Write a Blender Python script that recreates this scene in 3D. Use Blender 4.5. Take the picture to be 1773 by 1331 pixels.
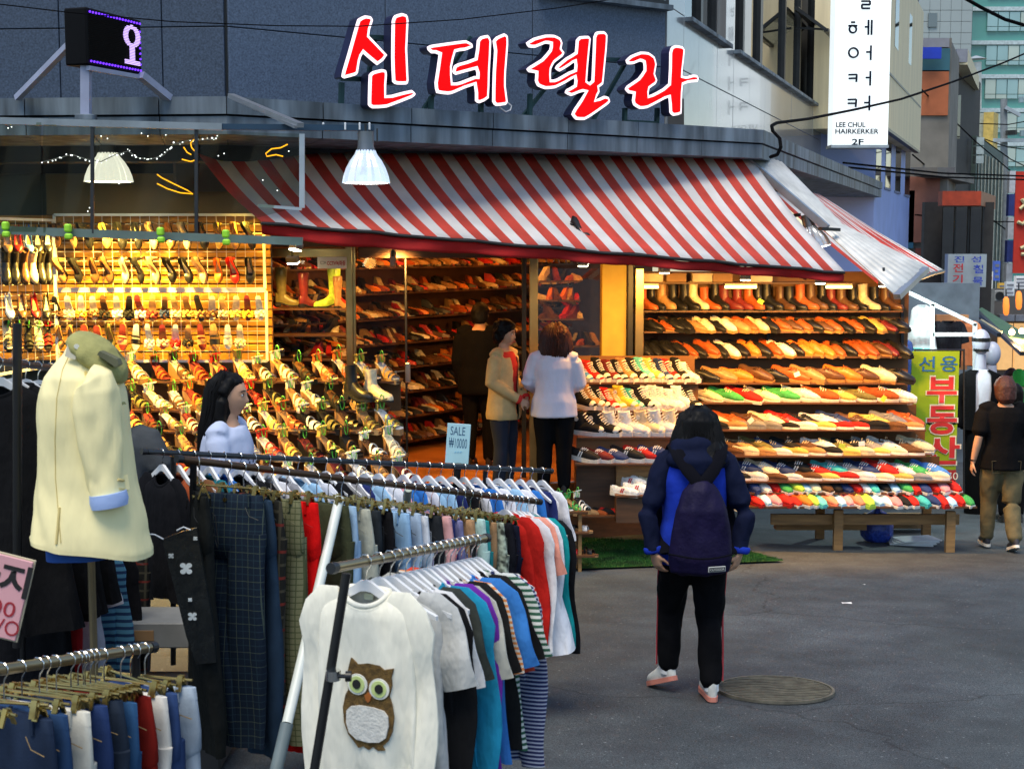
import bpy, bmesh, math, random
from mathutils import Vector, Matrix, noise
V = Vector
PI = math.pi
R = random.Random(11)
for _o in list(bpy.data.objects):
    bpy.data.objects.remove(_o)
SC = bpy.context.scene
COL = SC.collection

FPX = 2460.0                       # focal length in photograph pixels (1773 wide)
HORIZON = 420.0
CAM = V((0, 0, 1.8))
PITCH = math.atan((665.5 - HORIZON) / FPX)
cam_data = bpy.data.cameras.new('camera')
cam = bpy.data.objects.new('camera', cam_data)
COL.objects.link(cam)
cam.location = CAM
cam.rotation_euler = (PI / 2 - PITCH, 0, 0)
cam_data.sensor_width = 36
cam_data.lens = 36 * FPX / 1773
cam_data.clip_end = 600
cam_data.dof.use_dof = True
cam_data.dof.focus_distance = 12.0
cam_data.dof.aperture_fstop = 9
SC.camera = cam

world = bpy.data.worlds.new('World')
SC.world = world
world.use_nodes = True
wn = world.node_tree
wn.nodes.clear()
w_out = wn.nodes.new('ShaderNodeOutputWorld')
w_bg = wn.nodes.new('ShaderNodeBackground')
w_sky = wn.nodes.new('ShaderNodeTexSky')
SUN_EL, SUN_AZ = math.radians(66), math.radians(200)     # azimuth from +Y towards +X
w_sky.sky_type = 'NISHITA'
w_sky.sun_disc = False
w_sky.sun_elevation = SUN_EL
w_sky.sun_rotation = SUN_AZ
w_sky.air_density = 1.3
w_sky.dust_density = 0.6
w_sky.ozone_density = 2.5
w_bg.inputs['Strength'].default_value = 0.09
wn.links.new(w_sky.outputs[0], w_bg.inputs[0])
wn.links.new(w_bg.outputs[0], w_out.inputs[0])
sun_data = bpy.data.lights.new('sun', 'SUN')
sun_data.energy = 1.5
sun_data.angle = math.radians(34)
sun_data.color = (1.0, 0.91, 0.74)
sun = bpy.data.objects.new('sun', sun_data)
COL.objects.link(sun)
_sd = V((math.sin(SUN_AZ) * math.cos(SUN_EL), math.cos(SUN_AZ) * math.cos(SUN_EL), math.sin(SUN_EL)))
sun.rotation_euler = _sd.to_track_quat('Z', 'Y').to_euler()
SC.view_settings.view_transform = 'Standard'
SC.view_settings.look = 'None'
SC.view_settings.gamma = 1
SC.view_settings.use_curve_mapping = False
SC.view_settings.exposure = 1.06
SC.render.engine = 'CYCLES'
SC.cycles.use_denoising = True
SC.cycles.max_bounces = 6
SC.cycles.diffuse_bounces = 3
SC.cycles.glossy_bounces = 3
SC.cycles.transmission_bounces = 4
SC.cycles.transparent_max_bounces = 10
SC.cycles.caustics_reflective = False
SC.cycles.caustics_refractive = False
SC.cycles.sample_clamp_indirect = 4.0

_F = V((0, math.cos(PITCH), -math.sin(PITCH)))
_U = V((0, math.sin(PITCH), math.cos(PITCH)))


def ray(u, v):
    return V(((u - 886.5) / FPX, 0, 0)) + _F + _U * ((665.5 - v) / FPX)


def P(u, v, Y):
    d = ray(u, v)
    return CAM + d * (Y / d.y)


def on_plane(u, v, p0, n):
    d = ray(u, v)
    return CAM + d * ((p0 - CAM).dot(n) / d.dot(n))


def vplane(a, b):
    """vertical plane through the plan points a and b: (point, normal towards the camera)"""
    d = V((b[0] - a[0], b[1] - a[1], 0)).normalized()
    n = V((d.y, -d.x, 0))
    return V((a[0], a[1], 0)), n


def gz(x, y):
    """the lane runs downhill away from the camera, with a low asphalt apron before the shop"""
    z = -0.0862 * y
    z += 0.16 * math.exp(-((x - 1.1) / 1.5) ** 2 - ((y - 14.6) / 1.1) ** 2)
    return z + 0.008 * noise.noise(V((x * 0.7, y * 0.7, 0)))


def G(u, v):
    d = ray(u, v)
    t = 1.0
    lo, hi = 0.5, 400.0
    for _ in range(50):
        m = (lo + hi) / 2
        p = CAM + d * m
        if p.z > gz(p.x, p.y):
            lo = m
        else:
            hi = m
    return CAM + d * lo


MATS = {}


def _nodes(name):
    m = bpy.data.materials.new(name)
    m.use_nodes = True
    nt = m.node_tree
    b = nt.nodes['Principled BSDF']
    return m, nt, b


def M(name, col=(.5, .5, .5), rough=.6, metal=0., var=.2, vscale=6., bump=0., bscale=80., spec=.5, objcol=False,
      emis=None, estr=0., trans=0., coat=0., sheen=0., bdist=.01, detail=4., stretch=(1, 1, 1), vcol=None):
    if name in MATS:
        return MATS[name]
    m, nt, b = _nodes(name)
    N, L = nt.nodes, nt.links
    tc = N.new('ShaderNodeTexCoord')
    mp = N.new('ShaderNodeMapping')
    mp.inputs['Scale'].default_value = stretch
    L.new(tc.outputs['Object'], mp.inputs[0])
    if objcol:
        oi = N.new('ShaderNodeObjectInfo')
        base = oi.outputs['Color']
    elif vcol:
        at = N.new('ShaderNodeAttribute')
        at.attribute_name = vcol
        base = at.outputs['Color']
    else:
        rgb = N.new('ShaderNodeRGB')
        rgb.outputs[0].default_value = (*col, 1)
        base = rgb.outputs[0]
    if var > 0:
        nz = N.new('ShaderNodeTexNoise')
        nz.inputs['Scale'].default_value = vscale
        nz.inputs['Detail'].default_value = detail
        L.new(mp.outputs[0], nz.inputs[0])
        mr = N.new('ShaderNodeMapRange')
        mr.inputs['From Min'].default_value = .3
        mr.inputs['From Max'].default_value = .7
        mr.inputs['To Min'].default_value = 1 - var
        mr.inputs['To Max'].default_value = 1 + var
        L.new(nz.outputs[0], mr.inputs[0])
        mx = N.new('ShaderNodeVectorMath')
        mx.operation = 'SCALE'
        L.new(base, mx.inputs[0])
        L.new(mr.outputs[0], mx.inputs['Scale'])
        base = mx.outputs[0]
    L.new(base, b.inputs['Base Color'])
    b.inputs['Roughness'].default_value = rough
    b.inputs['Metallic'].default_value = metal
    b.inputs['Specular IOR Level'].default_value = spec
    b.inputs['Coat Weight'].default_value = coat
    b.inputs['Sheen Weight'].default_value = sheen
    if emis:
        b.inputs['Emission Color'].default_value = (*emis, 1)
        b.inputs['Emission Strength'].default_value = estr
    if bump > 0:
        bz = N.new('ShaderNodeTexNoise')
        bz.inputs['Scale'].default_value = bscale
        bz.inputs['Detail'].default_value = 3
        L.new(mp.outputs[0], bz.inputs[0])
        bp = N.new('ShaderNodeBump')
        bp.inputs['Strength'].default_value = bump
        bp.inputs['Distance'].default_value = bdist
        L.new(bz.outputs[0], bp.inputs['Height'])
        L.new(bp.outputs[0], b.inputs['Normal'])
    if trans > 0:
        tr = N.new('ShaderNodeBsdfTranslucent')
        L.new(base, tr.inputs[0])
        ms = N.new('ShaderNodeMixShader')
        ms.inputs[0].default_value = trans
        out = N['Material Output']
        L.new(b.outputs[0], ms.inputs[1])
        L.new(tr.outputs[0], ms.inputs[2])
        L.new(ms.outputs[0], out.inputs[0])
    MATS[name] = m
    return m


def glass(name, tint=(.9, .95, .95), refl=.12, rough=.02, dirt=.0, dirtcol=(.3, .3, .28)):
    if name in MATS:
        return MATS[name]
    m, nt, b = _nodes(name)
    N, L = nt.nodes, nt.links
    N.remove(b)
    tr = N.new('ShaderNodeBsdfTransparent')
    tr.inputs[0].default_value = (*tint, 1)
    gl = N.new('ShaderNodeBsdfGlossy')
    gl.inputs['Roughness'].default_value = rough
    lw = N.new('ShaderNodeLayerWeight')
    lw.inputs[0].default_value = .35
    mr = N.new('ShaderNodeMapRange')
    mr.inputs['To Min'].default_value = refl * .5
    mr.inputs['To Max'].default_value = min(1, refl * 5)
    L.new(lw.outputs['Fresnel'], mr.inputs[0])
    ms = N.new('ShaderNodeMixShader')
    L.new(mr.outputs[0], ms.inputs[0])
    L.new(tr.outputs[0], ms.inputs[1])
    L.new(gl.outputs[0], ms.inputs[2])
    last = ms
    if dirt > 0:
        df = N.new('ShaderNodeBsdfDiffuse')
        df.inputs[0].default_value = (*dirtcol, 1)
        tc = N.new('ShaderNodeTexCoord')
        nz = N.new('ShaderNodeTexNoise')
        nz.inputs['Scale'].default_value = 3
        nz.inputs['Detail'].default_value = 6
        L.new(tc.outputs['Object'], nz.inputs[0])
        mr2 = N.new('ShaderNodeMapRange')
        mr2.inputs['From Min'].default_value = .35
        mr2.inputs['From Max'].default_value = .75
        mr2.inputs['To Min'].default_value = dirt * .4
        mr2.inputs['To Max'].default_value = dirt * 1.6
        L.new(nz.outputs[0], mr2.inputs[0])
        m2 = N.new('ShaderNodeMixShader')
        L.new(mr2.outputs[0], m2.inputs[0])
        L.new(ms.outputs[0], m2.inputs[1])
        L.new(df.outputs[0], m2.inputs[2])
        last = m2
    L.new(last.outputs[0], N['Material Output'].inputs[0])
    MATS[name] = m
    return m


def emit(name, col, s):
    if name in MATS:
        return MATS[name]
    m, nt, b = _nodes(name)
    nt.nodes.remove(b)
    e = nt.nodes.new('ShaderNodeEmission')
    e.inputs[0].default_value = (*col, 1)
    e.inputs[1].default_value = s
    nt.links.new(e.outputs[0], nt.nodes['Material Output'].inputs[0])
    MATS[name] = m
    return m


def pattern(name, kind, c1, c2, scale=20., c3=None, rough=.85, axis='Z', width=.5, objcol=False):
    """stripes or plaid woven or printed into cloth, in the object's own coordinates"""
    if name in MATS:
        return MATS[name]
    m, nt, b = _nodes(name)
    N, L = nt.nodes, nt.links
    tc = N.new('ShaderNodeTexCoord')
    sp = N.new('ShaderNodeSeparateXYZ')
    L.new(tc.outputs['Object'], sp.inputs[0])

    def band(ax, sc, w):
        mu = N.new('ShaderNodeMath'); mu.operation = 'MULTIPLY'; mu.inputs[1].default_value = sc
        L.new(sp.outputs[ax], mu.inputs[0])
        fr = N.new('ShaderNodeMath'); fr.operation = 'FRACT'
        L.new(mu.outputs[0], fr.inputs[0])
        lt = N.new('ShaderNodeMath'); lt.operation = 'LESS_THAN'; lt.inputs[1].default_value = w
        L.new(fr.outputs[0], lt.inputs[0])
        return lt.outputs[0]

    def mix(fac, a, bcol):
        mx = N.new('ShaderNodeMixRGB')
        L.new(fac, mx.inputs[0])
        if isinstance(a, tuple):
            mx.inputs[1].default_value = (*a, 1)
        else:
            L.new(a, mx.inputs[1])
        mx.inputs[2].default_value = (*bcol, 1)
        return mx.outputs[0]
    if kind == 'stripe':
        out = mix(band(axis, scale, width), c1, c2)
    else:
        o1 = mix(band('Z', scale, width), c1, c2)
        out = mix(band('X', scale, width), o1, c2)
        if c3:
            out = mix(band('X', scale * .5, width * .5), out, c3)
            out = mix(band('Z', scale * .5, width * .5), out, c3)
    L.new(out, b.inputs['Base Color'])
    b.inputs['Roughness'].default_value = rough
    b.inputs['Specular IOR Level'].default_value = .2
    MATS[name] = m
    return m


def frame_of(d):
    d = d.normalized()
    up = V((0, 0, 1)) if abs(d.z) < .95 else V((0, 1, 0))
    a = d.cross(up).normalized()
    return a, d.cross(a).normalized()


class MB:
    def __init__(s):
        s.v, s.f, s.mi, s.cur = [], [], [], 0
        s.col, s.ccur = [], None

    def add(s, vs, fs):
        b = len(s.v)
        s.v += [tuple(x) for x in vs]
        for f in fs:
            s.f.append([i + b for i in f])
            s.mi.append(s.cur)
            s.col.append(s.ccur)
        return s

    def box(s, c, d, rot=None):
        c = V(c)
        vs = []
        for z in (-.5, .5):
            for y in (-.5, .5):
                for x in (-.5, .5):
                    p = V((x * d[0], y * d[1], z * d[2]))
                    if rot is not None:
                        p = rot @ p
                    vs.append(c + p)
        return s.add(vs, [(0, 2, 3, 1), (4, 5, 7, 6), (0, 1, 5, 4), (2, 6, 7, 3), (0, 4, 6, 2), (1, 3, 7, 5)])

    def bbox(s, c, d, bev=.01, rot=None):
        """a box with chamfered vertical and horizontal edges"""
        bm = bmesh.new()
        bmesh.ops.create_cube(bm, size=1)
        for v in bm.verts:
            v.co = V((v.co.x * d[0], v.co.y * d[1], v.co.z * d[2]))
        bmesh.ops.bevel(bm, geom=bm.edges[:], offset=min(bev, min(d) * .45), segments=1, affect='EDGES')
        bm.verts.index_update()
        vs = [V(c) + (rot @ v.co if rot is not None else v.co) for v in bm.verts]
        fs = [[v.index for v in f.verts] for f in bm.faces]
        bm.free()
        return s.add(vs, fs)

    def bar(s, a, b, w, h=None, up=V((0, 0, 1))):
        """rectangular bar from a to b, w across, h along up"""
        a, b = V(a), V(b)
        h = w if h is None else h
        d = (b - a).normalized()
        sd = d.cross(up)
        if sd.length < 1e-4:
            sd = d.cross(V((0, 1, 0)))
        sd.normalize()
        uu = sd.cross(d).normalized()
        vs = []
        for p in (a, b):
            for i, j in ((-1, -1), (1, -1), (1, 1), (-1, 1)):
                vs.append(p + sd * (w / 2 * i) + uu * (h / 2 * j))
        return s.add(vs, [(0, 1, 2, 3), (7, 6, 5, 4), (0, 4, 5, 1), (1, 5, 6, 2), (2, 6, 7, 3), (3, 7, 4, 0)])

    def cyl(s, a, b, r0, r1=None, n=10, cap=True):
        r1 = r0 if r1 is None else r1
        return s.loft([ring(V(a), V(b) - V(a), r0, r0, n), ring(V(b), V(b) - V(a), r1, r1, n)], cap)

    def tube(s, pts, r, n=6, cap=True):
        pts = [V(p) for p in pts]
        rs = []
        a0 = None
        for i, p in enumerate(pts):
            d = (pts[min(i + 1, len(pts) - 1)] - pts[max(i - 1, 0)]).normalized()
            if a0 is None:
                a0, b0 = frame_of(d)
            else:
                a0 = (a0 - d * a0.dot(d)).normalized()
                b0 = d.cross(a0)
            rr = r[i] if isinstance(r, (list, tuple)) else r
            rs.append([p + a0 * (math.cos(2 * PI * k / n) * rr) + b0 * (math.sin(2 * PI * k / n) * rr) for k in range(n)])
        return s.loft(rs, cap)

    def loft(s, rings, cap=True, closed=True):
        n = len(rings[0])
        vs = [p for r in rings for p in r]
        fs = []
        for i in range(len(rings) - 1):
            for k in range(n if closed else n - 1):
                k2 = (k + 1) % n
                fs.append((i * n + k, i * n + k2, (i + 1) * n + k2, (i + 1) * n + k))
        if cap and closed:
            fs.append(tuple(range(n))[::-1])
            m = (len(rings) - 1) * n
            fs.append(tuple(range(m, m + n)))
        return s.add(vs, fs)

    def grid(s, fn, nu, nv):
        vs = [fn(i / nu, j / nv) for j in range(nv + 1) for i in range(nu + 1)]
        fs = [(j * (nu + 1) + i, j * (nu + 1) + i + 1, (j + 1) * (nu + 1) + i + 1, (j + 1) * (nu + 1) + i)
              for j in range(nv) for i in range(nu)]
        return s.add(vs, fs)

    def sphere(s, c, r, nu=12, nv=8):
        c = V(c)
        rx, ry, rz = r if isinstance(r, (tuple, list)) else (r, r, r)
        vs = [c + V((0, 0, -rz))]
        for j in range(1, nv):
            t = -PI / 2 + PI * j / nv
            for i in range(nu):
                a = 2 * PI * i / nu
                vs.append(c + V((math.cos(t) * math.cos(a) * rx, math.cos(t) * math.sin(a) * ry, math.sin(t) * rz)))
        vs.append(c + V((0, 0, rz)))
        fs = [(0, 1 + (i + 1) % nu, 1 + i) for i in range(nu)]
        for j in range(nv - 2):
            for i in range(nu):
                a, b2 = 1 + j * nu + i, 1 + j * nu + (i + 1) % nu
                fs.append((a, b2, b2 + nu, a + nu))
        top = len(vs) - 1
        o = 1 + (nv - 2) * nu
        fs += [(o + i, o + (i + 1) % nu, top) for i in range(nu)]
        return s.add(vs, fs)

    def prism(s, pts, depth, back=True):
        """pts: planar outline (3-D, any order of turning); depth: vector to the back face"""
        n = len(pts)
        pts = [V(p) for p in pts]
        dv = V(depth)
        vs = pts + [p + dv for p in pts]
        tri = tessellate(pts)
        fs = [tuple(t) for t in tri]
        if back:
            fs += [tuple(n + i for i in t[::-1]) for t in tri]
        fs += [(i, i + n, (i + 1) % n + n, (i + 1) % n) for i in range(n)]
        return s.add(vs, fs)

    def face(s, pts):
        n = len(pts)
        return s.add(pts, [tuple(t) for t in tessellate([V(p) for p in pts])] if n > 4 else [tuple(range(n))])

    def mesh(s, name, mats, smooth=False, recalc=True, merge=0):
        me = bpy.data.meshes.new(name)
        me.from_pydata(s.v, [], s.f)
        mats = mats if isinstance(mats, (list, tuple)) else [mats]
        for m in mats:
            me.materials.append(m)
        if len(mats) > 1:
            for p, i in zip(me.polygons, s.mi):
                p.material_index = i
        if any(c is not None for c in s.col):
            ca = me.color_attributes.new('tint', 'FLOAT_COLOR', 'CORNER')
            k = 0
            buf = []
            for p, c in zip(me.polygons, s.col):
                buf += list((*(c or (.5, .5, .5)), 1)) * p.loop_total
            ca.data.foreach_set('color', buf)
        if recalc:
            bm = bmesh.new()
            bm.from_mesh(me)
            if merge:
                bmesh.ops.remove_doubles(bm, verts=bm.verts[:], dist=merge)
            bmesh.ops.recalc_face_normals(bm, faces=bm.faces[:])
            bm.to_mesh(me)
            bm.free()
        if smooth:
            for p in me.polygons:
                p.use_smooth = True
            try:
                me.set_sharp_from_angle(angle=math.radians(smooth if smooth is not True else 50))
            except Exception:
                pass
        me.update()
        return me

    def build(s, name, mats, parent=None, smooth=False, recalc=True, merge=0):
        return link(name, s.mesh(name, mats, smooth, recalc, merge), parent)


def tessellate(pts):
    from mathutils.geometry import tessellate_polygon
    return tessellate_polygon([pts])


def ring(c, d, rx, ry, n=10, a=None, ph=0.):
    """ellipse round c across direction d; rx along the sideways axis a"""
    d = d.normalized()
    if a is None:
        a, b = frame_of(d)
    else:
        a = (a - d * a.dot(d)).normalized()
        b = d.cross(a)
    return [c + a * (math.cos(2 * PI * k / n + ph) * rx) + b * (math.sin(2 * PI * k / n + ph) * ry) for k in range(n)]


def link(name, me, parent=None, loc=None, rot=None, color=None):
    o = bpy.data.objects.new(name, me)
    COL.objects.link(o)
    if parent is not None:
        o.parent = parent
        o.matrix_parent_inverse = INV.get(parent.name, Matrix())
    if loc is not None:
        o.location = loc
    if rot is not None:
        o.rotation_euler = rot
    if color is not None:
        o.color = (*color, 1)
    return o


INV = {}


def tag(o, label=None, cat=None, group=None, kind=None):
    if label: o['label'] = label
    if cat: o['category'] = cat
    if group: o['group'] = group
    if kind: o['kind'] = kind
    return o


def thing(name, label, cat, loc=(0, 0, 0), group=None, world=True):
    """an Empty at the thing's base; with world=True its parts are given in world coordinates"""
    o = bpy.data.objects.new(name, None)
    COL.objects.link(o)
    o.location = loc
    o.empty_display_size = .1
    if world:
        INV[o.name] = Matrix.Translation(-V(loc))
    return tag(o, label, cat, group)


KIDS = {}


def proto_kids(o):
    if o.name not in KIDS:
        KIDS[o.name] = [c for c in COL.objects if c.parent == o]
    return KIDS[o.name]


def dup(o, mat, label=None, color=None, colors=None, group=None):
    """copy of a thing with copies of its parts and sub-parts, placed by a matrix; colour goes to the parts"""
    c = o.copy()
    COL.objects.link(c)
    c.matrix_world = mat
    if label: c['label'] = label
    if group: c['group'] = group
    if color is not None: c.color = (*color, 1)

    def kids(src, dst, lv):
        for ch in proto_kids(src):
            k = ch.copy()
            COL.objects.link(k)
            k.parent = dst
            nm = ch.name.split('.')[0]
            if colors and nm in colors:
                k.color = (*colors[nm], 1)
            elif color is not None:
                k.color = (*color, 1)
            if lv < 2:
                kids(ch, k, lv + 1)
    kids(o, c, 0)
    return c


def drop(o):
    """remove a prototype that stands nowhere in the place"""
    for ch in proto_kids(o):
        for g in proto_kids(ch):
            bpy.data.objects.remove(g)
        bpy.data.objects.remove(ch)
    bpy.data.objects.remove(o)


def TRS(loc, rz=0., rx=0., ry=0., s=1.):
    m = Matrix.Translation(V(loc)) @ Matrix.Rotation(rz, 4, 'Z') @ Matrix.Rotation(ry, 4, 'Y') @ Matrix.Rotation(rx, 4, 'X')
    return m @ Matrix.Scale(s, 4)


def remeshed(mb, voxel=.012, smooth=4, wrinkle=0., wscale=9., stretch=(1, 1, .5), seed=0, keep=None):
    """one continuous skin over the overlapping lofts of mb"""
    me = mb.mesh('tmp', [])
    o = bpy.data.objects.new('tmp', me)
    COL.objects.link(o)
    r = o.modifiers.new('r', 'REMESH')
    r.mode = 'VOXEL'
    r.voxel_size = voxel
    if smooth:
        sm = o.modifiers.new('s', 'SMOOTH')
        sm.iterations = smooth
        sm.factor = .5
    dg = bpy.context.evaluated_depsgraph_get()
    out = bpy.data.meshes.new_from_object(o.evaluated_get(dg))
    bpy.data.objects.remove(o)
    if wrinkle:
        out.update()
        nl = [v.normal.copy() for v in out.vertices]
        off = V((seed * 3.1, seed * 1.7, seed))
        for v, n in zip(out.vertices, nl):
            q = V((v.co.x * stretch[0], v.co.y * stretch[1], v.co.z * stretch[2])) * wscale + off
            k = noise.noise(q) + .5 * noise.noise(q * 2.1)
            v.co += n * (wrinkle * k)
    for p in out.polygons:
        p.use_smooth = True
    return out


def text_mesh(s, size=1., bold=0., depth=0.):
    c = bpy.data.curves.new('lettering', 'FONT')
    c.body = s
    c.size = size
    c.resolution_u = 3
    c.offset = bold
    c.extrude = depth
    c.align_x = 'CENTER'
    c.align_y = 'CENTER'
    o = bpy.data.objects.new('lettering', c)
    COL.objects.link(o)
    dg = bpy.context.evaluated_depsgraph_get()
    me = bpy.data.meshes.new_from_object(o.evaluated_get(dg))
    bpy.data.objects.remove(o)
    return me


def text_on(s, c, xdir, zdir, w, h, mat, parent, name='lettering', bold=0., off=0.):
    """lettering scaled to w by h on the plane spanned by xdir and zdir, centred on c"""
    me = text_mesh(s, 1., bold)
    xs = [v.co.x for v in me.vertices]
    ys = [v.co.y for v in me.vertices]
    cx, cy = (min(xs) + max(xs)) / 2, (min(ys) + max(ys)) / 2
    sx, sy = w / max(1e-4, max(xs) - min(xs)), h / max(1e-4, max(ys) - min(ys))
    n = V(xdir).cross(V(zdir))
    for v in me.vertices:
        v.co = V(c) + V(xdir) * ((v.co.x - cx) * sx) + V(zdir) * ((v.co.y - cy) * sy) + n * off
    me.materials.clear()
    me.materials.append(mat)
    return link(name, me, parent)


def lamp_light(name, loc, energy, col, radius=.05, kind='POINT', target=None, spot=1.8, blend=.6):
    d = bpy.data.lights.new(name, kind)
    d.energy = energy
    d.color = col
    if kind in ('POINT', 'SPOT'):
        d.shadow_soft_size = radius
    if kind == 'SPOT':
        d.spot_size = spot
        d.spot_blend = blend
    o = bpy.data.objects.new(name, d)
    COL.objects.link(o)
    o.location = loc
    if target is not None:
        o.rotation_euler = (V(loc) - V(target)).to_track_quat('Z', 'Y').to_euler()
    return o
def _ground_mat():
    m, nt, b = _nodes('asphalt')
    N, L = nt.nodes, nt.links
    tc = N.new('ShaderNodeTexCoord')
    def nz(sc, det=4):
        n = N.new('ShaderNodeTexNoise'); n.inputs['Scale'].default_value = sc; n.inputs['Detail'].default_value = det
        L.new(tc.outputs['Object'], n.inputs[0]); return n
    big, mid, fine = nz(.55, 5), nz(3.5, 6), nz(160, 2)
    cr = N.new('ShaderNodeValToRGB')
    cr.color_ramp.elements[0].position = .3; cr.color_ramp.elements[0].color = (.032, .038, .042, 1)
    cr.color_ramp.elements[1].position = .72; cr.color_ramp.elements[1].color = (.074, .088, .100, 1)
    L.new(big.outputs[0], cr.inputs[0])
    cr2 = N.new('ShaderNodeValToRGB')
    cr2.color_ramp.elements[0].position = .33; cr2.color_ramp.elements[0].color = (.74, .74, .75, 1)
    cr2.color_ramp.elements[1].position = .7; cr2.color_ramp.elements[1].color = (1.25, 1.25, 1.22, 1)
    L.new(mid.outputs[0], cr2.inputs[0])
    mx = N.new('ShaderNodeMixRGB'); mx.blend_type = 'MULTIPLY'; mx.inputs[0].default_value = 1
    L.new(cr.outputs[0], mx.inputs[1]); L.new(cr2.outputs[0], mx.inputs[2])
    cr3 = N.new('ShaderNodeValToRGB')
    cr3.color_ramp.elements[0].position = .38; cr3.color_ramp.elements[0].color = (.40, .40, .40, 1)
    cr3.color_ramp.elements[1].position = .68; cr3.color_ramp.elements[1].color = (1.7, 1.7, 1.7, 1)
    L.new(fine.outputs[0], cr3.inputs[0])
    m2 = N.new('ShaderNodeMixRGB'); m2.blend_type = 'MULTIPLY'; m2.inputs[0].default_value = 1
    L.new(mx.outputs[0], m2.inputs[1]); L.new(cr3.outputs[0], m2.inputs[2])
    vo = N.new('ShaderNodeTexVoronoi'); vo.feature = 'DISTANCE_TO_EDGE'; vo.inputs['Scale'].default_value = .55
    wq = N.new('ShaderNodeTexNoise'); wq.inputs['Scale'].default_value = 2.2; wq.inputs['Detail'].default_value = 5
    L.new(tc.outputs['Object'], wq.inputs[0])
    wm = N.new('ShaderNodeMixRGB'); wm.inputs[0].default_value = .35
    L.new(tc.outputs['Object'], wm.inputs[1]); L.new(wq.outputs['Color'], wm.inputs[2])
    L.new(wm.outputs[0], vo.inputs['Vector'])
    ck = N.new('ShaderNodeMapRange'); ck.inputs['From Max'].default_value = .006; ck.inputs['To Min'].default_value = .45; ck.inputs['To Max'].default_value = 1
    L.new(vo.outputs['Distance'], ck.inputs[0])
    st = nz(52, 1)
    sp_ = N.new('ShaderNodeMapRange'); sp_.inputs['From Min'].default_value = .735; sp_.inputs['From Max'].default_value = .76; sp_.inputs['To Min'].default_value = 0; sp_.inputs['To Max'].default_value = .16
    L.new(st.outputs[0], sp_.inputs[0])
    m3 = N.new('ShaderNodeMixRGB'); m3.blend_type = 'MULTIPLY'; m3.inputs[0].default_value = 1
    L.new(m2.outputs[0], m3.inputs[1]); L.new(ck.outputs[0], m3.inputs[2])
    m4 = N.new('ShaderNodeMixRGB'); m4.blend_type = 'ADD'; m4.inputs[0].default_value = 1
    L.new(m3.outputs[0], m4.inputs[1]); L.new(sp_.outputs[0], m4.inputs[2])
    L.new(m4.outputs[0], b.inputs['Base Color'])
    b.inputs['Roughness'].default_value = .78
    bp = N.new('ShaderNodeBump'); bp.inputs['Strength'].default_value = .5; bp.inputs['Distance'].default_value = .006
    L.new(fine.outputs[0], bp.inputs['Height']); L.new(bp.outputs[0], b.inputs['Normal'])
    return m


def build_ground():
    mb = MB()
    xs = [-150, -60, -25, -12] + [-8 + .4 * i for i in range(46)] + [12, 16, 25, 60, 150]
    ys = [-60, -25, -10, -3] + [.5 + .4 * i for i in range(62)] + [27, 32, 40, 60, 100, 200, 400]
    vs = [V((x, y, gz(x, y))) for y in ys for x in xs]
    n = len(xs)
    mb.add(vs, [(j * n + i, j * n + i + 1, (j + 1) * n + i + 1, (j + 1) * n + i) for j in range(len(ys) - 1) for i in range(n - 1)])
    tag(mb.build('ground', _ground_mat(), smooth=True), kind='structure')


build_ground()

M('paper', (.75, .75, .72), .8, var=.1)
for (u, v, w) in ((1466, 1044, .075), (1496, 1012, .02)):
    g = G(u, v)
    mb = MB()
    mb.grid(lambda a, b: V((g.x + (a - .5) * w, g.y + (b - .5) * w * .5, gz(g.x, g.y) + .004 + .002 * math.sin(5 * a + 3 * b))), 4, 3)
    tag(mb.build('paper_scrap', M('paper'), smooth=True), 'thin slip of white paper lying on the open asphalt' if v > 1020 else 'tiny crumb of white paper above the paper slip', 'litter')


def build_manhole():
    c = G(1342, 1196)
    r = .325
    dx, dy = V((1, 0, 0)), V((0, 1, -.0862)).normalized()
    nrm = dx.cross(dy).normalized()
    t = thing('manhole_cover', 'round iron manhole cover with wavy ribs set in the asphalt', 'manhole', c)
    iron = M('cast_iron', (.062, .060, .048), .8, 0, var=.35, vscale=14, bump=.3, bscale=120)
    iron2 = M('worn_iron', (.125, .115, .085), .7, .1, var=.35, vscale=14)
    mb = MB()
    c0 = c + nrm * .004
    mb.loft([ring(c0, nrm, r, r, 40, dx), ring(c0 + nrm * .008, nrm, r * .99, r * .99, 40, dx)])
    mb.build('plate', iron, t)
    mb = MB()
    for rr in (r * .97,):
        for k in range(40):
            a, b = 2 * PI * k / 40, 2 * PI * (k + 1) / 40
            pa = c0 + nrm * .009 + (dx * math.cos(a) + dy * math.sin(a)) * rr
            pb = c0 + nrm * .009 + (dx * math.cos(b) + dy * math.sin(b)) * rr
            mb.bar(pa, pb, .014, .012, nrm)
    mb.build('rim', iron2, t)
    mb = MB()
    for j in range(-7, 8):
        yy = j * r / 8.2
        w = math.sqrt(max(0, (r * .9) ** 2 - yy ** 2))
        n = 22
        pts = []
        for i in range(n + 1):
            x = -w + 2 * w * i / n
            y = yy + .022 * math.sin(x * 16) * (1 - (abs(yy) / r))
            pts.append(c0 + nrm * .011 + dx * x + dy * y)
        for a, b in zip(pts, pts[1:]):
            mb.bar(a, b, .011, .008, nrm)
    mb.build('rib_pattern', iron2, t)['kind'] = 'stuff'


build_manhole()


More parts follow.
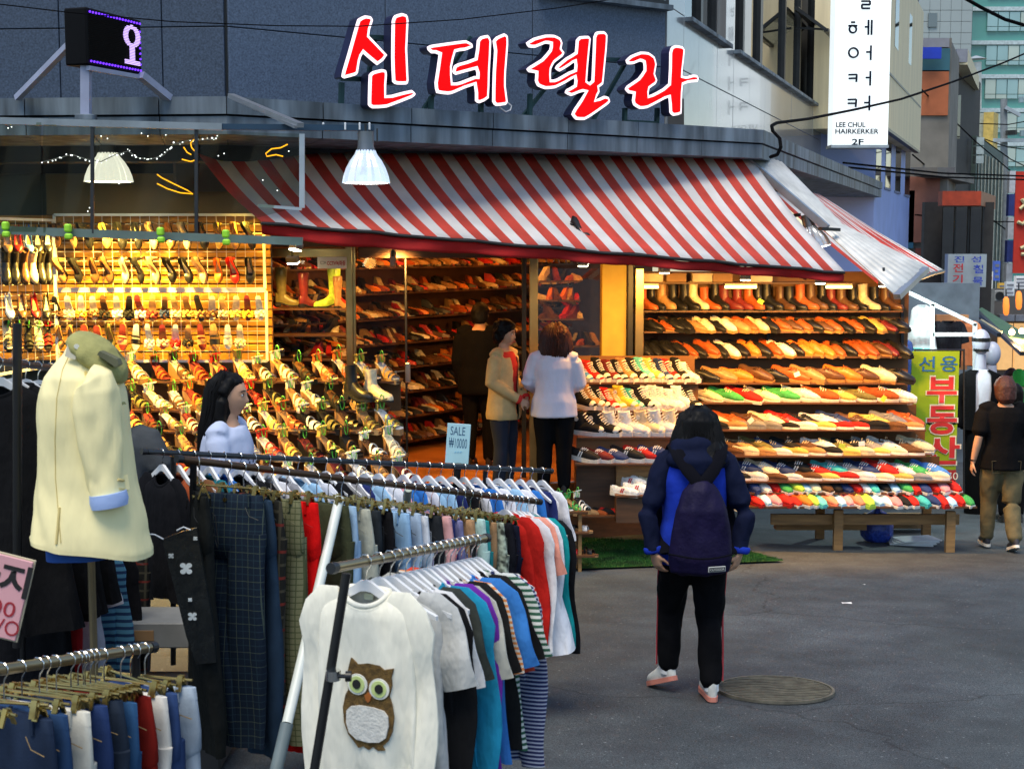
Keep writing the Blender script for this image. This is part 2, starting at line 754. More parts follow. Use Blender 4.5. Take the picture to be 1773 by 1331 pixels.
def build_turf():
    m = M('green_turf', (.014, .085, .008), .9, var=.6, vscale=5, bump=.8, bscale=260, bdist=.01)
    cs = [G(1000, 988), G(1358, 974), G(1275, 950), G(1005, 934)]
    mb = MB()

    def f(a, b):
        p = (cs[0] * (1 - a) + cs[1] * a) * (1 - b) + (cs[3] * (1 - a) + cs[2] * a) * b
        return V((p.x, p.y, gz(p.x, p.y) + .02))
    mb.grid(f, 40, 12)
    o = mb.build('turf_mat', m, smooth=True)
    tag(o, 'green artificial turf mat spread on the asphalt before the shop', 'mat')
    blades = MB()
    rr = random.Random(3)
    for k in range(9000):
        a, b = rr.random(), rr.random()
        p = f(a, b)
        d = V((rr.uniform(-.012, .012), rr.uniform(-.012, .012), rr.uniform(.012, .026)))
        s = V((.004, .002, 0))
        blades.add([p - s, p + s, p + d], [(0, 1, 2)])
    k = blades.build('pile', m, o, recalc=False)
    k['kind'] = 'stuff'


build_turf()

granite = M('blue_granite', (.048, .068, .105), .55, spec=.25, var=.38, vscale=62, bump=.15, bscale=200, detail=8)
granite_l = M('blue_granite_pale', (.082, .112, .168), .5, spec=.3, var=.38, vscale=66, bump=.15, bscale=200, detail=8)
beige = M('beige_stone', (.24, .245, .25), .16, var=.08, vscale=2.5, spec=.7, coat=.35)
ledge = M('ledge_stone', (.13, .165, .20), .6, spec=.25, var=.6, vscale=7, stretch=(1, 1, .12))
joint = M('joint_dark', (.03, .035, .04), .9)
alu = M('aluminium', (.45, .47, .5), .38, .85, var=.12)
alu_dark = M('dark_frame', (.03, .032, .035), .4, .5, var=.2)
steel = M('steel', (.5, .5, .5), .3, .9, var=.1)
wpaint = M('white_metal_paint', (.72, .74, .76), .45, var=.1)
pane = glass('window_glass', (.45, .52, .56), .75, .01)

W0 = (P(390, 0, 11.7).x, 11.7)
CC = (P(1150, 0, 14.4).x, 14.4)
WL = (P(-260, 0, 11.95).x, 11.95)
SD = V((.335, .942, 0)).normalized()
WE = (CC[0] + SD.x * 11.68, CC[1] + SD.y * 11.68)
ZC = 2.86                                         # top of the ledge
ZT = 6.2


def panels(parent, a, b, zs, ts, mat, gap=.008, th=.03, name='stone_panel', skip=None):
    """stone slabs between plan points a and b: heights zs, distances ts along, joints left open"""
    a, b = V((a[0], a[1], 0)), V((b[0], b[1], 0))
    d = (b - a).normalized()
    n = V((d.y, -d.x, 0))
    rot = Matrix((d, -n, V((0, 0, 1)))).transposed()
    rr = random.Random(len(ts) * 7)
    for z0, z1 in zip(zs, zs[1:]):
        for t0, t1 in zip(ts, ts[1:]):
            if skip and skip((t0 + t1) / 2, (z0 + z1) / 2):
                continue
            c = a + d * ((t0 + t1) / 2) + V((0, 0, (z0 + z1) / 2)) + n * (th / 2 + rr.uniform(0, .003))
            MB().bbox(c, (t1 - t0 - gap, th, z1 - z0 - gap), .004, rot).build(name, mat, parent)


bld = thing('corner_shop', 'granite corner building with a stone ledge above the striped awning', 'building', (CC[0], CC[1], 0))
mb = MB()
for a, b, th in ((WL, W0, .3), (W0, CC, .3), (CC, WE, .3)):
    A, B = V((a[0], a[1], 0)), V((b[0], b[1], 0))
    d = (B - A).normalized(); n = V((d.y, -d.x, 0))
    if a is CC:
        continue
    mb.bar(A - n * .155 + V((0, 0, (ZC + ZT) / 2 - .2)), B - n * .155 + V((0, 0, (ZC + ZT) / 2 - .2)), .3, ZT - ZC + .4)
mb.build('wall', joint, bld)
lenL = (V(WL) - V(W0)).length
lenF = (V(W0) - V(CC)).length
zj = 3.53
tx = lambda u: lenL - (P(390, 0, 11.7).x - P(u, 0, 11.75).x)
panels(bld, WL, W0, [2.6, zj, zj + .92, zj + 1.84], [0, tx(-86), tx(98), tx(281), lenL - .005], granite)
Fp, Fn = vplane(W0, CC)
tf = lambda u: (on_plane(u, 100, Fp, Fn) - V((W0[0], W0[1], on_plane(u, 100, Fp, Fn).z))).length
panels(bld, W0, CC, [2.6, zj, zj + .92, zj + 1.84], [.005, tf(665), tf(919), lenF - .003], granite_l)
wz = on_plane(1150, 17, Fp, Fn).z
a = V((W0[0], W0[1], 0)); d = (V((CC[0], CC[1], 0)) - a).normalized()
wn_o = MB().bar(a + d * tf(930) + Fn * .06 + V((0, 0, wz + .5)), a + d * (lenF - .01) + Fn * .06 + V((0, 0, wz + .5)), .05, .94).build('window', alu_dark, bld)
MB().bar(a + d * tf(940) + Fn * .09 + V((0, 0, wz + .5)), a + d * (lenF - .06) + Fn * .09 + V((0, 0, wz + .5)), .01, .86).build('pane', pane, wn_o)
MB().bar(a + d * tf(925) + Fn * .08 + V((0, 0, wz)), a + d * lenF + Fn * .08 + V((0, 0, wz)), .12, .05).build('sill', ledge, wn_o)

Sp, Sn = vplane(CC, WE)
ts_ = lambda u, v=100: (on_plane(u, v, Sp, Sn) - Sp).dot(SD)
zs_ = lambda u, v: on_plane(u, v, Sp, Sn).z
sill_z = zs_(1300, 109)
LS = 11.68
w1 = (ts_(1180), ts_(1252))
w2 = (ts_(1266), ts_(1417))
jz = zs_(1258, 163)
rotS = Matrix((SD, -Sn, V((0, 0, 1)))).transposed()


def sbox(t0, t1, z0, z1, d0, d1, name, mat, parent, bev=.004):
    c = Sp + SD * ((t0 + t1) / 2) + Sn * ((d0 + d1) / 2) + V((0, 0, (z0 + z1) / 2))
    return MB().bbox(c, (t1 - t0, d1 - d0, z1 - z0), bev, rotS).build(name, mat, parent)


sbox(0, LS, 2.5, sill_z, -.3, -.005, 'wall', joint, bld)
tp = [0.004, .75, 1.5, 2.5, 3.5, 4.6, 5.8, 7.0, 8.2, 9.4, 10.6, LS]
panels(bld, CC, WE, [2.6, jz, sill_z], tp, beige, .006)
for t0, t1 in ((0.004, w1[0]), (w1[1], w2[0])):
    sbox(t0 + .001, t1 - .001, sill_z + .003, ZT, -.25, .03, 'stone_pier', beige, bld)
sbox(w2[1] + .001, LS, sill_z + .003, ZT, -.25, .03, 'stone_pier', beige, bld)
for (t0, t1), divs in ((w1, [.62]), (w2, [.16, .33, .6, .80])):
    wo = sbox(t0, t1, sill_z - .05, sill_z - .004, -.02, .12, 'window', ledge, bld)
    sbox(t0 + .01, t1 - .01, sill_z + .06, ZT, -.145, -.135, 'pane', pane, wo)
    sbox(t0 + .002, t1 - .002, sill_z, sill_z + .06, -.18, -.10, 'frame', alu_dark, wo)
    for q in divs:
        tm = t0 + (t1 - t0) * q
        w = .10 if q in (.33,) else .06
        sbox(tm - w, tm + w, sill_z + .062, ZT, -.17, -.08, 'frame', alu_dark, wo)
    sbox(t1 - .05, t1 - .001, sill_z + .062, ZT, -.17, -.08, 'frame', alu_dark, wo)
    sbox(t0 - .0, t1, sill_z - .003, ZT, -.9, -.6, 'room_behind', M('room_dark', (.05, .055, .06), .9), wo)
so = thing('open_sash', 'dark top-hung window sash standing open high on the beige wall', 'window', Sp + SD * (w2[1] - 1.4) + V((0, 0, sill_z + 1)))
t0, t1 = w2[1] - 2.3, w2[1] - .2
zt, zb_ = zs_(1390, 20), zs_(1400, 70)
pa = lambda t, z, dd: Sp + SD * t + Sn * dd + V((0, 0, z))
mb = MB()
A1, A2, B1, B2 = pa(t0, zt, -.05), pa(t1, zt, -.05), pa(t0, zb_, .42), pa(t1, zb_, .42)
for p, q in ((A1, A2), (B1, B2), (A1, B1), (A2, B2)):
    mb.bar(p, q, .07, .05)
mb.build('sash_frame', alu_dark, so)
MB().face([A1, A2, B2, B1]).build('sash_pane', pane, so)
MB().bar(pa(t0 + .3, zb_ + .1, -.1), pa(t0 + .3, zb_ + .05, .38), .03).build('stay_arm', alu_dark, so)

LA = P(392, 167, 10.5); LB = P(1322, 225, 13.8); LE = P(1528, 316, 25.9); LL = P(-300, 172, 10.75)
for p in (LA, LB, LE, LL):
    p.z = ZC if p is not LB and p is not LE else p.z
LA.z = P(392, 167, 10.5).z; LL.z = LA.z; LB.z = P(1322, 225, 13.8).z; LE.z = P(1528, 316, 25.9).z


def ledge_run(a, b, inner_a, inner_b, n):
    d = (b - a); L_ = V((d.x, d.y, 0)).length
    for k in range(n):
        f0, f1 = k / n, (k + 1) / n
        e = .004 / L_
        p, q = a.lerp(b, f0 + e), a.lerp(b, f1 - e)
        pi_, qi = inner_a.lerp(inner_b, f0 + e), inner_a.lerp(inner_b, f1 - e)
        nn = V((q.y - p.y, -(q.x - p.x), 0)).normalized()
        for (z0, z1, off, nm) in ((0, -.125, 0, 'ledge_slab'), (-.140, -.27, .015, 'ledge_fascia')):
            o1, o2 = p - nn * off, q - nn * off
            vs = [o1 + V((0, 0, z1)), o2 + V((0, 0, z1)), V((qi.x, qi.y, q.z + z1)), V((pi_.x, pi_.y, p.z + z1)),
                  o1 + V((0, 0, z0)), o2 + V((0, 0, z0)), V((qi.x, qi.y, q.z + z0)), V((pi_.x, pi_.y, p.z + z0))]
            MB().add(vs, [(0, 3, 2, 1), (4, 5, 6, 7), (0, 1, 5, 4), (1, 2, 6, 5), (2, 3, 7, 6), (3, 0, 4, 7)]).build(nm, ledge, bld)


iW0, iCC, iWE, iWL = (V((*p, 0)) for p in (W0, CC, WE, WL))
ledge_run(LL, LA, iWL, iW0, 6)
ledge_run(LA, LB, iW0, iCC, 7)
ledge_run(LB, LE, iCC, iWE, 12)
mb = MB()
mb.bar(P(400, 166, 10.45), P(520, 217, 9.4), .05, .03)
mb.bar(P(404, 171, 10.45), P(512, 220, 9.4), .02, .02)
mb.build('corner_flashing', alu, bld)

SF = -.53                                          # shop floor
shop_wall = M('shop_wall', (.55, .36, .14), .7, var=.12)
wood = M('wood_board', (.30, .16, .055), .55, var=.35, vscale=3, stretch=(1, 8, 8))
wood_y = M('wood_slats', (.36, .17, .015), .5, var=.30, vscale=3, stretch=(1, 10, 14))
dark_wood = M('dark_wood', (.10, .045, .02), .5, var=.3, vscale=3, stretch=(1, 8, 8))
gold_metal = M('gold_metal', (.45, .33, .14), .28, .9, var=.15)
floor_m = M('shop_floor', (.55, .22, .06), .28, var=.15, vscale=2)
BA = P(575, 500, 15.2); BB = P(930, 500, 18.3)      # rear wall of the shop, parallel to the front
tag(MB().add([V((-3.2, 12.7, SF)), V((2.0, 14.2, SF)), V((3.2, 19.5, SF)), V((-3.2, 19.5, SF))], [(0, 1, 2, 3)]).build('floor', floor_m), kind='structure')
tag(MB().bar(V((-3.2, 12.68, SF - .5)), V((2.0, 14.18, SF - .5)), .04, .98).build('floor_edge_panel', dark_wood), kind='structure')
dirB = (BB - BA); dirB.z = 0; dirB.normalize(); nB = V((dirB.y, -dirB.x, 0))
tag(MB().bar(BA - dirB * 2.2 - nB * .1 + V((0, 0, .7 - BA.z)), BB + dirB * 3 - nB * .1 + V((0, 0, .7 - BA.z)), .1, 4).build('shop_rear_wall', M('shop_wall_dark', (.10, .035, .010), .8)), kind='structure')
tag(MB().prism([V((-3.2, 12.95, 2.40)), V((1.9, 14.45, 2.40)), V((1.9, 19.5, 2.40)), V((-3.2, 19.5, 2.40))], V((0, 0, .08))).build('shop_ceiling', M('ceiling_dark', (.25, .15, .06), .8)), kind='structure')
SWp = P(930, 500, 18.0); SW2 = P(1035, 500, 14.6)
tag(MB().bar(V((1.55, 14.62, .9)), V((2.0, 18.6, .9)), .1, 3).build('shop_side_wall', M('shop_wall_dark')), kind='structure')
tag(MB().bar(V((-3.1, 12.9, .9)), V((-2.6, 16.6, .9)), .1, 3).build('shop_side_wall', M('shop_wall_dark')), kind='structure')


def px_post(u0, u1, v0, v1, Y, depth, name, mat, parent):
    a, b, c = P(u0, v1, Y), P(u1, v1, Y), P(u0, v0, Y)
    return MB().bbox(((a.x + b.x) / 2, Y + depth / 2, (a.z + c.z) / 2), (b.x - a.x, depth, c.z - a.z), .006).build(name, mat, parent)


front = thing('glazed_shopfront', 'glazed shoe shop front with gold metal posts and an open doorway', 'shop front', P(760, 860, 13.4))
px_post(602, 614, 425, 830, 13.2, .06, 'door_post', gold_metal, front)
px_post(614, 619, 425, 830, 13.22, .04, 'door_post', gold_metal, front)
px_post(916, 931, 440, 860, 13.7, .08, 'door_post', gold_metal, front)
px_post(903, 911, 440, 860, 14.0, .06, 'door_post', M('dark_frame'), front)
px_post(1040, 1082, 455, 860, 14.35, .3, 'pillar', M('yellow_pillar', (.45, .32, .05), .6, var=.1), front)
px_post(1084, 1094, 455, 860, 14.3, .08, 'window_post', alu_dark, front)
px_post(1097, 1112, 465, 860, 14.3, .06, 'window_post', gold_metal, front)
px_post(452, 600, 430, 446, 13.2, .08, 'lintel', gold_metal, front)
px_post(620, 1110, 428, 447, 13.3, .08, 'lintel', M('dark_wood'), front)
px_post(452, 1200, 380, 428, 13.1, .5, 'header_beam', M('header', (.12, .06, .025), .7), front)
clear = glass('shop_glass', (.93, .95, .93), .025, .01)
mb = MB().add([P(462, 447, 13.23), P(602, 447, 13.23), P(602, 650, 13.23), P(462, 650, 13.23)], [(0, 1, 2, 3)])
mb.build('window_pane', clear, front)
dl = MB().add([P(619, 447, 13.24), P(704, 447, 13.5), P(704, 850, 13.5), P(619, 850, 13.24)], [(0, 1, 2, 3)]).build('door_leaf', clear, front)
px_post(703, 707, 447, 850, 13.49, .012, 'edge_strip', alu_dark, dl)
mb = MB()
mb.tube([P(685, 642, 13.36), P(685, 688, 13.36)], .011, 8)
mb.tube([P(685, 644, 13.36), P(700, 642, 13.45)], .008, 6)
mb.tube([P(685, 686, 13.36), P(700, 688, 13.45)], .008, 6)
mb.bbox(P(706, 645, 13.45), (.05, .05, .19), .008)
mb.build('handle', steel, dl)
mb = MB().add([P(932, 465, 13.75), P(1038, 465, 14.3), P(1038, 630, 14.3), P(932, 630, 13.75)], [(0, 1, 2, 3)])
mb.build('window_pane', clear, front)

cs = thing('cctv_notice', 'white notice with red Korean camera warning stuck on the shop window', 'sign', P(575, 455, 13.19))
MB().bbox(P(575, 455, 13.19), (.27, .006, .108), .002).build('plate', M('sign_white', (.8, .78, .7), .5), cs)
text_on('CCTV녹화중', P(582, 455.5, 13.184), (1, 0, 0), (0, 0, 1), .17, .045, M('sign_red', (.55, .03, .02), .6), cs, bold=.02)
mb = MB()
cc = P(559, 455, 13.184)
for p, q in (((-.02, -.012), (.012, -.012)), ((.012, -.012), (.012, .012)), ((.012, .012), (-.02, .012)), ((-.02, .012), (-.02, -.012)), ((.012, 0), (.024, .008)), ((.024, .008), (.024, -.008))):
    mb.bar(cc + V((p[0], 0, p[1])), cc + V((q[0], 0, q[1])), .003, .003)
mb.build('camera_icon', M('sign_grey', (.15, .15, .15), .6), cs)

def build_letters():
    a = P(600, 184, 10.95); b = P(1210, 214, 13.2)
    p0, n = vplane((a.x, a.y), (b.x, b.y))
    d = V((b.x - a.x, b.y - a.y, 0)).normalized()
    sign = thing('letter_sign', 'large red Korean letters with glowing white edges on the ledge', 'sign', (a.x, a.y, a.z))
    red = M('letter_red', (.40, .002, .003), .6, var=.03, spec=.1, emis=(1, .001, .002), estr=.42)
    rim = emit('letter_rim', (1, .84, .94), .80)
    side = M('letter_side', (.012, .014, .05), .4, var=.2)
    fr = M('sign_frame_steel', (.02, .055, .06), .5, .6)
    T = lambda ox, oy, s, pts: [(ox + x * s, oy + y * s) for x, y in pts]
    k1, k2, k3, k4 = 160 / 1065, 170 / 1257, 170 / 1257, 160 / 1331
    letters = [
        [T(580, 10, k1, [(345, 112), (415, 125), (440, 165), (425, 215), (380, 345), (620, 575), (490, 700), (320, 535), (285, 640), (265, 780), (240, 805), (110, 842), (80, 820), (90, 760), (150, 560), (220, 310), (265, 150)]),
         T(580, 10, k1, [(770, 85), (830, 105), (850, 160), (830, 500), (850, 880), (830, 910), (720, 910), (665, 890), (655, 600), (660, 160), (690, 110)]),
         T(580, 10, k1, [(395, 790), (440, 755), (540, 730), (590, 745), (600, 790), (580, 1050), (740, 1005), (890, 968), (935, 1020), (900, 1060), (590, 1180), (430, 1185), (385, 1150), (390, 980)])],
        [T(730, 30, k2, [(75, 380), (120, 355), (480, 305), (570, 295), (650, 340), (660, 390), (560, 430), (430, 440), (385, 640), (390, 850), (500, 825), (690, 750), (712, 762), (712, 660), (430, 745), (400, 700), (420, 620), (470, 590), (700, 530), (715, 290), (760, 245), (850, 225), (895, 290), (870, 720), (865, 1050), (740, 1105), (690, 1080), (695, 850), (400, 980), (350, 992), (190, 975), (170, 850), (235, 460), (130, 465), (85, 420)]),
         T(730, 30, k2, [(915, 300), (960, 250), (1060, 205), (1105, 240), (1110, 340), (1080, 700), (1075, 880), (1105, 1090), (1080, 1125), (960, 1140), (910, 1100), (920, 700), (940, 420)])],
        [T(900, 40, k3, [(80, 255), (180, 190), (330, 150), (440, 152), (520, 190), (550, 260), (530, 330), (575, 380), (550, 430), (440, 510), (400, 590), (395, 735), (480, 715), (640, 620), (710, 600), (712, 490), (640, 545), (510, 628), (455, 580), (480, 540), (600, 440), (720, 378), (725, 215), (770, 170), (880, 165), (910, 200), (895, 330), (855, 765), (930, 765), (950, 150), (990, 110), (1080, 105), (1125, 150), (1115, 320), (1085, 620), (1070, 790), (1010, 825), (1025, 880), (960, 995), (1085, 930), (1140, 950), (1160, 1010), (1120, 1050), (920, 1190), (830, 1245), (720, 1240), (665, 1170), (700, 1100), (860, 870), (760, 895), (660, 940), (580, 895), (600, 850), (710, 795), (712, 690), (590, 770), (450, 840), (330, 850), (230, 810), (200, 740), (215, 640), (120, 632), (90, 590), (130, 555), (290, 460), (390, 340), (400, 270), (330, 262), (200, 320), (120, 315)])],
        [T(1070, 60, k4, [(115, 370), (190, 300), (330, 245), (440, 255), (530, 320), (560, 430), (530, 570), (570, 660), (540, 720), (450, 775), (435, 890), (560, 830), (745, 725), (750, 240), (780, 175), (830, 152), (930, 170), (965, 220), (945, 400), (920, 605), (1010, 600), (1080, 578), (1140, 585), (1165, 630), (1150, 685), (1060, 690), (930, 715), (920, 950), (920, 1150), (800, 1175), (750, 1130), (745, 890), (600, 970), (420, 1065), (320, 1075), (230, 1020), (210, 950), (230, 850), (160, 850), (105, 790), (130, 740), (300, 630), (385, 510), (375, 400), (320, 385), (220, 430), (140, 430)])],
    ]
    toward = n
    for polys in letters:
        ctr = None
        root = None
        for poly in polys:
            pp = []
            m_ = len(poly)
            for i in range(m_):
                a_, b_, c_ = poly[i - 1], poly[i], poly[(i + 1) % m_]
                pp.append(tuple(b_[k] * .8 + (a_[k] + b_[k]) * .5 * .1 + (c_[k] + b_[k]) * .5 * .1 for k in (0, 1)))
                pp.append(((b_[0] + c_[0]) / 2, (b_[1] + c_[1]) / 2))
            w3 = [on_plane(u, v, p0, n) for u, v in pp]
            loc = [((q - p0).dot(d), q.z) for q in w3]
            area = sum(loc[i - 1][0] * loc[i][1] - loc[i][0] * loc[i - 1][1] for i in range(len(loc)))
            sg = 1 if area > 0 else -1
            ins = []
            for i in range(len(loc)):
                x0, y0 = loc[i - 1]; x1, y1 = loc[i]; x2, y2 = loc[(i + 1) % len(loc)]
                e1 = V((x1 - x0, y1 - y0)).normalized(); e2 = V((x2 - x1, y2 - y1)).normalized()
                n1 = V((-e1.y, e1.x)); n2 = V((-e2.y, e2.x))
                nn = (n1 + n2)
                nn = nn.normalized() if nn.length > 1e-3 else n1
                k = min(1.35, 1 / max(.3, nn.dot(n1)))
                ins.append((x1 + sg * nn.x * .023 * k, y1 + sg * nn.y * .023 * k))
            to3 = lambda q, off: p0 + d * q[0] + V((0, 0, q[1])) + toward * off
            if root is None:
                root = MB().prism([to3(q, -.012) for q in loc], -toward * .11).build('letter', side, sign)
            else:
                MB().prism([to3(q, -.012) for q in loc], -toward * .11).build('letter_return', side, root)
            MB().prism([to3(q, 0) for q in loc], -toward * .011).build('glowing_rim', rim, root)
            MB().prism([to3(q, .008) for q in ins], -toward * .007).build('red_face', red, root)
    mb = MB()
    for (u0, v0, u1, v1) in ((610, 140, 609, 186), (682, 150, 682, 190), (766, 165, 765, 196), (853, 165, 852, 202), (938, 160, 937, 203), (1020, 190, 1020, 206), (1103, 185, 1102, 210), (1159, 185, 1158, 212),
                             (640, 60, 690, 62), (610, 133, 690, 136), (1060, 100, 1150, 102), (766, 195, 852, 200), (938, 202, 1020, 206), (1103, 209, 1160, 212), (610, 186, 684, 190)):
        A = on_plane(u0, v0, p0, n) - n * .16; B = on_plane(u1, v1, p0, n) - n * .16
        MB().bar(A, B, .035, .035).build('frame_bar', fr, sign)
    for (u0, v0, u1, v1) in ((672, 62, 652, 186), (840, 60, 755, 190), (1000, 110, 930, 200), (1112, 100, 1052, 206)):
        A = on_plane(u0, v0, p0, n) - n * .2; B = on_plane(u1, v1, p0, n) - n * .2
        MB().bar(A, B, .03, .03).build('strut', fr, sign)
    mb = MB()
    mb.tube([on_plane(u, v, p0, n) - n * .05 for u, v in ((868, 176), (872, 186), (882, 193), (890, 190), (892, 183), (884, 176))], .006, 5)
    mb.build('cable_loop', wpaint, sign)


build_letters()


def build_led():
    Y = 9.9
    a = P(148, 117, Y)
    t = thing('led_board', 'black LED board with a purple dotted symbol on a white post', 'sign', P(148, 205, Y))
    A, B = P(148, 12, 9.75), P(244, 28, 10.35)
    C, D = P(148, 112, 9.75), P(244, 128, 10.35)
    xd = (B - A); xd.z = 0; W = xd.length; xd.normalize()
    n = V((xd.y, -xd.x, 0))
    z1, z0 = A.z, C.z
    H = z1 - z0
    rot = Matrix((xd, -n, V((0, 0, 1)))).transposed()
    c = A + xd * (W / 2) - n * .09 + V((0, 0, -H / 2))
    MB().bbox(c, (W, .18, H), .01, rot).build('housing', M('black_plastic', (.003, .003, .004), .6, spec=.1), t)
    face = A + V((0, 0, -H))
    pt = lambda x, z, o=.006: face + xd * (x * W) + V((0, 0, z * H)) + n * o
    mb = MB()
    for k in range(26):
        mb.bar(pt(.04, .10 + .8 * k / 25, .003), pt(.96, .10 + .8 * k / 25, .003), .006, .004)
    mb.build('louvre_lines', M('led_panel', (.008, .006, .005), .8, spec=.05), t)
    led = emit('purple_led', (.14, .03, 1), 1.3)
    ledw = emit('violet_led', (.62, .45, 1), .8)
    mb = MB()
    for k in range(18):
        x = .06 + .9 * k / 17
        for z in (.93, .07):
            mb.sphere(pt(x, z), .008, 6, 4)
    for k in range(7):
        mb.sphere(pt(.955, .18 + .1 * k), .008, 6, 4)
    mb.build('border_lights', led, t)
    mb = MB()
    for k in range(26):
        z = .16 + .70 * k / 25
        cx = .80
        segs = []
        if z > .47:                                   # the ring
            q = (z - .665) / .195
            if abs(q) <= 1.03:
                w = .135 * math.sqrt(max(0, 1 - min(1, abs(q)) ** 2)) + .02
                wi = .075 * math.sqrt(max(0, 1 - (q / .68) ** 2)) if abs(q) < .68 else 0
                segs = [(-w, -wi), (wi, w)] if wi > 0 else [(-w, w)]
        elif z > .24:
            segs = [(-.045, .045)]
        else:
            segs = [(-.14, .14)]
        for s0, s1 in segs:
            mb.bar(pt(cx + s0, z, .008), pt(cx + s1, z, .008), .006, .0065)
    mb.build('lit_symbol', ledw, t)
    post = M('post_paint', (.30, .33, .46), .5, var=.15)
    p0 = P(149, 112, 9.83); p1 = P(149, 204, 9.83)
    MB().bar(p0, p1, .065, .06).build('post', post, t)
    MB().bbox(p1, (.12, .12, .04), .005).build('foot_plate', M('ledge_stone'), t)
    MB().bar(P(120, 78, 10.1), P(30, 170, 10.6), .045, .04).build('brace', post, t)
    MB().bar(P(243, 130, 10.3), P(292, 170, 10.55), .06, .05).build('brace', post, t)
    MB().bar(P(152, 118, 9.78), P(243, 134, 10.33), .03, .03).build('lower_rail', post, t)


build_led()
leather = M('leather', rough=.34, var=.22, vscale=30, objcol=True, spec=.45)
suede = M('suede', rough=.8, var=.25, vscale=45, objcol=True, spec=.25)
canvas = M('canvas', rough=.85, var=.12, vscale=90, objcol=True, spec=.2, bump=.2, bscale=900)
rubber = M('rubber', rough=.5, var=.12, vscale=40, objcol=True, spec=.35)
plast_green = M('plastic_green', (.10, .50, .06), .25, var=.1)

C = {'black': (.012, .012, .013), 'brown': (.11, .05, .022), 'tan': (.40, .22, .09), 'rust': (.40, .085, .02), 'cream': (.72, .62, .42),
     'red': (.52, .02, .015), 'navy': (.025, .045, .14), 'white': (.78, .77, .74), 'grey': (.22, .22, .23), 'olive': (.17, .15, .05),
     'gold': (.60, .42, .10), 'silver': (.6, .6, .6), 'orange': (.72, .2, .03), 'blue': (.06, .2, .55), 'green': (.05, .32, .09),
     'pink': (.75, .28, .30), 'teal': (.05, .38, .38), 'beige': (.55, .40, .24), 'lime': (.45, .70, .08), 'yellow': (.75, .55, .05),
     'maroon': (.16, .02, .02), 'sky blue': (.35, .6, .78), 'coral': (.78, .25, .14), 'turquoise': (.12, .55, .52)}
SOLE = {'white': (.75, .73, .68), 'black': (.015, .015, .015), 'wood': (.36, .19, .08), 'cork': (.50, .32, .15), 'gum': (.42, .22, .08), 'tan': (.45, .28, .13)}


def _w(t, k=1., toe=.011):
    pts = [(0, .012), (.06, .024), (.25, .028), (.5, .032), (.7, .039), (.84, .036), (.94, .025), (1, toe)]
    for (a, wa), (b, wb) in zip(pts, pts[1:]):
        if t <= b:
            q = (t - a) / (b - a)
            return (wa + (wb - wa) * q) * k
    return toe * k


def _sm(x):
    x = min(1, max(0, x))
    return x * x * (3 - 2 * x)


def _ip(t, pts):
    for (a, wa), (b, wb) in zip(pts, pts[1:]):
        if t <= b:
            return wa + (wb - wa) * (t - a) / (b - a)
    return pts[-1][1]


STN = [0, .05, .14, .26, .38, .5, .6, .7, .8, .9, .97, 1.0]


def foot(mb, ins, L, base, hgt, op, k=1., toe=.011, dome=1.06):
    """upper with its opening: base(t), hgt(t), op(t) > 0.5 means open; insole strip goes to ins"""
    rings, strip = [], []
    for t in STN:
        w, zb, h = _w(t, k, toe), base(t), hgt(t)
        x = (t - .5) * L
        o = op(t)
        a, b_, c = (-w * .82, zb), (-w, zb + .35 * h), (-w * .93, zb + .72 * h)
        d = (-w * .80, zb + h)
        if o:
            e, f = (-w * .70, zb + h * .5), (0, zb + .006)
        else:
            d = (-w * .70, zb + h * .93)
            e, f = (-w * .36, zb + h * 1.02), (0, zb + h * dome)
        half = [a, b_, c, d, e]
        pr = half + [f] + [(-p[0], p[1]) for p in half[::-1]]
        rings.append([V((x, p[0], p[1])) for p in pr])
        if o:
            strip.append((x, w * .72, zb + .012))
    mb.loft(rings, True)
    if len(strip) > 1 and ins is not None:
        vs = []
        for x, w, z in strip:
            vs += [V((x, -w, z)), V((x, w, z))]
        ins.add(vs, [(2 * i, 2 * i + 1, 2 * i + 3, 2 * i + 2) for i in range(len(strip) - 1)])


def plate(mb, L, top, thick, k=1.05, toe=.013):
    rings = []
    for t in STN:
        w = _w(t, k, toe)
        x = (t - .5) * L * 1.02
        z1 = top(t)
        z0 = z1 - (thick(t) if callable(thick) else thick)
        rings.append([V((x, -w, z0)), V((x, w, z0)), V((x, w, z1)), V((x, -w, z1))])
    mb.loft(rings, True)


def arc(mb, x, w, z0, hh, r, dx=0., n=6, flat=None):
    pts = []
    for i in range(n + 1):
        a = PI * i / n
        pts.append(V((x + dx * math.sin(a), -math.cos(a) * w, z0 + hh * math.sin(a))))
    if flat:
        rings = [[p + V((-flat, 0, -.001)), p + V((flat, 0, -.001)), p + V((flat, 0, .003)), p + V((-flat, 0, .003))] for p in pts]
        mb.loft(rings)
    else:
        mb.tube(pts, r, 4)


PROTO = {}


def proto(kind, parts, cat):
    t = thing(kind, 'x', cat, world=False)
    for name, mb, mat, sm in parts:
        mb.build(name, mat, t, smooth=sm)
    PROTO[kind] = t
    return t


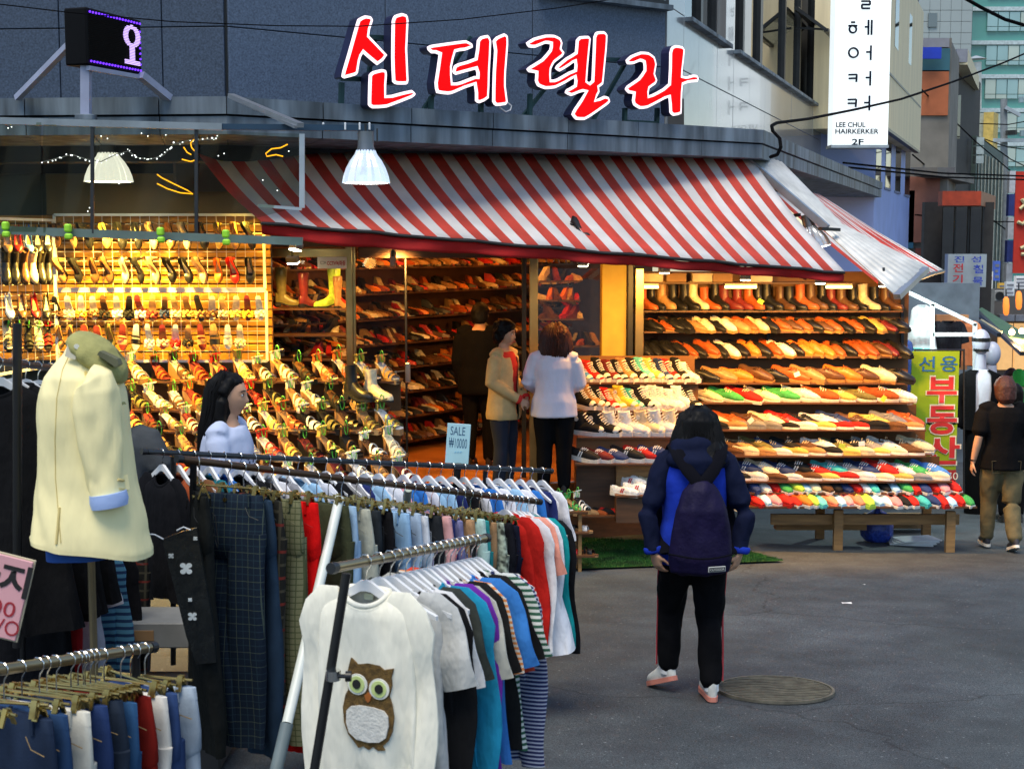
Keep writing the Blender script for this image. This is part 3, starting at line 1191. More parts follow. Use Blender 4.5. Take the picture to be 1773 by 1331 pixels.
def make_shoes():
    for kind, Hh, toe in (('pump', .075, .008), ('court_shoe', .05, .012)):
        L = .225
        base = lambda t: .006 + Hh * (1 - _sm((t - .12) / .55))
        up, ins, so, he = MB(), MB(), MB(), MB()
        foot(up, ins, L, base, lambda t: _ip(t, [(0, .055), (.15, .05), (.45, .026), (.62, .028), (.8, .034), (1, .018)]), lambda t: t < .68, .95, toe)
        plate(so, L, base, .005, .97, toe)
        he.loft([ring(V((-.092, 0, Hh - .004)), V((0, 0, -1)), .022, .022, 8), ring(V((-.098, 0, Hh * .45)), V((0, 0, -1)), .011, .010, 8), ring(V((-.1, 0, 0)), V((0, 0, -1)), .007, .007, 8)])
        proto(kind, [('upper', up, leather, 45), ('insole', ins, suede, False), ('sole', so, rubber, False), ('heel', he, leather, 40)], 'shoe')
    for kind, wedge in (('wedge_sandal', True), ('heeled_sandal', False)):
        L, Hh, pl = .215, .085, .028
        base = lambda t: pl + (Hh - pl + .02) * (1 - _sm((t - .1) / .6))
        up, ins, so, he, gr, bk = MB(), MB(), MB(), MB(), MB(), MB()
        plate(ins, L, lambda t: base(t) + .004, .005, .98)
        if wedge:
            plate(so, L, base, lambda t: base(t) - (.012 * _sm((t - .3) / .2) * (1 - _sm((t - .62) / .1))), .96)
        else:
            plate(so, L, base, lambda t: pl * _sm((t - .42) / .12) + .006, .96)
            he.loft([ring(V((-.085, 0, base(0) - .004)), V((0, 0, -1)), .026, .022, 8), ring(V((-.09, 0, .05)), V((0, 0, -1)), .018, .016, 8), ring(V((-.092, 0, 0)), V((0, 0, -1)), .017, .015, 8)])
        arc(up, .045, .040, base(.7), .040, 0, -.012, 8, .016)
        arc(up, .078, .034, base(.86), .026, 0, -.006, 8, .011)
        arc(up, .012, .036, base(.55), .052, 0, -.016, 8, .008)
        for k in range(7):
            pass
        pts = [V((-.1 + .024 * (1 - math.sin(a)) * 0 + .02 * (1 - math.cos(a * 2)) * 0 - .002, .028 * math.cos(a), base(.02))) for a in [PI * i / 6 for i in range(7)]]
        rr = []
        for a in [PI * i / 6 for i in range(7)]:
            p = V((-.062 - .042 * math.sin(a), .029 * math.cos(a), base(.05) + .004))
            rr.append([p + V((0, 0, 0)), p + V((.004, 0, 0)), p + V((.006, 0, .036 + .014 * math.sin(a))), p + V((.002, 0, .036 + .014 * math.sin(a)))])
        up.loft(rr)
        an = [V((-.062 + .044 * math.cos(a), .034 * math.sin(a), base(.05) + .058 + .012 * math.cos(a))) for a in [2 * PI * i / 10 for i in range(11)]]
        up.tube(an, .0045, 4)
        gr.tube([V((-.058 + .033 * math.cos(a) * .55, .004, base(.05) + .050 + .040 * math.sin(a))) for a in [2 * PI * i / 12 for i in range(13)]], .0032, 4)
        bk.bbox((-.05, -.037, base(.05) + .06), (.016, .006, .014), .002)
        parts = [('straps', up, leather, 45), ('insole', ins, suede, False), ('sole', so, rubber, False), ('support_ring', gr, plast_green, True), ('buckle', bk, gold_metal, False)]
        if not wedge:
            parts.append(('heel', he, rubber, 40))
        proto(kind, parts, 'sandal')
    L, Hh = .215, .055
    base = lambda t: .006 + Hh * (1 - _sm((t - .1) / .6))
    up, ins, so, he = MB(), MB(), MB(), MB()
    plate(ins, L, base, .004, .95)
    plate(so, L, lambda t: base(t) - .004, .005, .92)
    rr = random.Random(5)
    for k in range(26):
        a, b_ = rr.uniform(0, PI), rr.uniform(-.025, .03)
        p = V((.05 + b_, -math.cos(a) * .038, base(.72) + .008 + math.sin(a) * .028))
        up.sphere(p, rr.uniform(.010, .017), 6, 4)
    he.loft([ring(V((-.088, 0, Hh)), V((0, 0, -1)), .022, .02, 8), ring(V((-.092, 0, 0)), V((0, 0, -1)), .010, .010, 8)])
    proto('mule', [('toe_tuft', up, suede, True), ('insole', ins, leather, False), ('sole', so, rubber, False), ('heel', he, rubber, 40)], 'sandal')
    up, ins, so = MB(), MB(), MB()
    base = lambda t: .022 + .02 * (1 - _sm((t - .2) / .5))
    plate(ins, .215, base, .006, .98)
    plate(so, .215, lambda t: base(t) - .006, lambda t: base(t) - .006, .94)
    arc(up, .045, .041, base(.7), .044, 0, -.01, 8, .022)
    arc(up, .0, .036, base(.5), .055, 0, -.012, 8, .008)
    proto('slide_sandal', [('band', up, leather, 45), ('insole', ins, suede, False), ('sole', so, rubber, False)], 'sandal')
    L = .25
    up, so, he, ins = MB(), MB(), MB(), MB()
    base = lambda t: .010 + .03 * (1 - _sm((t - .15) / .4))
    foot(up, None, L, base, lambda t: _ip(t, [(0, .08), (.2, .1), (.4, .095), (.55, .07), (.75, .05), (.9, .042), (1, .022)]), lambda t: False, 1, .012)
    rings = []
    for z, cx, rx, ry in ((.06, -.068, .052, .031), (.10, -.066, .047, .034), (.14, -.068, .042, .033), (.19, -.070, .045, .036), (.215, -.070, .047, .038)):
        rings.append([V((cx + rx * math.cos(a), ry * math.sin(a), z + .008 * math.cos(a) * (z - .06) * 4)) for a in [2 * PI * i / 12 for i in range(12)]])
    top = rings[-1]
    rings.append([V((p.x * .92 - .0056, p.y * .9, p.z)) for p in top])
    rings.append([V((p.x * .9 - .007, p.y * .85, .10)) for p in top])
    up.loft(rings)
    ins.add([V((p.x * .9 - .007, p.y * .84, .19)) for p in top], [tuple(range(12))])
    plate(so, L, base, .012, 1.05)
    he.bbox((-.098, 0, .017), (.056, .05, .034), .004)
    proto('ankle_boot', [('upper', up, leather, 55), ('lining', ins, suede, False), ('sole', so, rubber, False), ('heel', he, rubber, False)], 'boot')
    up, so, he = MB(), MB(), MB()
    foot(up, None, L, base, lambda t: _ip(t, [(0, .08), (.2, .1), (.4, .095), (.55, .07), (.75, .05), (.9, .042), (1, .022)]), lambda t: False, 1, .010)
    rings = []
    for z, cx, rx, ry in ((.06, -.068, .052, .031), (.12, -.066, .044, .034), (.2, -.07, .05, .04), (.3, -.072, .06, .05), (.36, -.07, .062, .052), (.37, -.07, .056, .046), (.25, -.07, .05, .04)):
        rings.append([V((cx + rx * math.cos(a), ry * math.sin(a), z)) for a in [2 * PI * i / 12 for i in range(12)]])
    up.loft(rings)
    plate(so, L, base, .012, 1.05)
    he.bbox((-.098, 0, .017), (.056, .05, .034), .004)
    proto('tall_boot', [('upper', up, leather, 55), ('sole', so, rubber, False), ('heel', he, rubber, False)], 'boot')
    for kind, hh, lace, mat in (('laced_shoe', 1., True, leather), ('loafer', .85, False, leather), ('boat_shoe', .85, True, suede)):
        L = .265
        up, ins, so, la = MB(), MB(), MB(), MB()
        base = lambda t: .020 + .004 * (1 - _sm(t / .5))
        hf = lambda t: hh * _ip(t, [(0, .056), (.1, .058), (.3, .045), (.45, .058), (.56, .066), (.72, .050), (.88, .040), (1, .022)])
        foot(up, ins, L, base, hf, lambda t: t < .44, 1.08, .017)
        plate(so, L, lambda t: base(t) + .004, lambda t: .020 if t > .42 or t < .3 else .014, 1.18, .021)
        so.bbox((-.095, 0, .008), (.07, .06, .016), .003)
        if lace:
            for k, t in enumerate((.50, .56, .62)):
                x, z = (t - .5) * L, base(t) + hf(t) * 1.04
                la.tube([V((x - .004, -.022, z - .008)), V((x, -.008, z + .002)), V((x + .004, .008, z + .002)), V((x, .022, z - .008))], .0028, 4)
                la.tube([V((x + .006, -.022, z - .009)), V((x + .002, .008, z + .0005)), V((x + .002, .022, z - .009))], .0024, 4)
            la.tube([V((.0, 0, base(.5) + .07)), V((-.006, .02, base(.5) + .074)), V((.004, .034, base(.5) + .062)), V((.008, .012, base(.5) + .07))], .0024, 4)
        else:
            arc(la, (.56 - .5) * L, .030, base(.56) + hf(.56) * .62, hf(.56) * .48, 0, 0, 8, .011)
        proto(kind, [('upper', up, mat, 45), ('insole', ins, suede, False), ('sole', so, rubber, False), ('laces' if lace else 'saddle_strap', la, canvas, False)], 'shoe')
    for kind, hi in (('trainer', False), ('high_top_trainer', True)):
        L = .27
        up, ins, so, la, cp = MB(), MB(), MB(), MB(), MB()
        base = lambda t: .026
        hf = lambda t: _ip(t, [(0, .062), (.1, .06), (.28, .045), (.42, .06), (.55, .066), (.72, .052), (.88, .042), (1, .026)])
        foot(up, None if hi else ins, L, base, hf, lambda t: t < .4 and not hi, 1.12, .020)
        plate(so, L, lambda t: .032 + (.008 * _sm((t - .9) / .1)) + (.006 if not hi and t < .25 else 0), lambda t: .032 + (.008 * _sm((t - .9) / .1)) + (.006 if not hi and t < .25 else 0), 1.22, .024)
        if hi:
            rings = []
            for z, cx, rx, ry in ((.05, -.06, .062, .033), (.09, -.062, .055, .034), (.125, -.070, .048, .033), (.155, -.074, .047, .034), (.157, -.074, .041, .028), (.10, -.07, .04, .026)):
                rings.append([V((cx + rx * math.cos(a), ry * math.sin(a), z + .012 * max(0, math.cos(a)) * (z > .1))) for a in [2 * PI * i / 12 for i in range(12)]])
            up.loft(rings)
            for k in range(6):
                q = k / 5
                x, z, wd = -.022 + .062 * (1 - q), .150 - .066 * (1 - q) ** .8, .024
                la.tube([V((x - .002, -wd, z - .006)), V((x + .008, -.006, z + .003)), V((x + .010, .006, z + .003)), V((x - .002, wd, z - .006))], .0035, 4)
            cp.sphere((.098, 0, .046), (.036, .040, .027), 10, 6)
            for sgn in (-1, 1):
                cp.cyl((-.07, sgn * .034, .118), (-.07, sgn * .0375, .118), .017, n=10)
        else:
            for k in range(4):
                t = .47 + .055 * k
                x, z = (t - .5) * L, base(t) + hf(t) * 1.05
                la.tube([V((x - .003, -.024, z - .010)), V((x + .002, -.006, z + .002)), V((x + .004, .006, z + .002)), V((x - .003, .024, z - .010))], .0034, 4)
            for sgn in (-1, 1):
                for q in (-.012, .006):
                    cp.bar((q - .008, sgn * .039, .036), (q + .010, sgn * .034, .078), .009, .004, V((0, 1, 0)))
        parts = [('upper', up, canvas if hi else suede, 45), ('sole', so, rubber, 40), ('laces', la, canvas, False), ('toe_cap' if hi else 'side_stripe', cp, rubber, 40)]
        if not hi:
            parts.insert(1, ('insole', ins, suede, False))
        proto(kind, parts, 'trainer')
    L = .24
    up, ins, so = MB(), MB(), MB()
    base = lambda t: .018
    foot(up, ins, L, base, lambda t: _ip(t, [(0, .048), (.1, .046), (.3, .036), (.5, .046), (.62, .050), (.78, .042), (.9, .034), (1, .018)]), lambda t: t < .52, 1.1, .02)
    plate(so, L, lambda t: .022, .022, 1.16, .023)
    proto('slip_on', [('upper', up, canvas, 45), ('insole', ins, suede, False), ('sole', so, rubber, False)], 'shoe')


make_shoes()
KINDWORD = {'pump': 'high-heeled pump', 'court_shoe': 'court shoe', 'wedge_sandal': 'wedge sandal', 'heeled_sandal': 'heeled sandal', 'mule': 'mule', 'slide_sandal': 'slide sandal',
            'ankle_boot': 'ankle boot', 'tall_boot': 'tall boot', 'laced_shoe': 'laced shoe', 'loafer': 'loafer', 'boat_shoe': 'boat shoe', 'trainer': 'trainer',
            'high_top_trainer': 'high-top trainer', 'slip_on': 'slip-on'}
ORD = ['first', 'second', 'third', 'fourth', 'fifth', 'sixth', 'seventh', 'eighth', 'ninth', 'tenth', 'eleventh', 'twelfth', 'thirteenth', 'fourteenth', 'fifteenth', 'sixteenth', 'seventeenth', 'eighteenth', 'nineteenth', 'twentieth']


def row_labels(cols, kinds, place, end):
    """colour and kind first; where a row repeats a colour, count from a landmark"""
    n = len(cols)
    keys = list(zip(cols, kinds))
    out = []
    seen = {}
    for k in keys:
        seen[k] = seen.get(k, 0) + 1
        c, kd = k
        if keys.count(k) == 1:
            out.append(f'the only {c} {KINDWORD[kd]} on {place}')
        else:
            out.append(f'{ORD[seen[k] - 1]} {c} {KINDWORD[kd]} counted from {end}, {place}')
    return out


INS = {'black': 'tan', 'brown': 'tan', 'navy': 'tan', 'maroon': 'tan'}


def shoe_colors(kind, c, rr, sole=None):
    b = C[c]
    j = rr.uniform(.85, 1.15)
    b = tuple(min(.85, x * j) for x in b)
    d = {'upper': b, 'straps': b, 'band': b, 'toe_tuft': b, 'heel': b, 'lining': (.10, .06, .03), 'insole': C[INS.get(c, 'beige')], 'sole': SOLE['tan'], 'laces': (.6, .58, .52), 'toe_cap': (.72, .70, .64), 'side_stripe': C['white'], 'saddle_strap': tuple(x * .8 for x in b)}
    if kind in ('pump', 'court_shoe'):
        d['insole'] = C[rr.choice(['beige', 'tan', 'cream'])]
        d['sole'] = SOLE['black']
    elif kind in ('wedge_sandal', 'heeled_sandal', 'mule', 'slide_sandal'):
        s = rr.choice(['wood', 'black', 'gum', 'wood', 'cork', 'wood'])
        if c == 'black' and rr.random() < .4: s = 'black'
        d['sole'] = SOLE[s]; d['insole'] = C[rr.choice(['brown', 'black', 'maroon', 'tan', 'silver', 'cream'])]; d['heel'] = SOLE[s]
    elif kind in ('ankle_boot', 'tall_boot'):
        d['sole'] = SOLE['black']; d['heel'] = SOLE['black']
    elif kind in ('laced_shoe', 'loafer'):
        d['sole'] = SOLE['black' if c in ('black', 'navy', 'maroon') else 'gum']; d['laces'] = tuple(x * .7 for x in b); d['insole'] = C['tan']
    elif kind == 'boat_shoe':
        d['sole'] = SOLE['white']; d['laces'] = C['cream']; d['insole'] = C['tan']
    elif kind in ('trainer', 'high_top_trainer'):
        d['sole'] = SOLE['white']; d['laces'] = C['white'] if c != 'white' else (.7, .7, .7); d['insole'] = C['grey']
        d['side_stripe'] = C['white'] if c != 'white' else C['red']
    elif kind == 'slip_on':
        d['sole'] = SOLE['white'] if rr.random() < .7 else b; d['insole'] = C[rr.choice(['white', 'pink', 'beige'])]
    if sole: d['sole'] = SOLE[sole]
    return d


def shoe_row(kinds, cols, a, b, ang, place, end, group, seed=0, jit=11, s=1., hang=False, lean=0., tilt=0.):
    """one shoe per colour between the points a and b; ang = heading of the toes in degrees"""
    rr = random.Random(seed)
    n = len(cols)
    if isinstance(kinds, str):
        kinds = [kinds] * n
    labs = row_labels(cols, kinds, place, end)
    for i, (k, c, lb) in enumerate(zip(kinds, cols, labs)):
        f = (i + .5) / n
        p = a.lerp(b, f)
        sc = s * rr.uniform(.96, 1.04)
        if hang:
            mt = Matrix.Translation(p) @ Matrix(((0, 1, 0, 0), (0, 0, -1, 0), (-1, 0, 0, 0), (0, 0, 0, 1)))
            mt = mt @ Matrix.Rotation(math.radians(lean + rr.uniform(-14, 14)), 4, 'X') @ Matrix.Rotation(math.radians(rr.uniform(-6, 6)), 4, 'Z') @ Matrix.Scale(sc, 4)
        else:
            mt = Matrix.Translation(p + V((rr.uniform(-.012, .012), rr.uniform(-.02, .02), math.sin(math.radians(tilt)) * .05))) @ Matrix.Rotation(math.radians(tilt), 4, 'X') @ TRS((0, 0, 0), math.radians(ang + rr.uniform(-jit, jit)), s=sc)
        mt = mt @ Matrix.Diagonal((rr.uniform(.94, 1.06), rr.uniform(.92, 1.1), rr.uniform(.88, 1.16), 1))
        if k in ('laced_shoe', 'loafer', 'boat_shoe', 'trainer', 'ankle_boot', 'slip_on') and not hang and rr.random() < .5:
            mt = mt @ Matrix.Scale(-1, 4, V((0, 1, 0)))
        dup(PROTO[k], mt, lb, colors=shoe_colors(k, c, rr), group=group)


def pick(names, n, seed):
    rr = random.Random(seed)
    out = []
    while len(out) < n:
        c = rr.choice(names)
        if not out or out[-1] != c or rr.random() < .3:
            out.append(c)
    return out


stand = thing('shoe_stand', 'long wooden tiered shoe stand rising under the striped awning', 'shoe stand', G(1450, 950))


def board(parent, u0, u1, v, Y, depth, th=.016, mat=None, name='shelf_board', dx0=0., dx1=0.):
    a, b = P(u0, v, Y), P(u1, v, Y)
    z = a.z - th / 2
    mt = mat or M('shelf_wood', (.10, .038, .012), .5, var=.3, vscale=3, stretch=(1, 8, 8))
    vs = []
    for zz in (-th / 2, th / 2):
        vs += [V((a.x, Y, z + zz)), V((b.x, Y, z + zz)), V((b.x + dx1, Y + depth, z + zz)), V((a.x + dx0, Y + depth, z + zz))]
    return MB().add(vs, [(0, 3, 2, 1), (4, 5, 6, 7), (0, 1, 5, 4), (1, 2, 6, 5), (2, 3, 7, 6), (3, 0, 4, 7)]).build(name, mt, parent)


rowsR = [  # u0, u1, v, Y, kind, colours, heading, place
    (1112, 1556, 538, 14.5, 'ankle_boot', ['rust', 'black', 'tan', 'black', 'black', 'cream', 'rust', 'black', 'maroon', 'maroon', 'rust', 'black', 'black', 'brown', 'black', 'rust', 'brown', 'black', 'maroon', 'brown', 'black', 'cream', 'black', 'brown'], -50, 'the highest plank of the stand'),
    (1118, 1562, 574, 14.47, 'loafer', ['black', 'rust', 'black', 'black', 'tan', 'cream', 'black', 'white', 'tan', 'rust', 'cream', 'black', 'rust', 'brown', 'rust', 'black', 'brown', 'rust', 'black', 'rust', 'black', 'gold', 'maroon', 'black'], -48, 'the second highest plank'),
    (1104, 1568, 617, 14.44, 'laced_shoe', ['black', 'black', 'black', 'black', 'rust', 'black', 'rust', 'black', 'white', 'black', 'orange', 'black', 'rust', 'white', 'black', 'orange', 'orange', 'orange', 'rust', 'black', 'rust', 'rust', 'brown', 'maroon', 'black'], -52, 'the third highest plank'),
    (1172, 1572, 663, 14.3, 'laced_shoe', ['black', 'black', 'tan', 'orange', 'brown', 'black', 'rust', 'tan', 'brown', 'orange', 'brown', 'cream', 'black'], -24, 'the fourth highest plank'),
    (1208, 1574, 697, 14.18, 'boat_shoe', ['cream', 'green', 'red', 'cream', 'green', 'white', 'rust', 'gold', 'olive', 'rust', 'white'], -22, 'the fifth highest plank'),
    (1222, 1588, 741, 14.02, 'loafer', ['cream', 'rust', 'brown', 'cream', 'red', 'black', 'white', 'navy', 'brown', 'gold', 'grey', 'rust'], -22, 'the sixth highest plank'),
    (1240, 1606, 786, 13.86, 'boat_shoe', ['brown', 'tan', 'olive', 'navy', 'black', 'brown', 'white', 'olive', 'black', 'grey', 'white', 'brown', 'cream'], -22, 'the seventh plank down'),
    (1250, 1628, 829, 13.70, 'trainer', ['navy', 'navy', 'cream', 'navy', 'black', 'red', 'teal', 'grey', 'navy', 'red', 'white', 'green', 'blue'], -24, 'the third plank from the bottom'),
    (1296, 1660, 853, 13.55, 'slip_on', ['navy', 'white', 'red', 'green', 'lime', 'sky blue', 'cream', 'brown', 'black', 'navy', 'red', 'white', 'teal', 'black', 'sky blue', 'green', 'red', 'navy', 'red', 'pink', 'red'], -62, 'the plank above the bottom one'),
    (1300, 1684, 877, 13.40, 'slip_on', ['red', 'sky blue', 'pink', 'red', 'red', 'orange', 'lime', 'turquoise', 'coral', 'sky blue', 'pink', 'coral', 'lime', 'sky blue', 'white', 'pink', 'black', 'red', 'teal', 'navy', 'red', 'sky blue', 'red', 'green'], -62, 'the bottom plank of the stand'),
]
for i, (u0, u1, v, Y, kd, cols, ang, place) in enumerate(rowsR):
    d = .26 if i < 3 else .34
    board(stand, u0 - 6, u1 + 8, v, Y - .10, d, dx0=-.06 if i < 3 else 0)
    a, b = P(u0, v, Y - .10), P(u1, v, Y - .10)
    a, b = a + V((0, .13, .001)), b + V((0, .13, .001))
    shoe_row(kd, cols, a, b, ang, place, 'the pillar end', 'shoes on the tiered wooden stand', seed=40 + i, s=(1.18, 1.3, 1.3, 1.42, 1.45, 1.45, 1.45, 1.4, 1.2, 1.2)[i], tilt=(0, 14, 16, 18, 20, 20, 20, 18, 14, 12)[i])
for j, (u0, u1, v, Y, n) in enumerate(((1225, 1590, 741, 13.88, 12), (1250, 1590, 786, 13.72, 12), (1260, 1635, 830, 13.56, 12))):
    a, b = P(u0, v + 1, Y), P(u1, v + 1, Y)
    board(stand, u0 - 4, u1 + 14, v + 3, Y - .10, .2)
    cols = pick(['cream', 'black', 'white', 'gold', 'tan', 'brown', 'red', 'grey'], n, 70 + j)
    place = ['in front of the sixth highest plank', 'in front of the seventh plank', 'in front of the trainers'][j]
    shoe_row('slip_on', cols, a, b, -20, place, 'the pillar end', 'flats on the tiered wooden stand', seed=80 + j, s=1.1)
back = M('stand_back', (.16, .065, .015), .6, var=.25, vscale=2, stretch=(1, 4, 4))
a, b = P(1092, 470, 14.74), P(1570, 660, 14.74)
MB().box(((a.x + b.x) / 2, 14.76, (a.z + b.z) / 2), (b.x - a.x, .03, a.z - b.z)).build('back_board', back, stand)
for (u0, u1, v0, v1, Y) in ((1172, 1570, 620, 700, 14.56), (1205, 1585, 700, 745, 14.42), (1225, 1600, 745, 790, 14.28), (1245, 1625, 790, 835, 14.1), (1290, 1650, 835, 880, 13.95)):
    a, b = P(u0, v0, Y), P(u1, v1, Y)
    MB().box(((a.x + b.x) / 2, Y, (a.z + b.z) / 2), (b.x - a.x, .02, a.z - b.z)).build('riser_board', back, stand)
for u in (1098, 1330, 1562):
    a, b = P(u, 455, 14.70), P(u, 640, 14.70)
    MB().bar(a, b, .03, .03, V((0, 1, 0))).build('upright', alu_dark, stand)
board(stand, 1105, 1480, 489, 14.45, .26)
for u in (1455, 1646):
    t_, g = P(u, 884, 13.42), None
    for (yy) in ((13.42, 14.2) if u > 1600 else (13.5, 14.3)):
        x = t_.x
        MB().box((x, yy, (t_.z + gz(x, yy)) / 2 - .004), (.085, .06, t_.z - gz(x, yy))).build('leg', M('wood_board'), stand)
a, b = P(1335, 888, 13.6), P(1660, 888, 13.6)
MB().box(((a.x + b.x) / 2, 13.6, a.z - .06), (b.x - a.x, .05, .10)).build('apron_rail', M('wood_board'), stand)
MB().box((P(1420, 900, 13.9).x, 13.9, P(1420, 900, 13.9).z - .03), (.9, .12, .12)).build('cross_beam', M('wood_board'), stand)
for k, u in enumerate((1130, 1170, 1215, 1250, 1310)):
    p = P(u, 488, 14.5)
    o = thing('shoe_box', ['plain cream shoe box nearest the pillar on the top shelf', 'flat brown shoe box second from the pillar on top', 'cream shoe box third from the pillar on the top shelf', 'brown shoe box fourth from the pillar on the top shelf', 'long cream shoe box farthest from the pillar on top'][k], 'box', p, 'shoe boxes over the boots')
    m = M('card_cream', (.6, .5, .33), .8) if k % 2 == 0 else M('card_brown', (.28, .16, .07), .8)
    MB().bbox(p + V((0, 0, .035)), (.2 if k < 4 else .3, .13, .07), .004).build('box_body', m, o)
    MB().bbox(p + V((0, 0, .078)), (.206 if k < 4 else .306, .136, .02), .004).build('lid', m, o)

for k, (u, v, Y, lb) in enumerate(((1317, 522, 14.3, 'lime price tag on the boots halfway along the highest plank'), (1458, 772, 13.5, 'lime price tag among the boat shoes on the seventh plank'), (1492, 768, 13.5, 'small white price tag among the boat shoes on the seventh plank'),
                                   (1380, 648, 14.05, 'white price tag among the tan laced shoes'), (1300, 728, 13.7, 'cream price tag among the loafers on the sixth plank'), (1530, 690, 13.9, 'lime price tag toward the far end of the fifth plank'))):
    t = thing('price_tag', lb, 'tag', P(u, v, Y), 'price tags on the shoe stand')
    MB().bbox(P(u, v, Y), (.06, .004, .045), .001, Matrix.Rotation(.5 - .3 * k, 3, 'Y')).build('card', M('tag_lime', (.50, .62, .05), .6) if 'lime' in lb else M('paper'), t)
    MB().tube([P(u, v, Y) + V((0, .003, .02)), P(u, v, Y) + V((.01, .03, .05))], .0015, 4).build('thread', M('thin_thread', (.5, .48, .4), .8), t)

st2 = thing('trainer_stand', 'short wooden stand stacked with bright trainers beside the yellow pillar', 'shoe stand', P(1090, 880, 13.0))
rows2 = [(1003, 1200, 662, 13.75, 'high_top_trainer', ['blue', 'red', 'black', 'maroon', 'black', 'tan', 'black', 'turquoise', 'gold', 'navy', 'red', 'black', 'white'], -55, 'the top step by the pillar', .98),
         (1003, 1206, 711, 13.5, 'high_top_trainer', ['black', 'tan', 'black', 'red', 'gold', 'yellow', 'teal', 'black', 'white', 'white', 'white', 'white', 'white', 'black'], -50, 'the second step by the pillar', .98),
         (1004, 1190, 757, 13.2, 'high_top_trainer', ['black', 'black', 'white', 'white', 'cream', 'white', 'cream'], -28, 'the third step by the pillar', 1.1),
         (1000, 1200, 803, 12.95, 'trainer', ['black', 'maroon', 'navy', 'black', 'red', 'navy', 'white', 'red'], -28, 'the fourth step by the pillar', 1.08)]
for i, (u0, u1, v, Y, kd, cols, ang, place, s) in enumerate(rows2):
    board(st2, u0 - 4, u1 + 4, v, Y - .12, .34)
    a, b = P(u0, v, Y - .12) + V((0, .15, .001)), P(u1, v, Y - .12) + V((0, .15, .001))
    shoe_row(kd, cols, a, b, ang, place, 'the doorway end', 'trainers on the short wooden stand', seed=120 + i, s=s * 1.2, tilt=10)
    p, q = P(u0 - 2, v - 46, Y + .2), P(u1 + 2, v, Y + .2)
    MB().box(((p.x + q.x) / 2, Y + .2, (p.z + q.z) / 2), (q.x - p.x, .02, p.z - q.z)).build('riser_board', M('stand_back'), st2)
p, q = P(1068, 808, 12.95), P(1205, 905, 12.95)
MB().box(((p.x + q.x) / 2, 13.3, (p.z + q.z) / 2), (q.x - p.x, .6, p.z - q.z)).build('base_box', M('wood_board'), st2)
board(st2, 1066, 1140, 858, 12.62, .3)
p = P(1066, 858, 12.62); q = P(1140, 905, 12.62)
MB().box(((p.x + q.x) / 2, 12.8, (p.z + q.z) / 2 - .02), (q.x - p.x - .02, .26, p.z - q.z - .02)).build('base_box', M('dark_wood'), st2)
a, b = P(1072, 858, 12.74), P(1140, 858, 12.74)
shoe_row('trainer', ['white', 'white', 'white'], a, b, -35, 'the low box by the turf', 'the doorway', 'trainers on the short wooden stand', seed=140, s=1.1)
a, b = P(1080, 842, 12.95), P(1150, 842, 12.95)
shoe_row('trainer', ['white', 'cream'], a, b, -30, 'the back of the low box', 'the doorway', 'trainers on the short wooden stand', seed=141, s=1.1)
a, b = P(1150, 888, 12.5), P(1300, 884, 13.0)
shoe_row('slip_on', ['green', 'red', 'white', 'lime'], a, b, -60, 'the step behind the turf mat', 'the doorway', 'flats behind the turf', seed=142)

rk = thing('sandal_rack', 'small narrow wooden rack of sandals at the edge of the turf', 'shoe rack', G(985, 985))
for v, u0, u1 in ((886, 935, 1018), (921, 940, 1020), (962, 950, 1030)):
    board(rk, u0, u1, v, 12.1, .26)
for u in (962, 1004):
    p, q = P(u, 884, 12.2), P(u, 988, 12.2)
    MB().box((p.x, 12.25, (p.z + q.z) / 2), (.03, .22, p.z - q.z)).build('side_panel', M('wood_board'), rk)
shoe_row('heeled_sandal', ['black', 'beige', 'green', 'green', 'silver'], P(940, 886, 12.22), P(1014, 886, 12.22), -38, 'the top board of the small rack', 'the clothes rack', 'sandals on the small rack', seed=150, s=.98)
shoe_row('slide_sandal', ['white', 'silver', 'black', 'silver'], P(944, 921, 12.22), P(1016, 921, 12.22), -20, 'the middle board of the small rack', 'the clothes rack', 'sandals on the small rack', seed=151, s=.95)
shoe_row('slide_sandal', ['brown', 'red', 'black'], P(955, 962, 12.22), P(1026, 962, 12.22), -20, 'the lowest board of the small rack', 'the clothes rack', 'sandals on the small rack', seed=152, s=.95)
board(rk, 1008, 1068, 893, 12.75, .3, name='low_board')
shoe_row('slip_on', ['tan', 'rust', 'black', 'red'], P(1010, 893, 12.88), P(1066, 893, 12.88), -25, 'the low board beside the rack', 'the clothes rack', 'flats beside the small rack', seed=153, s=.95)
st3 = thing('dark_step_box', 'dark wooden box with a few flat shoes in the doorway', 'box', P(1030, 880, 13.1))
p, q = P(998, 806, 13.05), P(1070, 882, 13.05)
MB().box(((p.x + q.x) / 2, 13.3, (p.z + q.z) / 2), (q.x - p.x, .4, p.z - q.z)).build('box_body', M('dark_wood'), st3)

g = G(1527, 942)
bg = thing('plastic_bag', 'tied blue plastic bag standing under the shoe stand', 'bag', g)
mb = MB()
for z, r in ((.0, .13), (.06, .165), (.16, .17), (.26, .13), (.31, .05), (.335, .03), (.36, .05)):
    mb.v  # rings below
rings = []
for z, r in ((.0, .12), (.05, .16), (.15, .17), (.25, .13), (.30, .055), (.325, .022), (.36, .045)):
    rings.append([V((g.x + r * (1 + .12 * noise.noise(V((math.cos(a) * 2, math.sin(a) * 2, z * 9)))) * math.cos(a), g.y + .2 + r * (1 + .1 * math.sin(5 * a)) * math.sin(a), g.z + z)) for a in [2 * PI * i / 24 for i in range(24)]])
mb.loft(rings)
mb.build('bag_body', M('blue_plastic', (.03, .07, .42), .3, var=.25, vscale=20, bump=.6, bscale=30, bdist=.02), bg, smooth=True)
mb = MB()
mb.tube([V((g.x - .025, g.y + .2, g.z + .325)), V((g.x + .025, g.y + .19, g.z + .328))], .012, 6)
mb.build('knot', M('blue_plastic'), bg)
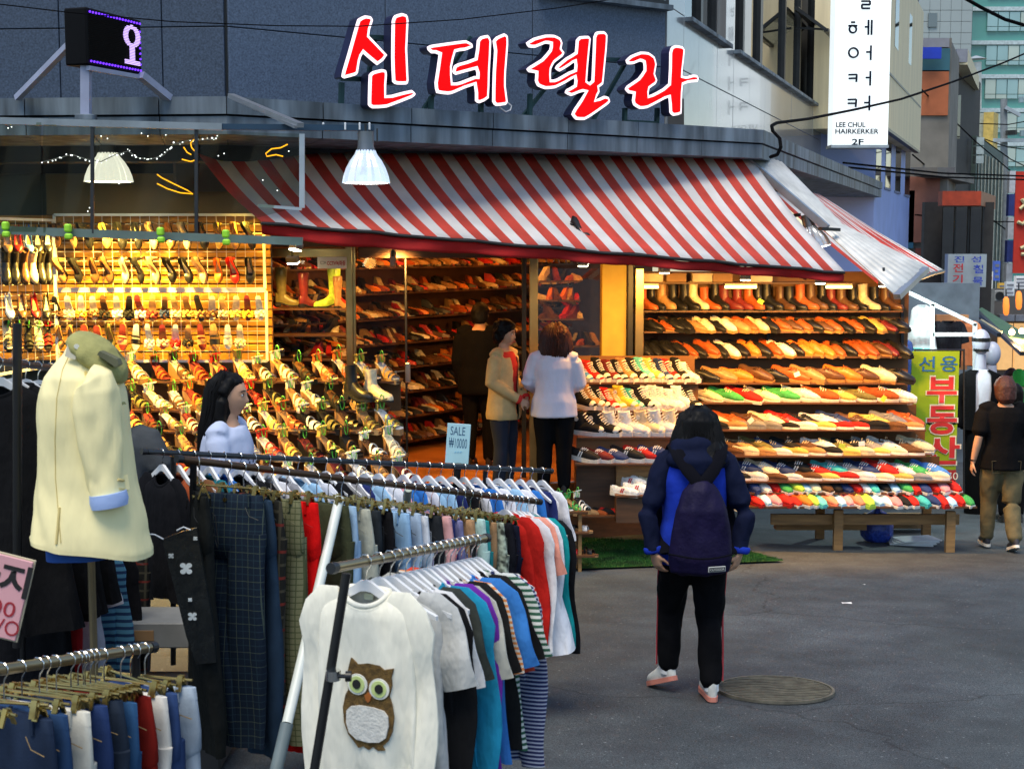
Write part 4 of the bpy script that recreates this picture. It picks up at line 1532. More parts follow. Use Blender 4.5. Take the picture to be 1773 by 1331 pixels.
g = G(1590, 945)
tg = thing('paper_bundle', 'flat bundle of white paper lying beside the blue bag', 'paper', g)
for k in range(4):
    MB().bbox((g.x - .05 + .02 * k, g.y + .1, g.z + .012 + .013 * k), (.42, .26, .012), .003, Matrix.Rotation(.15 * k - .2, 3, 'Z')).build('sheet', M('paper'), tg)
g = G(1560, 930)
ct = thing('flattened_carton', 'brown cardboard carton lying behind the blue bag', 'box', g)
MB().bbox((g.x + .1, g.y + .6, g.z + .06), (.62, .3, .12), .005).build('box_body', M('card_brown'), ct)
MB().bbox((g.x + .05, g.y + .4, g.z + .125), (.5, .16, .006), .002, Matrix.Rotation(.12, 3, 'Y')).build('flap', M('card_brown'), ct)

wire = M('grid_wire', (.62, .60, .52), .4, .2, var=.1)


def grid_panel(name, label, a, b, ztop, zbot, off=.0, nx=18, nz=8):
    """a, b plan points of the frame's ends"""
    a, b = V(a), V(b)
    d = (b - a); d.z = 0
    L_ = d.length; d.normalize()
    t = thing(name, label, 'display panel', V((a.x, a.y, zbot)))
    fr = MB()
    A = lambda s, z: V((a.x, a.y, 0)) + d * s + V((0, 0, z))
    for p, q in ((A(0, ztop), A(L_, ztop)), (A(0, zbot), A(L_, zbot)), (A(0, ztop), A(0, zbot)), (A(L_, ztop), A(L_, zbot))):
        MB().bar(p, q, .022, .022, V((0, 1, 0)) if abs(p.z - q.z) > .1 else V((0, 0, 1))).build('frame_bar', wpaint, t)
    w = MB()
    for i in range(1, nx):
        s = L_ * i / nx
        w.bar(A(s, ztop), A(s, zbot), .004, .004, V((0, 1, 0)))
    for j in range(1, nz):
        z = zbot + (ztop - zbot) * j / nz
        w.bar(A(0, z), A(L_, z), .004, .004)
    k = w.build('wire_mesh', wire, t)
    k['kind'] = 'stuff'
    return t


YG = 12.4
grid_panel('grid_panel', 'upper white wire grid panel hung with pumps', P(82, 0, YG), P(450, 0, YG), P(0, 372, YG).z, P(0, 500, YG).z, nx=22, nz=8)
grid_panel('grid_panel', 'lower white wire grid panel hung with mules and sandals', P(82, 0, YG), P(452, 0, YG), P(0, 504, YG).z, P(0, 625, YG).z, nx=22, nz=7)
wl = thing('slat_wall', 'warm lit wooden slat wall behind the grid panels', 'wall', P(260, 640, 12.6))
z0, z1 = P(0, 640, 12.62).z, P(0, 372, 12.62).z
ns = 18
xa, xb = P(-120, 500, 12.65).x, P(470, 500, 12.65).x
for k in range(ns):
    zc = z0 + (z1 - z0) * (k + .5) / ns
    MB().bbox(((xa + xb) / 2, 12.66, zc), (xb - xa, .02, (z1 - z0) / ns - .012), .004).build('slat', wood_y, wl)
MB().box(((xa + xb) / 2, 12.70, (z0 + z1) / 2), (xb - xa, .04, z1 - z0)).build('backing', dark_wood, wl)
za, zb_ = P(0, 372, 12.5).z, P(0, 300, 12.5).z
MB().bbox(((P(78, 400, 12.5).x + xb) / 2, 12.57, (za + zb_) / 2), (xb - P(78, 400, 12.5).x, .03, zb_ - za), .005).build('header_board', M('header_board', (.11, .08, .03), .6, var=.12, vscale=2), wl)
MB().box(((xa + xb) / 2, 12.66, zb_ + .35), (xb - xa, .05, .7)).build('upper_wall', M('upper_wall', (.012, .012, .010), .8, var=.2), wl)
hw = MB()
hw.box(((xa + xb) / 2, 12.56, P(0, 634, 12.5).z), (xb - xa, .03, .10))
hw.build('black_band', M('dark_frame'), wl)

hang = lambda u0, u1, v: (P(u0, v, YG - .07), P(u1, v, YG - .07))
sh = 'shoes hooked on the wire grid panels'
a, b = hang(88, 452, 408)
shoe_row('pump', ['brown', 'tan', 'black', 'gold', 'black', 'black', 'beige', 'tan', 'cream', 'black', 'gold', 'tan', 'black'], a, b, 0, 'the top grid row behind the rail', 'the dark corner', sh, seed=201, hang=True, lean=22)
a, b = hang(98, 448, 468)
shoe_row('pump', ['tan', 'black', 'brown', 'brown', 'cream', 'black', 'beige', 'black', 'black', 'beige', 'orange', 'red', 'black'], a, b, 0, 'the second grid row', 'the mannequin end', sh, seed=202, hang=True, lean=22)
a, b = hang(90, 460, 533)
shoe_row('mule', ['brown', 'cream', 'orange', 'brown', 'black', 'white', 'black', 'silver', 'maroon', 'navy', 'cream', 'gold', 'tan', 'brown', 'cream', 'gold', 'yellow', 'silver'], a, b, 0, 'the third grid row', 'the mannequin end', sh, seed=203, hang=True)
a, b = hang(92, 428, 583)
shoe_row(['pump', 'pump', 'slide_sandal', 'slide_sandal', 'pump', 'slide_sandal', 'slide_sandal', 'mule', 'mule', 'mule', 'mule', 'slide_sandal', 'slide_sandal', 'slide_sandal', 'mule'],
         ['tan', 'tan', 'beige', 'green', 'olive', 'coral', 'black', 'silver', 'cream', 'red', 'black', 'tan', 'black', 'silver', 'cream'], a, b, 0, 'the lowest grid row', 'the mannequin end', sh, seed=204, hang=True)
grid_panel('grid_panel', 'angled wire grid panel with boots beside the wide panels', P(-45, 0, 11.2), P(80, 0, 12.3), P(40, 380, 11.8).z, P(40, 640, 11.8).z, nx=9, nz=14)
pl = lambda v: (P(-4, v, 11.5) + V((.05, -.05, 0)), P(84, v, 12.15) + V((.05, -.05, 0)))
sa = 'shoes on the angled grid panel'
for (v, kd, cols, nm) in ((418, 'pump', ['tan', 'red', 'blue', 'black', 'black'], 'the highest row'), (470, 'ankle_boot', ['black', 'black', 'brown', 'cream', 'black', 'black'], 'the boot row'),
                          (531, 'court_shoe', ['white', 'brown', 'red', 'black'], 'the row under the boots'), (586, 'heeled_sandal', ['black', 'brown', 'black', 'cream', 'red'], 'the lowest row')):
    a, b = pl(v)
    rr = random.Random(v)
    labs = row_labels(cols, [kd] * len(cols), nm + ' of the angled grid', 'the picture edge' if False else 'the near end')
    for i, c in enumerate(cols):
        p = a.lerp(b, (i + .5) / len(cols)) - V((0, 0, .03))
        mt = TRS(p, math.radians(-62 + rr.uniform(-8, 8)), ry=math.radians(38), s=.98)
        dup(PROTO[kd], mt, labs[i], colors=shoe_colors(kd, c, rr), group=sa)

sd_ = thing('sandal_steps', 'dark wooden stepped display full of wedge and heeled sandals', 'shoe stand', P(450, 860, 11.8))
srows = [(222, 690, 660, 12.30, 13), (190, 668, 710, 12.10, 14), (180, 690, 747, 11.90, 15), (200, 700, 793, 11.70, 14), (230, 720, 838, 11.50, 13)]
pal = ['cream', 'black', 'black', 'tan', 'white', 'rust', 'gold', 'brown', 'red', 'silver', 'olive', 'black', 'white']
for i, (u0, u1, v, Y, n) in enumerate(srows):
    board(sd_, u0 - 6, u1 + 4, v, Y - .11, .30)
    p, q = P(u0 - 4, v + 1, Y + .02), P(u1 + 2, v + 54, Y + .02)
    MB().box(((p.x + q.x) / 2, Y + .16, (p.z + q.z) / 2), (q.x - p.x, .02, p.z - q.z)).build('riser_board', M('stand_back'), sd_)
    a, b = P(u0, v, Y), P(u1, v, Y)
    cols = pick(pal, n, 300 + i)
    rr = random.Random(i)
    kinds = [rr.choice(['wedge_sandal', 'heeled_sandal', 'heeled_sandal']) for _ in range(n)]
    if i == 1:
        cols[7], cols[4], cols[5] = 'red', 'orange', 'black'
    if i == 0:
        cols[9] = 'rust'
    shoe_row(kinds, cols, a, b, -42, ['the top sandal step', 'the second sandal step', 'the third sandal step', 'the fourth sandal step', 'the lowest sandal step'][i], 'the mannequin', 'sandals on the stepped display', seed=310 + i, s=1.38, tilt=8)
shoe_row('ankle_boot', ['black', 'cream'], P(604, 693, 12.0), P(672, 693, 12.0), -35, 'the second sandal step', 'the mannequin', 'sandals on the stepped display', seed=320, s=1.35)
for k, (u, v, c, s, lb) in enumerate(((566, 532, 'lime', 1.05, 'lime green tall boot standing in the shop window'), (470, 545, 'red', 1.1, 'red tall boot at the edge of the shop window'), (500, 530, 'olive', 1.0, 'olive tall boot behind the shop window'),
                                      (536, 532, 'maroon', .9, 'maroon tall boot beside the lime green boot'), (590, 535, 'tan', .85, 'short tan tall boot near the door post'))):
    dup(PROTO['tall_boot'], TRS(P(u, v, 13.6), math.radians(205 if k == 0 else -50 + 30 * k), s=s), lb, colors=shoe_colors('tall_boot', c, R), group='boots in the shop window')
wsh = thing('window_shelf', 'dark glass-front shelf carrying tall boots inside the window', 'shelf', P(530, 535, 13.6))
board(wsh, 455, 602, 534, 13.45, .4, mat=dark_wood)
board(wsh, 455, 602, 580, 13.45, .4, mat=dark_wood)
board(wsh, 455, 602, 622, 13.45, .4, mat=dark_wood)

ish = thing('interior_shelving', 'dark wall shelving packed with shoes inside the shop', 'shelving', BA)
stuff = MB()
rr = random.Random(77)
tints = [C[k] for k in ('rust', 'brown', 'tan', 'black', 'red', 'cream', 'black', 'orange', 'maroon', 'black', 'beige', 'brown', 'tan', 'black')]


def tiny_shoe(mb, p, ang, col, s=1., hi=False):
    mb.ccur = col
    c, sn = math.cos(ang), math.sin(ang)
    f = lambda x, y, z: p + V((x * c - y * sn, x * sn + y * c, z)) * s
    rs = []
    for x, w, h in ((-.11, .022, .075 if not hi else .14), (-.05, .03, .06 if not hi else .13), (.03, .036, .05), (.11, .02, .025)):
        rs.append([f(x, -w, 0), f(x, w, 0), f(x, w * .7, h), f(x, -w * .7, h)])
    mb.loft(rs)


LB_ = (BB - BA).dot(dirB)
for j in range(9):
    z = -.40 + .275 * j
    A, B = BA - dirB * 1.9, BB + dirB * .3
    pa_, pb_ = V((A.x, A.y, z)) + nB * .02, V((B.x, B.y, z)) + nB * .02
    MB().bar(pa_ + nB * .17, pb_ + nB * .17, .34, .02).build('shelf_board', dark_wood, ish)
    n = 115
    for i in range(n):
        p = pa_.lerp(pb_, (i + rr.random() * .5) / n) + nB * (.2 + rr.uniform(-.02, .02)) + V((0, 0, .012))
        tiny_shoe(stuff, p, math.atan2(nB.y, nB.x) + rr.uniform(-.5, .5), rr.choice(tints), rr.uniform(.95, 1.25), rr.random() < .35)
        if rr.random() < .5:
            tiny_shoe(stuff, p + nB * .12 + V((0, 0, .02)), math.atan2(nB.y, nB.x) + rr.uniform(-.5, .5), rr.choice(tints), rr.uniform(.85, 1.05))
for (u0, u1, v, Y) in ((934, 1004, 487, 16.3), (934, 1004, 520, 16.2), (934, 1010, 552, 16.1), (940, 1036, 598, 15.4), (458, 600, 532, 14.2), (458, 600, 578, 14.2), (458, 600, 620, 14.2)):
    MB().bar(P(u0, v, Y), P(u1, v, Y), .3, .02).build('shelf_board', dark_wood, ish)
    n = int((u1 - u0) / 11)
    for i in range(n):
        p = P(u0 + (u1 - u0) * (i + .5) / n, v, Y) + V((0, -.05, .012))
        tiny_shoe(stuff, p, -PI / 2 + rr.uniform(-.6, .6), rr.choice(tints), rr.uniform(.9, 1.15), rr.random() < .4)
so = stuff.build('shelved_shoes', M('small_shoe', rough=.4, var=.2, vscale=40, vcol='tint'), None, recalc=True)
tag(so, 'mass of small shoes packed along the shelves inside the shop', 'shoes', kind='stuff')
def stripe_awning(name, label, ul, ur, ll, lr, npair, sag=.06, val=.13, nv=10, frame=True):
    """corners: upper and lower edge points; separate red and white cloth strips sewn side by side"""
    t = thing(name, label, 'awning', ll)
    red = M('awning_red', (.64, .075, .05), .85, var=.22, vscale=2.6, detail=7, trans=.32)
    wht = M('awning_white', (.74, .72, .71), .85, var=.16, vscale=2.2, detail=7, trans=.32)
    mb = MB()
    n = npair * 2

    def f(a, b):
        p = ul.lerp(ur, a).lerp(ll.lerp(lr, a), b)
        p = p - V((0, 0, sag * math.sin(PI * b) * (.8 + .2 * math.sin(9 * a))))
        p.z += .010 * noise.noise(V((a * 22, b * 3, 1))) + .006 * math.sin(a * PI * 14) * b
        return p
    for k in range(n):
        mb.cur = k % 2
        mb.grid(lambda x, y: f((k + x) / n, y), 2, nv)
    cl = mb.build('fabric', [red, wht], t, smooth=True, merge=.0005)
    so = cl.modifiers.new('thick', 'SOLIDIFY')
    so.thickness = .003
    return t, f


AUL, AUR, ALL_, ALR = P(340, 262, 11.75), P(1296, 268, 14.1), P(452, 384, 10.9), P(1462, 470, 12.7)
aw, af = stripe_awning('striped_awning', 'long red and white striped awning sloping out over the shoe shop', AUL, AUR, ALL_, ALR, 24, sag=.055)
mb = MB()
mb.tube([af(i / 24, 1.0) - V((0, 0, .012)) for i in range(25)], .014, 8)
mb.build('front_bar', M('bar_dark', (.05, .045, .04), .4, .6), aw)
mb = MB()


def valf(a, b):
    p = af(a, 1.0)
    h = _ip(a, [(0, .07), (.12, .11), (.4, .085), (1, .07)])
    q = p + V((0, .02, -.025 - h * b))
    q += V((.012 * math.sin(a * 60) * b, .03 * math.sin(a * 43 + b) * b, 0))
    return q


mb.grid(valf, 70, 4)
vl_ = mb.build('valance', M('valance_red', (.50, .012, .01), .8, var=.15, trans=.3), aw, smooth=True)
vl_.modifiers.new('thick', 'SOLIDIFY').thickness = .003
for a in (.06, .5, .93):
    MB().bar(af(a, .04) - V((0, 0, .26)), af(a, .97) - V((0, 0, .12)), .03, .03).build('folding_arm', alu_dark, aw)
MB().bar(AUL + V((0, .06, .03)), AUR + V((0, .06, .03)), .14, .14).build('roller_case', M('dark_frame'), aw)
MB().bar(P(300, 240, 12.3), P(1180, 250, 14.6), .1, .9).build('band_wall', M('band_wall', (.06, .055, .05), .8), bld)

pp = af(.575, .80)
q = af(.575, .95) - af(.575, .65)
sl = math.atan2(q.z, V((q.x, q.y, 0)).length)
dup(PROTO['pump'], TRS(P(1003, 413, pp.y) + V((0, -.03, .03)), math.radians(-28), ry=math.radians(18), s=1.0), 'black pump lying alone on top of the striped awning', colors=shoe_colors('pump', 'black', R))

cv = thing('metal_awning_cover', 'long silvery corrugated awning cover slanting down at the corner', 'awning', P(1580, 500, 13.2))
silver = M('silver_sheet', (.70, .68, .62), .35, .3, var=.18, vscale=6, stretch=(1, 1, 1))
c0, c1, c2, c3 = P(1290, 272, 14.1), P(1352, 282, 14.5), P(1602, 462, 13.3), P(1548, 512, 12.9)
mb = MB()


m0, m1 = P(1428, 402, 13.75), P(1458, 390, 14.0)


def cvf(a, b):
    t = b * 2
    p = c0.lerp(c1, a).lerp(m0.lerp(m1, a), t) if b < .5 else m0.lerp(m1, a).lerp(c3.lerp(c2, a), t - 1)
    nrm = (c1 - c0).cross(c3 - c0).normalized()
    if nrm.y > 0: nrm = -nrm
    return p + nrm * (.004 * math.cos(a * 2 * PI * 8) + .025 * math.sin(PI * a))


mb.grid(cvf, 40, 8)
cs_ = mb.build('corrugated_sheet', silver, cv, smooth=True)
cs_.modifiers.new('thick', 'SOLIDIFY').thickness = .012
MB().bar(P(1553, 514, 12.85), P(1603, 466, 13.25), .07, .05).build('end_bar', alu, cv)
MB().bar(P(1292, 276, 14.05), P(1432, 395, 13.55), .05, .07).build('side_rail', alu, cv)
MB().bar(P(1384, 372, 13.75), P(1350, 378, 14.3), .03).build('bracket', alu_dark, cv)
MB().bar(P(1420, 396, 13.5), P(1452, 398, 13.65), .05, .03).build('bracket', alu_dark, cv)
aw2, af2 = stripe_awning('striped_awning', 'faded striped awning behind the silvery cover, facing the side lane', P(1380, 330, 15.6), P(1418, 336, 18.5), P(1560, 490, 13.9), P(1634, 468, 16.2), 12, sag=.02)
mb = MB()
mb.tube([af2(i / 8, 1.0) - V((0, 0, .01)) for i in range(9)], .02, 6)
mb.build('front_bar', M('bar_dark'), aw2)
aw3, af3 = stripe_awning('striped_awning', 'inner piece of striped awning glowing warm between cover and shelves', P(1330, 330, 15.0), P(1395, 345, 15.5), P(1520, 492, 13.9), P(1570, 500, 14.3), 3, sag=.02)

bulb_m = emit('bulb_glow', (1, .90, .60), 10)
bulbw = emit('bulb_glow_white', (1, .97, .9), 7)
refl_m = M('reflector_glass', (.70, .74, .78), .16, .35, var=.15, vscale=20, bump=.35, bscale=40, bdist=.01)


def reflector_lamp(label, top, h, r, lit, name='reflector_lamp', tilt=None, energy=0, glow=None):
    """fluted glass reflector bulb hanging from a socket on a clip"""
    t = thing(name, label, 'lamp', top)
    dn = V((0, 0, -1)) if tilt is None else V(tilt).normalized()
    a0, b0 = frame_of(dn)
    so, rf, fl = MB(), MB(), MB()
    so.loft([ring(top, dn, r * .34, r * .34, 12), ring(top + dn * h * .28, dn, r * .36, r * .36, 12), ring(top + dn * h * .38, dn, r * .42, r * .42, 12)])
    so.build('socket', M('socket_dark', (.16, .17, .18), .35, .7), t, smooth=40)
    rings = []
    for q, k in ((.36, .40), (.44, .47), (.56, .66), (.70, .82), (.86, .94), (1, 1.0)):
        c = top + dn * (h * q)
        n = 36
        rings.append([c + (a0 * math.cos(2 * PI * i / n) + b0 * math.sin(2 * PI * i / n)) * (r * k * (1 + (.05 if i % 2 else -.04))) for i in range(n)])
    rf.loft(rings, cap=False)
    sh_ = rf.build('reflector', glow or refl_m, t)
    fl.loft([ring(top + dn * (h * .985), dn, r * .96, r * .96, 24), ring(top + dn * (h * 1.0), dn, r * .9, r * .9, 24)])
    fl.build('lens', bulb_m if lit else bulbw, t)
    cl = MB()
    cl.tube([top - dn * .05, top - dn * .02, top], .012, 6)
    cl.tube([top + a0 * r * .5 - dn * .02, top + a0 * r * .5 + dn * h * .2], .006, 5)
    cl.build('clip', alu_dark, t)
    if energy:
        l = lamp_light('lamp_light', top + dn * (h * 1.12), energy, (1, .60, .09), .08, 'SPOT', top + dn * 3, math.radians(135), .5)
        l.parent = t
        l.matrix_parent_inverse = INV[t.name]
    return t


t1 = reflector_lamp('big fluted reflector lamp glowing behind the hanging plastic sheet', P(186, 236, 11.75), .37, .19, True, energy=520, glow=M('reflector_warm', (.70, .72, .70), .2, .6, var=.15, vscale=20, emis=(1, .97, .85), estr=.55))
t2 = reflector_lamp('bright white reflector lamp clipped to the rail end before the awning', P(633, 228, 9.7), .345, .155, False, glow=M('reflector_lit', (.78, .82, .86), .18, .75, var=.12, vscale=20, emis=(.85, .93, 1), estr=.20))
t3 = reflector_lamp('reflector lamp hanging under the silvery cover at the corner', P(1396, 372, 13.9), .34, .16, False, tilt=(.25, -.1, -1), energy=0)


def flood(label, p, aim, w=.13, h=.09, e=0, col=(1, .70, .28), name='floodlight', spot=130):
    """small box floodlight with a bright front"""
    t = thing(name, label, 'lamp', p)
    d = (V(aim) - p).normalized()
    q = d.to_track_quat('Z', 'Y').to_matrix()
    MB().bbox(p - d * .035, (w, h, .06), .008, q).build('housing', M('lamp_housing', (.4, .38, .33), .4, .5), t)
    MB().bbox(p, (w * .88, h * .85, .012), .003, q).build('lens', bulb_m, t)
    MB().bar(p - d * .05, p - d * .05 + V((0, .02, .12)), .02).build('bracket', alu_dark, t)
    if e:
        l = lamp_light('lamp_light', p + d * .05, e, col, .06, 'SPOT', aim, math.radians(spot), .7)
        l.parent = t
        l.matrix_parent_inverse = INV[t.name]
    return t


WARM = (1, .48, .10)
flood('small square floodlight under the awning above the sandal steps', P(511, 433, 12.2), P(440, 700, 12.0), .16, .07, 85, (1, .52, .05))
flood('tilted floodlight on the lintel over the window boots', P(508, 455, 13.05), P(540, 600, 13.4), .12, .06, 30, WARM)
flood('spot lamp under the lintel by the glass door', P(681, 452, 13.1), P(720, 640, 15.5), .05, .16, 60, WARM)
flood('spot lamp in the upper corner of the grid panel', P(438, 366, 12.15), P(400, 480, 12.4), .06, .05, 22, (1, .55, .04))
for k, (u, v, Y, au, av, e) in enumerate(((1010, 470, 12.9, 1060, 720, 55), (1150, 482, 13.0, 1130, 700, 95), (1290, 494, 13.05, 1280, 700, 110), (1420, 500, 13.1, 1420, 720, 110), (1530, 505, 13.2, 1530, 720, 85))):
    flood(['spot lamp above the doorway side of the trainers', 'spot lamp under the awning above the trainer steps', 'spot lamp under the awning above the loafers', 'spot lamp under the awning near the middle of the stand', 'spot lamp under the slanting cover at the end of the stand'][k],
          P(u, v, Y) + V((0, 0, .06)), P(au, av, 14.0), .1, .06, e * .70, (1, .48, .09), 'spot_lamp', 140)
for k, (u0, u1) in enumerate(((1105, 1140), (1255, 1310), (1430, 1475))):
    t = thing('tube_lamp', ['slim warm tube lamp over the boots near the pillar', 'slim warm tube lamp over the middle of the boot plank', 'slim warm tube lamp over the far end of the boot plank'][k], 'lamp', P(u0, 484, 14.35), 'tube lamps over the boots')
    MB().cyl(P(u0, 497, 14.38), P(u1, 497, 14.38), .013, n=8).build('tube', emit('tube_glow', (1, .68, .22), 5), t)
    MB().bar(P(u0, 493, 14.4), P(u1, 493, 14.4), .05, .02).build('holder', M('lamp_housing'), t)
for k, (x, y, z, e) in enumerate(((-1.3, 15.0, 2.25, 26), (.1, 15.6, 2.25, 26), (-.6, 14.3, 2.3, 14), (1.1, 15.6, 2.2, 22), (-2.2, 14.2, 2.2, 16))):
    t = thing('ceiling_lamp', ['round warm ceiling lamp deep in the shop near the shelves', 'round warm ceiling lamp over the shop aisle', 'round ceiling lamp just inside the glass door', 'round ceiling lamp behind the pillar window', 'round ceiling lamp over the window boots'][k], 'lamp', (x, y, 2.4))
    MB().cyl((x, y, 2.41), (x, y, 2.36), .11, n=16).build('base', alu, t)
    mb = MB(); mb.sphere((x, y, 2.35), (.1, .1, .05), 14, 6)
    mb.build('diffuser', emit('ceiling_glow', (1, .55, .16), 5), t, smooth=True)
    l = lamp_light('lamp_light', (x, y, z), e * .66, (1, .33, .045), .1)
    l.parent = t
    l.matrix_parent_inverse = INV[t.name]

scr = thing('plastic_screen', 'hanging transparent plastic screen between two rails with green clips', 'screen', P(260, 410, 9.6))
sheet = glass('plastic_sheet', (.66, .70, .62), .012, .05, .014, (.26, .28, .24))
Ys = 9.6
for (u0, u1, v0, v1, v2, v3, Y0, Y1) in ((-60, 72, 216, 212, 402, 400, 9.5, 9.5), (75, 158, 216, 217, 402, 403, 9.5, 9.55), (161, 338, 218, 226, 404, 410, 9.55, 9.6), (342, 521, 226, 232, 358, 352, 9.6, 9.5)):
    mb = MB()
    A, B, C_, D = P(u0, v0, Y0), P(u1, v1, Y1), P(u1, v2 if u0 < 340 else 358, Y1), P(u0, v3 if u0 < 340 else 404, Y0)
    n0 = V((0, -1, 0))
    mb.grid(lambda a, b: A.lerp(B, a).lerp(D.lerp(C_, a), b) + n0 * (.012 * math.sin(a * 7 + b * 3)), 8, 6)
    mb.build('sheet_panel', sheet, scr, smooth=True)
for (u, va, vb, Y) in ((160, 214, 404, 9.53), (340, 224, 412, 9.58), (523, 232, 360, 9.48)):
    MB().bar(P(u, va, Y), P(u, vb, Y), .022 if u < 500 else .035, .02, V((0, 1, 0))).build('mullion', alu_dark if u < 500 else alu, scr)
MB().bar(P(-60, 208, 9.5), P(385, 220, 9.58), .05, .045).build('top_rail', M('rail_grey', (.25, .28, .30), .45, .6, var=.2), scr)
MB().bar(P(385, 220, 9.58), P(648, 222, 9.72), .04, .04).build('lamp_arm', M('rail_blue', (.02, .05, .09), .4, .4), scr)
MB().bar(P(-60, 396, 9.5), P(524, 418, 9.62), .05, .055).build('bottom_rail', M('rail_green', (.16, .21, .18), .45, .5, var=.2), scr)
MB().bar(P(448, 356, 9.55), P(522, 362, 9.48), .02, .02).build('sheet_edge', alu, scr)
for u in (10, 118, 278, 391):
    p = P(u, 396 + u * .036, 9.48)
    t = thing('green_clip', {10: 'lime green clip on the rail nearest the dark corner', 118: 'lime green clip on the rail beside the first mullion', 278: 'lime green clip on the rail before the lamp beam', 391: 'lime green clip on the rail nearest the awning'}[u], 'clip', p, 'lime clips on the rail')
    MB().bbox(p + V((0, 0, .02)), (.045, .05, .055), .01).build('jaw', M('lime_plastic', (.35, .75, .03), .4, emis=(.3, .8, .0), estr=.0), t)
    MB().bbox(p + V((.005, -.01, -.035)), (.05, .04, .04), .01).build('grip', M('lime_plastic'), t)
for u in (560, 598, 623, 640):
    p = P(u, 219, 9.68)
    MB().bbox(p, (.012, .03, .05), .003).build('white_clip', wpaint, scr)
fl = thing('fairy_light_string', 'loose string of tiny white fairy lights looping behind the plastic sheet', 'fairy lights', P(250, 260, 9.9))
cord, pts_ = MB(), MB()
line = [P(u, v, 9.9) for u, v in ((70, 282), (100, 274), (125, 268), (150, 276), (175, 280), (200, 268), (222, 262), (240, 274), (262, 276), (285, 268), (300, 250), (330, 243), (365, 242), (380, 236))]
cord.tube(line, .003, 4)
rr = random.Random(9)
for a, b in zip(line, line[1:]):
    for k in range(4):
        p = a.lerp(b, (k + rr.random()) / 4) + V((0, -.01, rr.uniform(-.012, .012)))
        pts_.sphere(p, rr.uniform(.003, .0065), 5, 3)
for (u, v) in ((20, 220), (14, 222), (175, 236), (186, 240), (245, 231), (256, 236), (287, 234), (368, 240), (378, 270), (388, 266), (206, 318), (152, 366), (155, 360), (455, 312), (480, 330), (500, 262)):
    pts_.sphere(P(u, v, 9.9), .0045, 5, 3)
cord.build('cord', M('thin_wire', (.15, .15, .14), .6), fl)
k = pts_.build('tiny_bulbs', emit('fairy_glow', (.9, .95, 1), 2), fl)
k['kind'] = 'stuff'
amb = emit('amber_filament', (1, .40, .01), 1.4)
for k, pts in enumerate((((272, 318), (290, 327), (312, 334), (334, 336), (325, 330), (300, 318), (280, 308), (272, 302)), ((315, 276), (330, 280), (342, 276), (341, 266), (332, 256), (330, 248), (336, 242)), ((318, 255), (324, 264), (331, 268)),
                         ((498, 250), (486, 256), (470, 258), (460, 266), (462, 271), (478, 268), (490, 271)))):
    t = thing('amber_light_loop', ['long amber light loop glowing in the plastic sheet', 'curled amber light line under the top rail', 'short amber light line beside the curl', 'amber light curl near the awning edge'][k], 'light', P(*pts[0], 9.85), 'amber light loops')
    mb = MB()
    mb.tube([P(u, v, 9.85) for u, v in pts], .0042, 5)
    mb.build('filament', amb, t, smooth=True)
cloth = M('cloth', rough=.85, var=.10, vscale=14, objcol=True, spec=.08, bump=.8, bscale=14, bdist=.025, stretch=(1, 1, .5))
denim = M('denim', rough=.9, var=.38, vscale=9, objcol=True, spec=.12, bump=.3, bscale=300, bdist=.004, stretch=(1, 1, .5))
knit = M('knit', rough=.95, var=.10, vscale=30, objcol=True, spec=.06, bump=.8, bscale=12, bdist=.025, stretch=(1, 1, .5))
white_pl = M('white_plastic', (.80, .79, .78), .35, var=.06)
chrome = M('chrome', (.75, .74, .70), .16, 1., var=.05)
brass = M('brass_clip', (.42, .30, .10), .28, .95, var=.15)
pipe_br = M('brown_pipe', (.075, .042, .022), .35, .5, var=.25, vscale=4)
pipe_dk = M('dark_pipe', (.05, .055, .06), .3, .7, var=.2)
pipe_gold = M('bronze_pipe', (.30, .24, .14), .28, .85, var=.2)
blackpaint = M('black_paint', (.010, .010, .011), .35, .2, var=.1)


def torso(mb, w=.215, hem=.235, L=.62, th=.055, seed=0, n=28, wave=.012, neck=.075):
    rr = random.Random(seed)
    ph = [rr.uniform(0, 6) for _ in range(4)]
    zs = [(-.086, neck, .024), (-.088, neck + .010, .028), (-.098, w * .58, .031), (-.118, w * .78, .034), (-.140, w * .92, .038), (-.172, w, .040)]
    for i in range(1, 11):
        q = i / 10
        zs.append((-.175 - (L - .105) * q, w + (hem - w) * q, .042 + (th - .042) * q))
    rings = []
    for z, hw, t in zs:
        q = min(1, max(0, (-z - .15) / L))
        r_ = []
        for k in range(n):
            a = 2 * PI * k / n
            ca, sa = math.cos(a), math.sin(a)
            x = hw * math.copysign(abs(ca) ** .8, ca)
            y = t * math.copysign(abs(sa) ** .7, sa)
            y += q * wave * (math.sin(x * 38 + ph[0] + 2 * z) + .6 * math.sin(x * 71 + ph[1])) + min(1, q * 3) * .013 * (abs(noise.noise(V((x * 11 + seed, sa, z * 5 + x * 6)))) * 2 - .6)
            x += q * .010 * math.sin(z * 9 + ph[2])
            zz = z - .012 * q * math.sin(a * 2 + ph[3]) - (.046 * max(0, -sa) ** 1.3 * max(0, 1 - (-z - .086) / .07))
            r_.append(V((x, y, zz)))
        rings.append(r_)
    rings.append([V((p.x * .96, p.y * .8, p.z + .03)) for p in rings[-1]])
    mb.loft(rings, cap=False)


